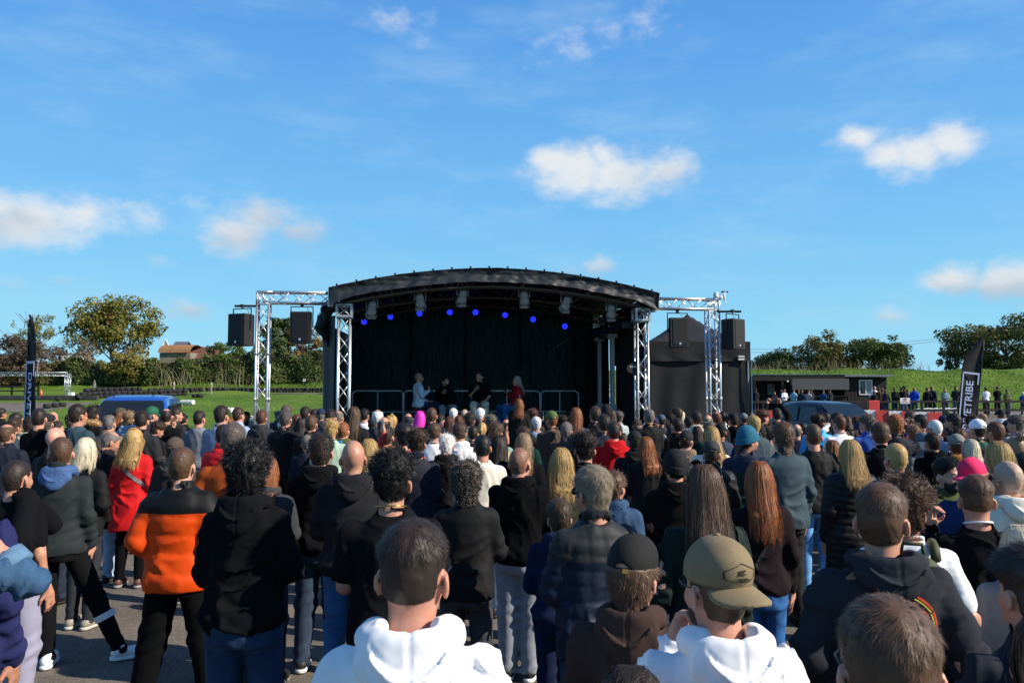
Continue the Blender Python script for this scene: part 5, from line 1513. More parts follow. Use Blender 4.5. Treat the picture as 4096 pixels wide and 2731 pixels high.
for i in range(5):
    V = []; k = 24
    for a in range(k):
        u = ed[i] - .04 + (ed[i + 1] - ed[i] + .08) * a / (k - 1)
        for j in range(8): V.append((u, .006 * math.sin(u * 7 + j * .4) + .05 * (i % 2), DECK + .01 + (arch(u) - .01 - DECK) * j / 7))
    link('sheet', mesh_np('sheet', V, [(a * 8 + j, (a + 1) * 8 + j, (a + 1) * 8 + j + 1, a * 8 + j + 1) for a in range(k - 1) for j in range(7)]), M_MESH, o)
tag(o, 'dark gauze backdrop hanging at the rear of the stage', 'backdrop')
def curtain(name, path, z0, z1, m, label, pleat=.05, n=70, bulge=0.0):
    o = sroot(name)
    V = []; P = [Vector((p[0], p[1], 0)) for p in path]
    seg = [(P[i + 1] - P[i]).length for i in range(len(P) - 1)]; L = sum(seg)
    for a in range(n):
        d = L * a / (n - 1); i = 0
        while i < len(seg) - 1 and d > seg[i]: d -= seg[i]; i += 1
        p = P[i].lerp(P[i + 1], d / seg[i]); t = (P[i + 1] - P[i]).normalized(); nn = Vector((-t.y, t.x, 0))
        for j in range(10):
            f = j / 9
            q = p + nn * (pleat * math.sin(a * 1.15 + .6 * math.sin(f * 3)) * (.5 + .5 * (1 - f)) + bulge * math.sin(f * 3.14) * math.sin(a / n * 3.14))
            V.append((q.x, q.y, z0 + ((z1(p.x) if callable(z1) else z1) - z0) * f))
    link('cloth', mesh_np('cloth', V, [(a * 10 + j, (a + 1) * 10 + j, (a + 1) * 10 + j + 1, a * 10 + j + 1) for a in range(n - 1) for j in range(9)]), m, o)
    r = MB(); r.tube([(p[0], p[1], (z1(p[0]) if callable(z1) else z1) + .01) for p in path], .02, 6); r.build('rail', M_BLKM, o)
    return tag(o, label, 'curtain')
M_TEALC = mat('dark_green_tarp', (.020, .030, .034), .6, var=.3, vscale=2.5, bump=.4, bscale=4, bdist=.05)
curtain('side_curtain', [(-3.62, .18), (-4.0, .9), (-4.05, 2.4), (-3.75, 6.1)], .0, 3.75, M_TEALC, 'dark green tarpaulin on the left flank of the stage', .03, 60, -.12)
curtain('side_curtain', [(3.55, .25), (3.42, 2.30)], DECK - .3, 3.9, M_BLKF, 'black curtain on the right flank, nearer the audience')
curtain('side_curtain', [(3.42, 3.0), (3.42, 5.9)], DECK - .3, 3.9, M_BLKF, 'black curtain on the right flank, nearer the backdrop')
curtain('side_curtain', [(3.44, 2.2), (3.44, 3.1)], 2.75, 3.9, M_BLKF, 'short black curtain bridging the gap in the right flank', .02, 16)
for v, lb in ((3.24, 'grey steel post inside the stage, farther right-hand one'), (1.86, 'grey steel post inside the stage, nearer right-hand one')):
    o = sroot('steel_post', 3.2, v); b = MB(); b.box((-.05, -.05, DECK), (.05, .05, 3.45)); b.build('post', M_GALV, o)
    b = MB(); b.box((-.12, -.1, 3.45), (.12, .1, 3.56)); b.build('cap_plate', M_GALV, o); b = MB(); b.box((-.09, -.09, DECK + .55), (.09, .09, DECK + .75)); b.build('collar', M_GALV, o)
    tag(o, lb, 'post')
o = sroot('winch_beam', 3.15, 2.5); b = MB(); b.box((-.12, -2.2, 3.57), (.12, 2.2, 3.72)); b.build('beam', M_BLKM, o)
b = MB(); b.box((-.2, -.6, 3.44), (.2, -.25, 3.56)); b.build('motor', M_BLKM, o); tag(o, 'dark winch beam across the two inner steel posts', 'beam')
o = sroot('tarpaulin_bundle', -3.86, .55)
link('folds', mesh_np('folds', *surfnet(lambda Q: smin(rcone(Q, (.05, 0, 4.05), (-.10, .1, 3.55), .10, .13), rcone(Q, (-.10, .1, 3.55), (.0, .05, 3.20), .13, .04), .06) - .035 * wob(Q, .22, 71, 6) - .014 * wob(Q, .08, 72, 6), (-.4, -.3, 3.0), (.35, .45, 4.25), .028)), M_PVC, o)
b = MB(); b.tube([(.05, -.1, 4.05), (-.18, -.12, 3.8), (-.2, -.1, 3.5), (-.05, -.08, 3.3)], .008, 5); b.build('rope', M_BLKM, o, True)
tag(o, 'bunched black tarpaulin hanging under the left canopy corner', 'tarpaulin')
# guardrails at the back of the deck
M_RAIL = mat('rail_tube', (.78, .79, .80), .42, metal=.05, var=.06)
GR = [(-3.55, -2.13, 'leftmost, at the tower'), (-2.10, -.14, 'behind the seated man in pale grey'), (-.11, 1.85, 'between the two middle speakers and the woman'), (1.88, 3.0, 'right of the seated woman')]
for i, (u0, u1, lb) in enumerate(GR):
    o = sroot('guardrail', 0, 5.0, DECK); r = .12
    b = MB(); arc = lambda cx, cz, a0, a1: [(cx + r * math.cos(a), 0, cz + r * math.sin(a)) for a in np.linspace(a0, a1, 6)]
    b.tube([(u0, 0, .02)] + arc(u0 + r, 1.1 - r, math.pi, math.pi / 2) + arc(u1 - r, 1.1 - r, math.pi / 2, 0) + [(u1, 0, .02)], .021, 8); b.build('hoop', M_RAIL, o, True)
    b = MB(); b.tube([(u0, 0, .5), (u1, 0, .5)], .018, 8); b.build('mid_rail', M_RAIL, o, True)
    b = MB(); b.tube([((u0 + u1) / 2, 0, .0), ((u0 + u1) / 2, 0, 1.1)], .018, 8); b.build('upright', M_RAIL, o, True)
    b = MB(); b.box((u1 - .01, -.02, .86), (u1 + .035, .02, .90)); b.build('clip', M_RAIL, o)
    tag(o, 'silver guardrail at the back of the stage, ' + lb, 'guardrail')
# lights
M_LAMPG = mat('grey_lamp', (.34, .355, .36), .45, metal=.1, var=.1)
M_BLUE = mat('blue_led', (.02, .02, .2), .3, var=0, emit=(.02, .035, 1.0, 1.7))
M_LENSG = mat('lamp_lens', (.05, .05, .05), .1, var=0, spec=.8)
lampn = ['nearest the left tower', 'second from the left tower', 'left of the roof peak', 'right of the roof peak', 'second from the right tower', 'nearest the right tower']
for i, (px, py) in enumerate(((1488, 1203), (1680, 1172), (1850, 1156), (2097, 1162), (2265, 1183), (2445, 1216))):
    p = at(px, py, 17.62 + (px - 1488) / 957 * .85)
    o = empty('spotlight', p, ST_A)
    Mr = Matrix.Rotation(R((-1) ** i * 12), 4, 'Z') @ Matrix.Translation((0, 0, -.16)) @ Matrix.Rotation(R(-142), 4, 'X')
    b = MB(); b.lathe([(.05, -.16), (.085, -.13), (.095, -.02), (.095, .05), (.115, .07), (.115, .16), (.10, .165)], 16, M=Mr); b.build('housing', M_LAMPG, o, True)
    b = MB(); b.lathe([(.10, .160), (.02, .168)], 16, M=Mr); b.build('lens', M_LENSG, o, True)
    b = MB(); b.tube([(-.125, 0, -.16), (-.125, 0, .02), (.125, 0, .02), (.125, 0, -.16)], .014, 6); b.tube([(0, 0, .02), (0, 0, .14)], .016, 6); b.build('yoke', M_LAMPG, o)
    b = MB()
    for a in range(4):
        b.box((-.09, -.004, .165), (.09, .004, .23), M=Mr @ Matrix.Rotation(R(90 * a), 4, 'Z') @ Matrix.Translation((0, .11, 0)))
    b.build('barn_door', M_LAMPG, o)
    tag(o, 'grey stage spotlight under the front of the canopy, ' + lampn[i], 'spotlight', 'spotlights under the canopy')
ledn = ['first', 'second', 'third', 'fourth', 'fifth', 'sixth', 'seventh', 'last']
for i, (px, py) in enumerate(((1456, 1287), (1562, 1267), (1678, 1254), (1799, 1249), (1902, 1249), (2020, 1260), (2132, 1277), (2259, 1305))):
    p = at(px, py, 22.6); o = empty('led_lamp', p, ST_A + R(-6 + i))
    Mr = Matrix.Rotation(R(98), 4, 'X')
    b = MB(); b.lathe([(.07, -.16), (.12, -.12), (.13, 0), (.125, .02)], 18, M=Mr); b.build('housing', M_BLKM, o, True)
    for (x, z) in [(0, 0)] + [(.045 * math.cos(a), .045 * math.sin(a)) for a in np.linspace(0, 6.283, 6, endpoint=False)] + [(.09 * math.cos(a), .09 * math.sin(a)) for a in np.linspace(.26, 6.54, 12, endpoint=False)]:
        b = MB(); b.lathe([(.017, 0), (.013, .006), (.004, .008)], 8, M=Mr @ Matrix.Translation((x, z, .021))); b.build('led', M_BLUE, o, True)
    b = MB(); b.tube([(-.15, 0, 0), (-.15, 0, .17), (.15, 0, .17), (.15, 0, 0)], .012, 6); b.tube([(0, 0, .17), (0, 0, .5)], .014, 6); b.build('yoke', M_BLKM, o)
    o.scale = (.78, .78, .78)
    tag(o, 'glowing blue LED lamp, ' + ledn[i] + ' from the left along the backdrop', 'stage light', 'blue lamps along the backdrop')
# radio antenna paddle
p = at(2535, 1470, 18.2); o = empty('antenna_paddle', p, ST_A)
b = MB(); b.prism([(-.17, -.02), (-.15, .05), (.12, .20), (.19, .05), (.19, -.08), (.12, -.2), (-.15, -.09)], -.02, .02); b.build('paddle', M_BLKP, o)
t_ = link('lettering', TXT['shure'], mat('white_print', (.6, .6, .6), .6, var=0), o); t_.location = (-.02, -.0235, .02); t_.rotation_euler = (R(90), 0, 0)
b = MB(); b.tube([(.19, 0, 0), (.36, .08, 0)], .015, 6); b.tube([(.1, .05, -.2), (.1, .05, -.9)], .012, 6); b.build('clamp', M_BLKM, o)
tag(o, 'black antenna paddle clamped to the right stage tower', 'antenna')
# weather station
M_WHP = mat('white_plastic', (.72, .72, .72), .45, var=.05)
p = at(2876, 1237, 18.4); o = empty('weather_station', p)
b = MB(); b.tube([(0, 0, -.15), (0, 0, .30)], .018, 8); b.build('mast', M_WHP, o, True)
b = MB(); b.lathe([(.058, .29), (.062, .30), (.062, .36), (.05, .385), (.055, .40), (.05, .41)], 16, c=(-.065, 0, -.01)); b.build('rain_gauge', M_WHP, o, True)
b = MB(); b.box((-.02, -.02, .30), (.16, .02, .335)); b.build('arm', M_WHP, o)
b = MB(); b.lathe([(.035, .24), (.035, .30)], 12, c=(.05, 0, 0)); b.build('sensor', M_WHP, o, True)
b = MB(); b.lathe([(.012, .20), (.026, .26), (.03, .33), (.018, .38), (.008, .40)], 12, c=(.13, 0, 0)); b.prism([(.125, .2), (.17, .13), (.185, .14), (.15, .22)], -.004, .004); b.build('vane', M_WHP, o, True)
b = MB()
for a in (0, 2.1, 4.2):
    x, y = .075 * math.cos(a), .075 * math.sin(a); b.tube([(.13, 0, .415), (.13 + x, y, .415)], .005, 5); b.lathe([(.004, -.024), (.022, -.01), (.024, .0), (.02, .012), (.004, .02)], 8, c=(.13 + x, y, .415))
b.build('anemometer', M_BLKP, o, True)
tag(o, 'white weather station with wind cups on top of right truss', 'weather station')
# white sign seen through the curtain gap
p = at(2437, 1575, 29); o = empty('banner', (p.x, p.y, 0)); zc = p.z
b = MB(); b.prism([(-.12, zc - .35), (.18, zc - .35), (.16, zc + .32), (-.14, zc + .36)], -.01, .01); b.build('cloth', mat('banner_white', (.7, .72, .74), .8, var=.05), o)
b = MB(); b.prism([(-.121, zc - .30), (.181, zc - .30), (.178, zc - .12), (-.125, zc - .12)], -.014, .014); b.build('blue_band', mat('banner_blue', (.05, .22, .55), .8, var=.05), o)
t_ = link('lettering', TXT['gee'], M_BLKM, o); t_.location = (.03, -.016, zc + .16); t_.rotation_euler = (R(90), 0, 0)
b = MB(); b.tube([(-.16, 0, 0), (-.16, 0, zc + .4)], .015, 6); b.build('pole', M_GALV, o)
tag(o, 'white and blue banner glimpsed through the stage side gap', 'banner')
# ================================================================== gazebo
gy = 19.35
gl, gr_ = at(2593, 1365, gy), at(2999, 1372, gy)
gw = gr_.x - gl.x; o = empty('gazebo', (gl.x, gy, 0))
M_GAZ = mat('gazebo_fabric', (.0125, .014, .018), .8, var=.15, vscale=2, bump=.35, bscale=2.2, bdist=.05, bdet=5)
z1, z0, zp = 3.30, 2.82, 4.12; D = gw
k = 20; V = []; F = []
for i in range(k + 1):
    for j in range(k + 1):
        x = gw * i / k; y = D * j / k; a = max(abs(2 * i / k - 1), abs(2 * j / k - 1))
        V.append((x, y, z1 + (zp - z1) * (1 - a) ** 1.35))
F = [(i * (k + 1) + j, (i + 1) * (k + 1) + j, (i + 1) * (k + 1) + j + 1, i * (k + 1) + j + 1) for i in range(k) for j in range(k)]
link('roof', mesh_np('roof', V, F), M_GAZ, o)
def drape(name, x0, x1, za, zb, y, n=40, m=16, amp=.02, sd=1, side=None):
    V = []
    for i in range(n):
        for j in range(m):
            u = i / (n - 1); v = j / (m - 1); x = x0 + (x1 - x0) * u; z = za + (zb - za) * v
            d = amp * (math.sin(u * 23 + sd + 2 * math.sin(v * 3)) * (1 - v * .6) + .8 * math.sin(u * 9 - v * 5 + sd)) 
            V.append((x, y + d, z) if side is None else (side + d, x, z))
    return link(name, mesh_np(name, V, [(i * m + j, (i + 1) * m + j, (i + 1) * m + j + 1, i * m + j + 1) for i in range(n - 1) for j in range(m - 1)]), M_GAZ, o)
drape('valance', -.01, gw + .01, z0, z1 + .005, -.02, amp=.010, sd=2)
drape('wall_panel', .04, gw - .02, .02, z0 + .05, .03, amp=.022, sd=4)
drape('wall_panel', .03, D, .02, z1, 0, amp=.02, sd=5, side=gw - .01); drape('wall_panel', .03, D, .02, z1, 0, amp=.02, sd=6, side=.02)
for x in (.02, gw - .03):
    for y in (.06, D - .04):
        b = MB(); b.box((x - .02, y - .02, 0), (x + .02, y + .02, z1)); b.build('leg', M_GALV, o)
q = at(2966, 1431, gy - .06); b = MB(); b.box((q.x - gl.x - .075, -.052, q.z - .055), (q.x - gl.x + .075, -.045, q.z + .055)); sg_ = b.build('maker_tag', M_WHP, o)
t_ = link('lettering', TXT['instant'], M_BLKM, sg_); t_.location = (q.x - gl.x, -.0545, q.z + .01); t_.rotation_euler = (R(90), 0, 0)
b = MB(); b.tube([(gw + .02, -.03, z0), (gw + .0, -.03, .02)], .012, 6); b.build('guy_strap', mat('blue_strap', (.05, .16, .35), .7, var=0), o)
tag(o, 'black pop-up gazebo with zipped walls right of the stage', 'gazebo')
# ================================================================== feather flags
M_FLAG = mat('flag_cloth', (.012, .0125, .015), .8, var=.15, bump=.2, bscale=6, bdist=.03)
M_FLW = mat('flag_white', (.55, .60, .78), .8, var=.03)
def feather(px, ptop, Y, lean, width, yaw, flip, label):
    top = at(px, ptop, Y); H = top.z
    o = empty('feather_flag', (top.x - math.sin(lean) * H * .9, Y, 0)); o.rotation_euler = (0, lean, yaw)
    P = []
    L = H / math.cos(lean)
    def xr(t):  # trailing edge offset at height fraction
        return width * min(1, max(.0, (1.0 - t) * 4.2)) ** .6
    n = 40; z0 = .55; V = []
    sgn = -1 if flip else 1
    for i in range(n):
        t = i / (n - 1); z = z0 + (L - z0) * t
        bend = 0
        for j in range(8):
            s = j / 7; x = bend * sgn + (xr(t)) * s * sgn * (1 if t < .99 else .3)
            V.append((min(x, width * 1.05) if sgn > 0 else max(x, -width * 1.05), .02 * math.sin(s * 5 + t * 9), z))
    link('sail', mesh_np('sail', V, [(i * 8 + j, i * 8 + j + 1, (i + 1) * 8 + j + 1, (i + 1) * 8 + j) for i in range(n - 1) for j in range(7)]), M_FLAG, o)
    b = MB(); b.tube([(0, 0, 0), (0, 0, z0)] + [(0, 0, z0 + (L - z0) * t) for t in np.linspace(.1, .97, 14)], .014, 6); b.build('pole', M_BLKM, o, True)
    b = MB(); b.box((-.25, -.03, 0), (.25, .03, .03)); b.box((-.03, -.25, 0), (.03, .25, .029)); b.build('foot', M_BLKM, o)
    cx = width * .52 * sgn; tl = 1.72; zc = L * .72 - tl / 2 + .05
    for dy, ry in ((-.032, 1), (.032, -1)):
        t_ = link('lettering', TXT['tribe'], M_FLW, o); t_.matrix_basis = Matrix.Translation((cx, dy, zc)) @ (Matrix.Rotation(0 if ry > 0 else math.pi, 4, 'Z')) @ Matrix.Rotation(R(90), 4, 'X') @ Matrix.Rotation(R(90 if flip else -90) * ry, 4, 'Z') @ Matrix.Diagonal((tl / 1.95, width / .36 * .62, 1, 1))
    b = MB(); hw = width * .42; a, c = zc - tl * .52, zc + tl * .52
    for dy in (-.034, .034):
        for (x0, x1, za, zb) in ((cx - hw, cx - hw + .028, a, c), (cx - hw, cx + hw, c - .045, c), (cx + hw - .028, cx + hw, c - .28, c - .045), (cx - hw, cx + hw, a, a + .045)):
            b.box((x0, dy - .002, za), (x1, dy + .002, zb))
    b.build('logo_frame', M_FLW, o)
    return tag(o, label, 'flag')
feather(121, 1258, 15.2, R(.5), .40, R(-36), False, 'narrow black feather flag with white lettering at far left')
feather(3925, 1352, 19.0, R(7), .45, R(-6), True, 'leaning black feather flag with white lettering on the right')
# ================================================================== vehicles
def loft(stations, name, m, parent, smooth=True):
    """stations: (y, [(halfwidth, z), ...] from bottom to top); closed left-right shell along y"""
    k = len(stations[0][1]); V = []; F = []
    for (y, pr) in stations:
        ring = [(w, y, z) for w, z in pr] + [(-w, y, z) for w, z in reversed(pr)]
        V += ring
    n = 2 * k
    for i in range(len(stations) - 1):
        for j in range(n):
            F.append((i * n + j, i * n + (j + 1) % n, (i + 1) * n + (j + 1) % n, (i + 1) * n + j))
    F.append(tuple(range(n - 1, -1, -1))); F.append(tuple(range((len(stations) - 1) * n, len(stations) * n)))
    me = mesh_np(name, V, F, True); me.set_sharp_from_angle(angle=R(32))
    return link(name, me, m, parent)
M_TYRE = mat('tyre_rubber', (.018, .018, .019), .85, var=.3, vscale=5, bump=.2, bscale=30)
M_GLASS = mat('vehicle_glass', (.010, .014, .017), .06, var=0, spec=.7)
M_RIM = mat('alloy_rim', (.4, .41, .42), .35, metal=.8, var=0)
def wheel(parent, x, y, r, w):
    o = empty('wheel', (x, y, r)); o.parent = parent
    b = MB(); Mr = Matrix.Rotation(R(90), 4, 'Y'); b.lathe([(r * .62, -w / 2), (r * .95, -w / 2), (r, -w * .38), (r, w * .38), (r * .95, w / 2), (r * .62, w / 2)], 28, M=Mr); b.build('tyre', M_TYRE, o, False, True)
    b = MB(); b.lathe([(r * .2, -w * .42), (r * .62, -w * .45), (r * .62, w * .45), (r * .2, w * .42)], 20, M=Mr); b.build('rim', M_RIM, o, False, True)
# blue van: front looks along -y of its own frame
M_VAN = mat('blue_paint', (.010, .066, .34), .28, var=.03, vscale=2, spec=.5, coat=.8)
fl = at(372, 1573, 21.0); frr = at(655, 1573, 21.2)
van = empty('van', (-10.05, 21.1, float(zt(-10.3, 22))), math.atan2(.307, .952))
def vs(y, wl_, zl, zb, wr, zr):   # lower width, sill z, belt z, roof width, roof z
    return (y, [(wl_ - .06, zl), (wl_, zl + .18), (wl_ + .01, zb - .25), (wl_ - .02, zb), (wr + (wl_ - wr) * .45, zb + (zr - zb) * .5), (wr, zr - .10), (wr - .10, zr - .025), (wr * .5, zr)])
loft([vs(-2.05, .72, .32, .72, .66, .80), vs(-1.98, .88, .28, .92, .78, 1.02), vs(-1.55, .94, .26, 1.06, .82, 1.16), vs(-1.28, .95, .26, 1.10, .84, 1.26), vs(-.62, .95, .26, 1.12, .78, 1.86), vs(-.42, .95, .26, 1.12, .78, 1.94),
      vs(.4, .955, .26, 1.12, .785, 1.985), vs(1.8, .955, .26, 1.12, .785, 1.985), vs(2.7, .95, .26, 1.12, .77, 1.96), vs(2.88, .92, .30, 1.10, .72, 1.88)], 'body', M_VAN, van)
def quad(pts, name, m, parent, th=.012):
    n = (Vector(pts[1]) - Vector(pts[0])).cross(Vector(pts[2]) - Vector(pts[0])).normalized()
    b = MB(); k = len(pts); b.add([Vector(p) + n * th for p in pts] + [Vector(p) - n * th for p in pts], [tuple(range(k)), tuple(range(2 * k - 1, k - 1, -1))] + [((i + 1) % k, i, i + k, (i + 1) % k + k) for i in range(k)])
    return b.build(name, m, parent)
quad([(-.79, -1.30, 1.27), (.79, -1.30, 1.27), (.75, -.80, 1.72), (.70, -.66, 1.83), (-.70, -.66, 1.83), (-.75, -.80, 1.72)], 'windscreen', M_GLASS, van, .018)
for s in (-1, 1):
    quad([(s * .945, -.95, 1.17), (s * .945, -.05, 1.17), (s * .855, -.05, 1.72), (s * .86, -.52, 1.70)], 'side_window', M_GLASS, van, .014)
    quad([(s * .948, .05, 1.17), (s * .948, 1.25, 1.17), (s * .855, 1.25, 1.74), (s * .855, .05, 1.74)], 'side_window', M_GLASS, van, .014)
    quad([(s * .948, 1.35, 1.17), (s * .945, 2.5, 1.17), (s * .852, 2.45, 1.74), (s * .855, 1.35, 1.74)], 'side_window', M_GLASS, van, .014)
    b = MB(); b.box((s * 1.0 - .02 if s > 0 else s * 1.0 - .16, -1.0, 1.15), (s * 1.0 + .16 if s > 0 else s * 1.0 + .02, -.9, 1.38), bev=.02); b.build('mirror', M_VAN, van, False, True)
    b = MB(); b.box((s * .58 - .17, -2.06, .74), (s * .58 + .17, -1.98, .94), bev=.02); b.build('headlight', mat('headlight', (.7, .72, .75), .1, var=0), van)
    for y in (-1.35, 1.65): wheel(van, s * .82, y, .33, .22)
    b = MB(); b.tube([(s * .72, -.3, 1.985), (s * .72, 2.4, 2.0)], .016, 6); b.build('roof_rail', M_BLKP, van, True)
b = MB(); b.box((-.55, -2.085, .70), (.55, -2.04, .84), bev=.01); b.build('grille', M_BLKP, van)
b = MB(); b.box((-.26, -2.10, .45), (.26, -2.06, .56)); b.build('number_plate', M_WHP, van)
b = MB(); b.tube([(.42, -.25, 1.975), (.44, -.28, 2.20)], [.012, .004], 6); b.lathe([(.035, 1.96), (.02, 2.0), (.005, 2.01)], 8, c=(.42, -.25, 0)); b.build('aerial', M_BLKP, van)
b = MB(); b.prism([(-.06, 1.97), (.06, 1.97), (.03, 2.03), (-.02, 2.03)], -.25, -.1, M=Matrix.Translation((-.55, 0, .0))); b.build('roof_sensor', M_BLKP, van)
for s in (-1, 1):
    b = MB(); b.tube([(s * .1 - .05, -1.33, 1.24), (s * .1 + .45, -1.19, 1.36)], .011, 5); b.build('wiper', M_BLKP, van)
    for (ya, yb) in ((-1.0, -1.0), (-.0, -.0), (1.3, 1.3)):
        b = MB(); b.box((s * .957 - .004, ya - .006, .35), (s * .957 + .004, yb + .006, 1.12)); b.build('door_gap', M_BLKP, van)
    b = MB(); b.box((s * .965 - .012, -.28, .98), (s * .965 + .012, -.12, 1.02)); b.build('door_handle', M_VAN, van)
b = MB(); b.box((-.10, -.78, 1.60), (.10, -.74, 1.66), bev=.01); b.build('inner_mirror', M_BLKP, van)
for s in (-.62, .62):
    b = MB(); b.box((s - .008, -.2, 1.982), (s + .008, 2.5, 1.992)); b.build('roof_seam', M_VAN, van)
tag(van, 'bright blue van parked behind the left of the crowd', 'van')
# dark pickup
M_TRK = mat('dark_blue_paint', (.010, .024, .045), .30, var=.03, spec=.4, coat=.35)
tp = at(3290, 1600, 24.0)
trk = empty('pickup_truck', (tp.x + .28, 24.6, float(zt(tp.x, 24.6))), R(24))
ts = vs
loft([vs(-2.7, .78, .45, .80, .74, .98), vs(-2.62, .90, .42, .95, .84, 1.08), vs(-1.6, .93, .40, 1.08, .86, 1.16), vs(-1.2, .94, .38, 1.10, .86, 1.22), vs(-.55, .94, .38, 1.14, .74, 1.72), vs(-.35, .94, .38, 1.14, .74, 1.765),
      vs(.3, .94, .38, 1.14, .74, 1.80), vs(1.0, .94, .38, 1.14, .72, 1.765), vs(1.25, .94, .38, 1.14, .74, 1.55), vs(1.40, .94, .38, 1.12, .86, 1.20), vs(2.75, .93, .40, 1.10, .88, 1.17), vs(2.8, .90, .45, 1.08, .84, 1.12)], 'body', M_TRK, trk)
quad([(-.80, -1.22, 1.235), (.80, -1.22, 1.235), (.69, -.60, 1.69), (-.69, -.60, 1.69)], 'windscreen', M_GLASS, trk, .016)
quad([(-.62, -1.10, 1.30), (-.05, -1.10, 1.30), (-.05, -.95, 1.40), (-.62, -.95, 1.40)], 'sun_shade', mat('blue_card', (.12, .30, .55), .7, var=.05), trk, .019)
for s in (-1, 1):
    quad([(s * .935, -.85, 1.19), (s * .935, .12, 1.19), (s * .815, .12, 1.64), (s * .815, -.45, 1.62)], 'side_window', M_GLASS, trk, .013)
    quad([(s * .935, .20, 1.19), (s * .935, 1.10, 1.19), (s * .815, .92, 1.62), (s * .815, .20, 1.64)], 'side_window', M_GLASS, trk, .013)
    b = MB(); b.box((s * 1.03 - .1, -.9, 1.16), (s * 1.03 + .1, -.8, 1.36), bev=.02); b.build('mirror', M_TRK, trk, False, True)
    for y in (-1.75, 1.85): wheel(trk, s * .80, y, .40, .26)
    b = MB(); b.box((s * .64 - .16, -2.72, .86), (s * .64 + .16, -2.62, 1.0), bev=.02); b.build('headlight', mat('headlight', (.7, .72, .75), .1, var=0), trk)
b = MB(); b.box((-.5, -2.74, .66), (.5, -2.66, .94), bev=.02); b.build('grille', M_BLKP, trk)
tag(trk, 'dark double-cab pickup parked behind the crowd on the right', 'pickup truck')
# ================================================================== karting infield, left
_ty = MB(); _ty.lathe([(.075, -.07), (.115, -.075), (.14, -.055), (.145, 0), (.14, .055), (.115, .075), (.075, .07), (.068, 0), (.075, -.07)], 14); ME_TYRE = _ty.mesh('tyre', True); ME_TYRE.materials.append(M_TYRE)
def tyre(x, y, z, rx=0.0, rz=0.0, s=1.0, grp='tyres stacked in walls along the kart track', label='small black tyre stacked in the wall along the kart track'):
    o = link('tyre', ME_TYRE); o.location = (x, y, z); o.rotation_euler = (rx, 0, rz); o.scale = (s, s, s)
    return tag(o, label, 'tyre', grp)
rt = random.Random(5)
def wall(px0, px1, ya, yb, Ya, Yb, rows, n, jit=.02, s=1.0, lb=''):
    for i in range(n):
        t = i / (n - 1); px = px0 + (px1 - px0) * t; Y = Ya + (Yb - Ya) * t; py = ya + (yb - ya) * t
        p = at(px, py, Y)
        for r in range(rows):
            tyre(p.x + rt.uniform(-jit, jit), Y + rt.uniform(-jit, jit), float(zt(p.x, Y)) + .085 * s + r * .15 * s, rt.uniform(-.05, .05), rt.uniform(0, 3), s, 'tyres in the ' + lb, 'small black kart tyre in the ' + lb)
wall(330, 560, 1590, 1580, 50.8, 54, 2, 11, s=1.5, lb='low front row of the wall behind the blue van')
wall(345, 555, 1590, 1580, 51.2, 54.4, 3, 10, s=1.5, lb='taller rear row of the wall behind the blue van')
wall(560, 735, 1578, 1570, 55, 58, 2, 10, .08, s=1.5, lb='wall right of the marshal flags')
wall(600, 900, 1566, 1562, 62, 67, 2, 14, .10, 1.5, lb='ragged wall below the barns')
wall(880, 1290, 1560, 1560, 68, 68.4, 2, 27, .06, 1.3, lb='far wall between left truss and hedge')
for (px, Y, rx, s) in ((190, 44.5, .1, 1.5), (222, 45, .3, 1.4), (250, 45.5, .1, 1.5), (312, 50, .9, 1.5), (232, 49.5, 1.1, 1.4), (495, 54, 1.0, 1.5), (600, 60, 1.2, 1.5), (560, 58, .8, 1.4), (1200, 33, .05, 1.6), (1235, 33.2, .1, 1.6), (1270, 33.4, .05, 1.6), (800, 52, .1, 1.6), (780, 52, .05, 1.5)):
    p = at(px, 1590, Y); tyre(p.x, Y, float(zt(p.x, Y)) + .10 * s + abs(math.sin(rx)) * .06, rx, rt.uniform(0, 3), s, 'loose tyres lying about the infield', 'loose black tyre lying on the infield grass')
M_BLOCK = mat('black_rubber_block', (.045, .047, .050), .8, var=.3, vscale=3)
for i in range(7):
    p = at(28 + i * 56, 1600, 50.4); o = empty('kerb_block', (p.x, 50.4, float(zt(p.x, 50.4)))); b = MB(); b.box((-.45, -.12, 0), (.45, .12, .30), bev=.02); b.build('block', M_BLOCK, o, False, True)
    b = MB(); b.box((-.42, -.125, .08), (.42, -.118, .10)); b.build('groove', M_BLKM, o)
    tag(o, 'dark rubber kerb block in a row beside the left track', 'kerb block', 'row of kerb blocks beside the left track')
wb = [(751, 1589, 47, 'white log-like block right of the van roof, farthest of four'), (905, 1601, 42, 'white log-like block on the grass, second farthest'), (1013, 1617, 37.5, 'white log-like block behind the left truss leg'), (1110, 1634, 33.5, 'red-and-white log-like block nearest the stage')]
for i, (px, py, Y, lb) in enumerate(wb):
    p = at(px, py, Y); o = empty('track_marker', (p.x, Y, float(zt(p.x, Y)) + .0), R(-14)); w = .40
    pr = [(.17 * math.cos(a) * (1 if math.sin(a) > -.3 else 1.05), .15 + .15 * math.sin(a)) for a in np.linspace(-math.pi / 4, 5 * math.pi / 4, 10)]
    b = MB(); b.prism(pr, -w, w, M=Matrix.Rotation(R(90), 4, 'Z')); b.build('body', mat('white_block', (.62, .61, .56), .7, var=.18, vscale=4), o, False, True)
    b = MB(); b.box((-.3, -.2, .0), (-.2, .2, .05)); b.box((.2, -.2, 0), (.3, .2, .05)); b.build('foot', M_GALV, o)
    if i == 3:
        b = MB(); b.prism([(x * 1.02, z * 1.01) for x, z in pr], -w * .99, -.02, M=Matrix.Rotation(R(90), 4, 'Z')); b.build('red_half', mat('faded_red', (.35, .10, .08), .7, var=.2), o, False, True)
    tag(o, lb, 'track marker', 'white track markers on the infield')
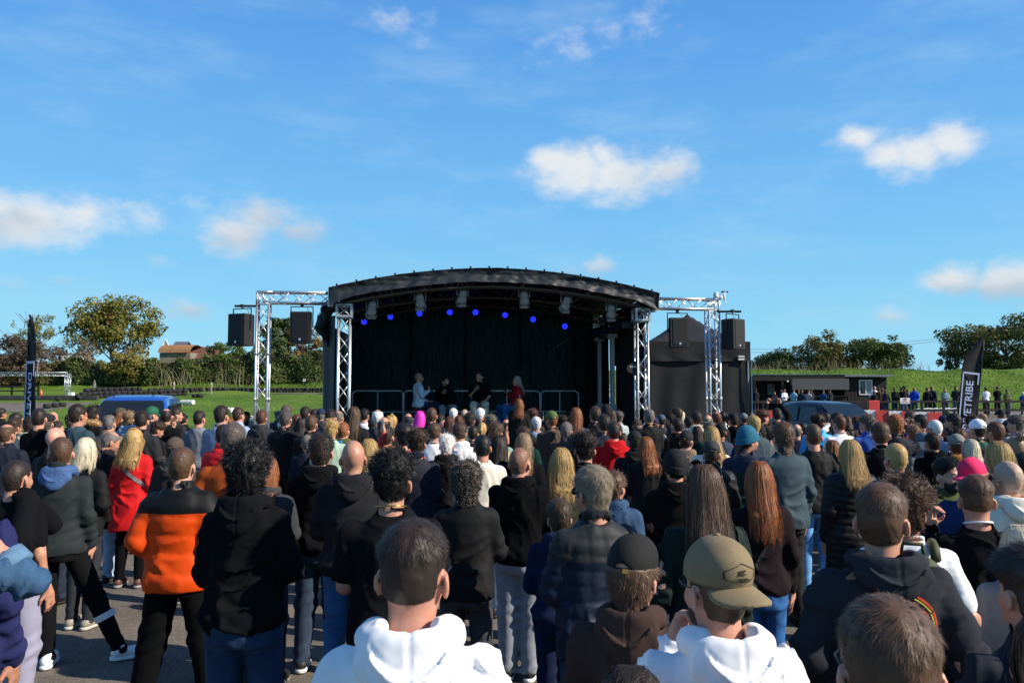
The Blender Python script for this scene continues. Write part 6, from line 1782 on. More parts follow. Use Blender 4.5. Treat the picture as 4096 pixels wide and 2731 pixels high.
# gate truss
p0 = at(-60, 1496, 55); p1 = at(272, 1496, 55); zg = float(zt(p1.x, 55)); o = empty('gate_truss', (p1.x, 55, zg))
truss_parts(o, (0, 0, 0), (0, 0, p1.z - zg), .26, .3, M_ALU); truss_parts(o, (-.12, 0, p1.z - zg), (p0.x - p1.x, 0, p1.z - zg), .24, .3, M_ALU)
tag(o, 'silver gate truss over the track at far left', 'truss')
p = at(284, 1605, 54); o = empty('control_box', (p.x, 54, float(zt(p.x, 54)))); b = MB(); b.box((-.17, -.15, 0), (.17, .15, .34), bev=.015); b.build('cabinet', M_WHP, o); b = MB(); b.box((-.12, -.16, .05), (.12, -.151, .29)); b.build('door', M_WHP, o); tag(o, 'small white box at the foot of the gate truss', 'box')
p = at(164, 1583, 57); o = empty('traffic_cone', (p.x, 57, float(zt(p.x, 57)))); M_ORG = mat('cone_orange', (.75, .14, .03), .6, var=.1)
b = MB(); b.box((-.14, -.14, 0), (.14, .14, .03)); b.build('base', M_ORG, o); b = MB(); b.lathe([(.11, .03), (.025, .48)], 14); b.build('cone', M_ORG, o, True); b = MB(); b.lathe([(.085, .20), (.062, .30)], 14); b.build('band', mat('cone_band', (.8, .3, .2), .5, var=0), o, True); tag(o, 'orange traffic cone left of the gate truss leg', 'traffic cone')
p = at(374, 1590, 53); o = empty('marshal_flags', (p.x, 53, float(zt(p.x, 53)))); H = 1.15
b = MB(); b.tube([(0, 0, 0), (0, 0, H)], .03, 8); b.build('post', mat('wood_post', (.25, .19, .12), .9, var=.2), o)
b = MB(); b.prism([(.02, H * .35), (.10, H * .4), (.14, H * .75), (.06, H * 1.02), (0, H)], -.01, .01); b.build('chequered_flag', mat('chequer', (.6, .55, .55), .8, var=.9, vscale=14, dark=(.03, .03, .03)), o)
b = MB(); b.prism([(-.10, H * .3), (-.02, H * .3), (0, H * .8), (-.08, H * .78)], -.012, .012); b.build('green_flag', mat('flag_green', (.03, .2, .08), .8, var=.2), o); tag(o, 'furled chequered and green flags on a post by the tyres', 'flags')
def fence(pts, h, rails, n_posts, label, m=M_BLKM, rw=.05):
    p0 = Vector(pts[0]); o = empty('fence', p0)
    for i in range(n_posts):
        t = i / (n_posts - 1) * (len(pts) - 1); k = min(int(t), len(pts) - 2); q = Vector(pts[k]).lerp(Vector(pts[k + 1]), t - k) - p0
        q.z = float(zt(q.x + p0.x, q.y + p0.y)) - p0.z
        b = MB(); b.box((q.x - .06, q.y - .05, q.z - .1), (q.x + .06, q.y + .05, q.z + h)); b.build('post', m, o)
        if i:
            for r in rails:
                b = MB(); b.box((0, 0, 0), (1, 1, 1))
                a = Vector((pq.x, pq.y - .055, pq.z + r)); c = Vector((q.x, q.y - .055, q.z + r))
                b = MB(); b.add([a + Vector((0, -.02, -rw)), a + Vector((0, .02, -rw)), a + Vector((0, .02, rw)), a + Vector((0, -.02, rw)), c + Vector((0, -.02, -rw)), c + Vector((0, .02, -rw)), c + Vector((0, .02, rw)), c + Vector((0, -.02, rw))], [(0, 1, 2, 3), (7, 6, 5, 4), (0, 4, 5, 1), (1, 5, 6, 2), (2, 6, 7, 3), (3, 7, 4, 0)])
                b.build('rail', m, o)
        pq = q
    return tag(o, label, 'fence')
M_FBLK = mat('black_timber', (.016, .014, .014), .85, var=.3, vscale=5, bump=.3)
g3 = lambda px, Y: (at(px, 1600, Y).x, Y, float(zt(at(px, 1600, Y).x, Y)))
fence([g3(-60, 58), g3(152, 58)], .75, (.35, .68), 5, 'black rail fence behind the gate truss at far left', M_FBLK)
fence([g3(2960, 43), g3(3600, 43.5), g3(4200, 44)], 1.0, (.42, .90), 15, 'long black post-and-rail fence across the right', M_FBLK, .06)
for k, px in enumerate((845, 695)):
    p = at(px, 1575, 62 if k else 60); o = empty('marker_post', (p.x, p.y, float(zt(p.x, p.y)))); b = MB(); b.box((-.04, -.04, 0), (.04, .04, 1.0), bev=.008); b.build('stake', mat('grey_wood', (.3, .27, .23), .9, var=.2), o); b = MB(); b.box((-.042, -.042, .8), (.042, .042, .9)); b.build('band', M_WHP, o)
    tag(o, 'thin grey wooden stake by the tyre wall, ' + ('left one' if k else 'right one'), 'stake')
p = at(1217, 1520, 72); o = empty('number_board', (p.x, 72, float(zt(p.x, 72)))); zc = p.z - o.location.z; b = MB(); b.box((-.12, -.01, zc - .12), (.12, .01, zc + .12)); b.build('board', M_WHP, o); b = MB(); b.tube([(0, .02, -.2), (0, .02, zc)], .02, 6); b.build('post', M_BLKM, o); b = MB(); b.box((-.04, -.014, zc - .06), (.04, -.011, zc + .06)); b.build('mark', M_BLKM, o); tag(o, 'tiny white number board in front of the hedge', 'sign')
# old barn, tiled barn and house gable
M_RUST = mat('rusty_iron', (.22, .085, .045), .85, var=.5, vscale=.8, dark=(.24, .15, .06), bump=.3, bscale=3, vdet=6)
M_STONE = mat('rubble_stone', (.21, .18, .14), .95, var=.3, vscale=2, bump=.5, bscale=4, bdist=.1)
M_TILE = mat('clay_tile', (.16, .075, .055), .9, var=.35, vscale=2.5, bump=.4, bscale=6, bdist=.05)
Yb = 100; pa, pb = at(632, 1376, Yb), at(760, 1450, Yb); o = empty('rusty_barn', (pa.x, Yb, float(zt(pa.x, Yb)) - 1)); W = pb.x - pa.x; zb0 = pb.z - 1.5 - o.location.z; ze = at(700, 1410, Yb).z - o.location.z; zr = pa.z - o.location.z
b = MB(); b.box((.1, .3, 0), (W - .1, 4.5, ze)); b.build('wall', M_STONE, o)
k = 26
for i in range(k):   # corrugated sheets
    x0, x1 = W * i / k, W * (i + 1) / k; b = MB(); n = 8
    V = []
    for (x, dz) in ((x0, 0), ((x0 + x1) / 2, .05), (x1, 0)):
        for j in range(n + 1):
            a = math.pi * j / n; V.append((x, 2.4 - 2.4 * math.cos(a), ze + (zr - ze + dz) * math.sin(a)))
    b.add(V, [(r * (n + 1) + j, (r + 1) * (n + 1) + j, (r + 1) * (n + 1) + j + 1, r * (n + 1) + j + 1) for r in range(2) for j in range(n)]); b.build('roof_sheet', M_RUST, o, True)
tag(o, 'old barn with curved rusty corrugated roof beyond the hedge', 'barn')
Yb = 102; pa, pb = at(757, 1385, Yb), at(858, 1460, Yb); o = empty('tiled_barn', (pa.x, Yb, float(zt(pa.x, Yb)) - 1)); W = pb.x - pa.x; zr = pa.z - o.location.z; ze = at(800, 1432, Yb).z - o.location.z
b = MB(); b.box((0, 0, 0), (W, 4, ze)); b.build('wall', M_STONE, o)
rf = empty('roof', (0, 0, 0)); rf.parent = o
for r in range(7):
    for c in range(12):
        t0, t1 = r / 7, (r + 1.25) / 7; x0, x1 = -.2 + (W + .4) * c / 12, -.2 + (W + .4) * (c + .94) / 12
        b = MB(); lift = .05; p_ = lambda x, t, dz: (x, -.25 + 2.2 * t, ze - .1 + (zr - ze + .1) * t + dz)
        b.add([p_(x0, t0, lift), p_(x1, t0, lift), p_(x1, t1, 0), p_(x0, t1, 0), p_(x0, t0, 0), p_(x1, t0, 0)], [(0, 1, 2, 3), (4, 5, 1, 0)]); b.build('tile', M_TILE, rf)
b = MB(); b.add([(-.2, 1.95, zr), (W + .2, 1.95, zr), (W + .2, 4.2, ze - .1), (-.2, 4.2, ze - .1)], [(0, 1, 2, 3)]); b.build('rear_slope', M_TILE, rf)
tag(o, 'stone barn with brown clay-tiled roof beyond the hedge', 'barn')
Yb = 125; pa, pb = at(652, 1362, Yb), at(732, 1380, Yb); o = empty('house', (pa.x, Yb, float(zt(pa.x, Yb)))); W = pb.x - pa.x; zr = pa.z - o.location.z; ze = pb.z - 1 - o.location.z
M_SLATE = mat('slate_roof', (.10, .105, .12), .7, var=.2)
b = MB(); b.box((0, 0, 0), (W, 5, ze)); b.build('wall', mat('render_white', (.55, .54, .5), .9, var=.1), o)
b = MB(); b.add([(1.1, -.2, ze), (W + .1, -.2, ze), (W - .05, 2.5, zr), (.9, 2.5, zr), (W + .1, 5.2, ze), (1.1, 5.2, ze)], [(0, 1, 2, 3), (3, 2, 4, 5)]); b.build('roof', M_SLATE, o)
b = MB(); b.add([(-.2, -.3, ze + .2), (1.4, -.3, ze + .2), (.6, -.3, zr + .1)], [(0, 1, 2)]); b.tube([(-.3, -.35, ze + .15), (.6, -.35, zr + .15), (1.5, -.35, ze + .15)], .09, 4); b.build('gable', M_WHP, o)
tag(o, 'distant house with grey slate roof and white gable trim', 'house')
Yb = 96; pa, pb = at(243, 1410, Yb), at(304, 1450, Yb); o = empty('white_shed', (pa.x, Yb, float(zt(pa.x, Yb)))); W = pb.x - pa.x; zz = pa.z - o.location.z
b = MB(); b.box((0, 0, 0), (W, 3, zz - .1)); b.build('wall', M_WHP, o); b = MB(); b.box((-.1, -.1, zz - .1), (W + .1, 3.1, zz)); b.build('roof', M_WHP, o); tag(o, 'small white shed glimpsed between bushes at left', 'shed')
# ================================================================== hut, right
Yh = 54.0
hA, hB, hC = at(3003, 1494, Yh), at(3376, 1494, Yh), at(3545, 1494, Yh)
z0h = float(zt(hB.x, Yh)); hut = empty('timber_hut', (hB.x, Yh, z0h)); ht = hB.z - z0h
M_HBLK = mat('black_stained_boards', (.014, .012, .011), .8, var=.4, vscale=4, bump=.3, bscale=8)
wr_ = hC.x - hB.x
wx0, wx1 = at(3436, 1560, Yh).x - hB.x, at(3489, 1560, Yh).x - hB.x; wz0, wz1 = at(3436, 1579, Yh).z - z0h, at(3436, 1519, Yh).z - z0h
nb = 20
for i in range(nb):
    x0, x1 = wr_ * i / nb + .008, wr_ * (i + 1) / nb - .008
    if x1 > wx0 and x0 < wx1:
        for (a, c) in ((0, wz0 - .02), (wz1 + .02, ht - .25)):
            b = MB(); b.box((x0, 0, a), (x1, .03 + .012 * (i % 2), c)); b.build('board', M_HBLK, hut)
    else:
        b = MB(); b.box((x0, -.012 * (i % 2), 0), (x1, .03, ht - .25)); b.build('board', M_HBLK, hut)
b = MB(); b.box((.02, .04, 0), (wr_ - .02, 3.5, ht - .3)); b.build('core', M_HBLK, hut)
win = empty('window', (0, 0, 0)); win.parent = hut
b = MB()
for (x0, x1, a, c) in ((wx0, wx1, wz0, wz0 + .06), (wx0, wx1, wz1 - .06, wz1), (wx0, wx0 + .06, wz0 + .06, wz1 - .06), (wx1 - .06, wx1, wz0 + .06, wz1 - .06), ((wx0 + wx1) / 2 - .03, (wx0 + wx1) / 2 + .03, wz0 + .06, wz1 - .06)):
    b.box((x0, -.05, a), (x1, .03, c))
b.build('frame', M_WHP, win)
b = MB(); b.box((wx0 + .06, .0, wz0 + .06), ((wx0 + wx1) / 2 - .03, .015, wz1 - .06)); b.build('pane', M_GLASS, win); b = MB(); b.box(((wx0 + wx1) / 2 + .03, -.01, wz0 + .06), (wx1 - .06, .005, wz1 - .06)); b.build('pane', mat('reflective_pane', (.12, .16, .15), .05, var=.5, vscale=2, spec=.8), win)
M_ROOFG = mat('roof_sheet_grey', (.16, .18, .20), .5, metal=.2, var=.15)
b = MB(); b.box((-.15, -.5, ht - .22), (wr_ + .25, 3.8, ht - .08)); b.build('roof', M_ROOFG, hut)
xl = hA.x - hB.x
for i in range(40):
    x0, x1 = xl + (-.16 - xl) * i / 40, xl + (-.16 - xl) * (i + 1) / 40
    b = MB(); b.add([(x0, -.55, ht - .12), ((x0 + x1) / 2, -.55, ht - .07), (x1, -.55, ht - .12), (x0, 3.6, ht + .0), ((x0 + x1) / 2, 3.6, ht + .05), (x1, 3.6, ht)], [(0, 1, 4, 3), (1, 2, 5, 4)]); b.build('roof_sheet', M_ROOFG, hut)
b = MB(); b.box((xl, -.5, ht - .5), (-.16, -.44, ht - .13)); b.build('fascia', M_HBLK, hut)
b = MB(); b.box((xl, 2.6, 0), (-.02, 2.7, ht - .1)); b.build('rear_wall', M_HBLK, hut)
ax0, ax1 = at(3153, 1500, Yh).x - hB.x, at(3378, 1500, Yh).x - hB.x - .02
b = MB(); b.box((ax0, -.75, at(3200, 1558, Yh).z - z0h), (ax1, -.70, at(3200, 1515, Yh).z - z0h)); b.build('awning', mat('awning_grey', (.075, .077, .08), .8, var=.12), hut)
for x in (ax0 + .03, ax0 + (ax1 - ax0) * .48, ax1 - .04, xl + 2.0, xl + .1):
    b = MB(); b.box((x - .05, -.5, 0), (x + .05, -.4, ht - .5)); b.build('post', M_HBLK, hut)
b = MB(); b.box((ax0, -.5, 0), (ax1, -.42, 1.05)); b.box((ax0, -.65, 1.05), (ax1, -.3, 1.10)); b.build('counter', M_HBLK, hut)
q = at(3150, 1525, Yh - .7); b = MB(); b.lathe([(.02, -.07), (.07, -.04), (.075, .02), (.03, .06)], 12, c=(q.x - hB.x, -.7, q.z - z0h)); b.build('camera_dome', M_WHP, hut, True)
for k_, (px0, px1, y0, y1) in enumerate(((3072, 3100, 1535, 1580), (3125, 3140, 1535, 1580))):
    a_, c_ = at(px0, y0, Yh + 2.5), at(px1, y1, Yh + 2.5); b = MB(); b.box((a_.x - hB.x, 2.55, c_.z - z0h), (c_.x - hB.x, 2.59, a_.z - z0h)); b.build('notice', mat('notice_grey', (.22, .23, .24), .8, var=.3, vscale=6), hut)
tag(hut, 'long black timber hut with grey awning, right of the gazebo', 'hut')
# plastic barriers, signs, stands
M_RED = mat('barrier_red', (.52, .045, .04), .5, var=.15, vscale=3); M_WBR = mat('barrier_white', (.66, .66, .64), .5, var=.15, vscale=3)
bl = ['white section, left end', 'red section beside the pickup', 'white section, middle', 'red section, middle', 'white section farther right', 'red section, right end']
for i in range(6):
    p = at(3475 + i * 52, 1640 + i * 2, 33 - i * .1); o = empty('water_barrier', (p.x, p.y, float(zt(p.x, p.y))), R(-4)); hh = p.z - o.location.z; hw = .27
    m = M_RED if i % 2 else M_WBR
    b = MB(); b.prism([(-.26, 0), (.26, 0), (.24, .18), (.12, .36), (.10, hh), (-.10, hh), (-.12, .36), (-.24, .18)], -hw, hw, M=Matrix.Rotation(R(90), 4, 'Z')); b.build('shell', m, o)
    b = MB(); b.lathe([(.04, hh), (.04, hh + .02)], 10); b.build('filler_cap', m, o)
    tag(o, 'interlocking plastic road barrier, ' + bl[i], 'barrier', 'red and white plastic barriers')
p = at(3534, 1650, 40); o = empty('water_barrier', (at(3495, 1650, 40).x, 40, float(zt(15, 40)))); b = MB(); b.box((-.28, -.08, 0), (.28, .08, at(3495, 1601, 40).z - o.location.z), bev=.04); b.build('shell', M_RED, o, False, True); b = MB(); b.box((-.12, -.09, .5), (.12, -.082, .62)); b.build('slot', M_BLKM, o); tag(o, 'upright red plastic barrier standing against the fence', 'barrier')
p = at(3120, 1655, 33); o = empty('water_barrier', (p.x, 33, float(zt(p.x, 33)))); hh = at(3120, 1642, 33).z - o.location.z; b = MB(); b.prism([(-.24, 0), (.24, 0), (.12, .36), (.10, hh), (-.10, hh), (-.12, .36)], -.5, .5, M=Matrix.Rotation(R(90), 4, 'Z')); b.build('shell', M_RED, o); b = MB(); b.lathe([(.04, hh), (.04, hh + .02)], 10); b.build('filler_cap', M_RED, o); tag(o, 'red plastic barrier left of the dark pickup', 'barrier')
pa, pb = at(3600, 1591, 42.8), at(3640, 1614, 42.8); o = empty('warning_sign', ((pa.x + pb.x) / 2, 42.8, float(zt(pa.x, 42.8)))); cz = (pa.z + pb.z) / 2 - o.location.z; hw, hh = (pb.x - pa.x) / 2, (pa.z - pb.z) / 2
b = MB(); b.box((-hw, -.01, cz - hh), (hw, .01, cz + hh)); b.build('plate', M_WHP, o); b = MB(); b.box((-.03, .012, 0), (.03, .05, cz + hh * .5)); b.build('post', M_FBLK, o)
M_REDP = mat('red_print', (.6, .03, .03), .6, var=0)
b = MB(); b.tube([(.075 * math.cos(a), -.016, cz + .06 + .075 * math.sin(a)) for a in np.linspace(0, 6.2832, 20)], .010, 6, False); b.build('red_ring', M_REDP, o)
t_ = link('numeral', TXT['two'], M_BLKM, o); t_.location = (0, -.014, cz + .06); t_.rotation_euler = (R(90), 0, 0); t_.scale = (.75, .75, 1)
t_ = link('lettering', TXT['slow'], mat('pink_print', (.45, .08, .08), .6, var=0), o); t_.location = (0, -.014, cz - .09); t_.rotation_euler = (R(90), 0, 0); t_.scale = (.92, .75, 1)
tag(o, 'white SLOW DOWN sign with a circled number on the fence', 'sign')
for i, px in enumerate((3690, 3725, 3770, 3800)):
    p = at(px, 1640, 45.5); o = empty('steel_stand', (p.x, 45.5, float(zt(p.x, 45.5))), R(20)); b = MB()
    for dy in (-.2, .2):
        b.tube([(-.35, dy, 0), (-.3, dy, .42), (.25, dy, .48), (.35, dy, 0)], .018, 6)
    b.build('legs', M_RAIL, o, True); b = MB()
    for x, z in ((-.3, .42), (-.02, .45), (.25, .48)): b.tube([(x, -.2, z), (x, .2, z)], .016, 6)
    b.build('rung', M_RAIL, o, True)
    tag(o, 'low silver steel kart stand behind the fence, ' + ['first from the left', 'second from the left', 'third from the left', 'rightmost'][i], 'stand', 'silver kart stands behind the fence')
for i, (y0, y1) in enumerate(((1400, 1342), (1412, 1352))):
    a_, c_ = at(2990, y0 - 3, 130), at(3850, y1, 120); o = empty('power_line', a_); b = MB(); pts = [(a_.lerp(c_, t) - a_ - Vector((0, 0, 1.2 * t * (1 - t) * 2))) for t in np.linspace(0, 1, 14)]; b.tube(pts, .022, 4); b.build('cable', M_BLKM, o)
    tag(o, 'thin overhead cable crossing the sky above the hut, ' + ('upper' if i == 0 else 'lower'), 'cable')
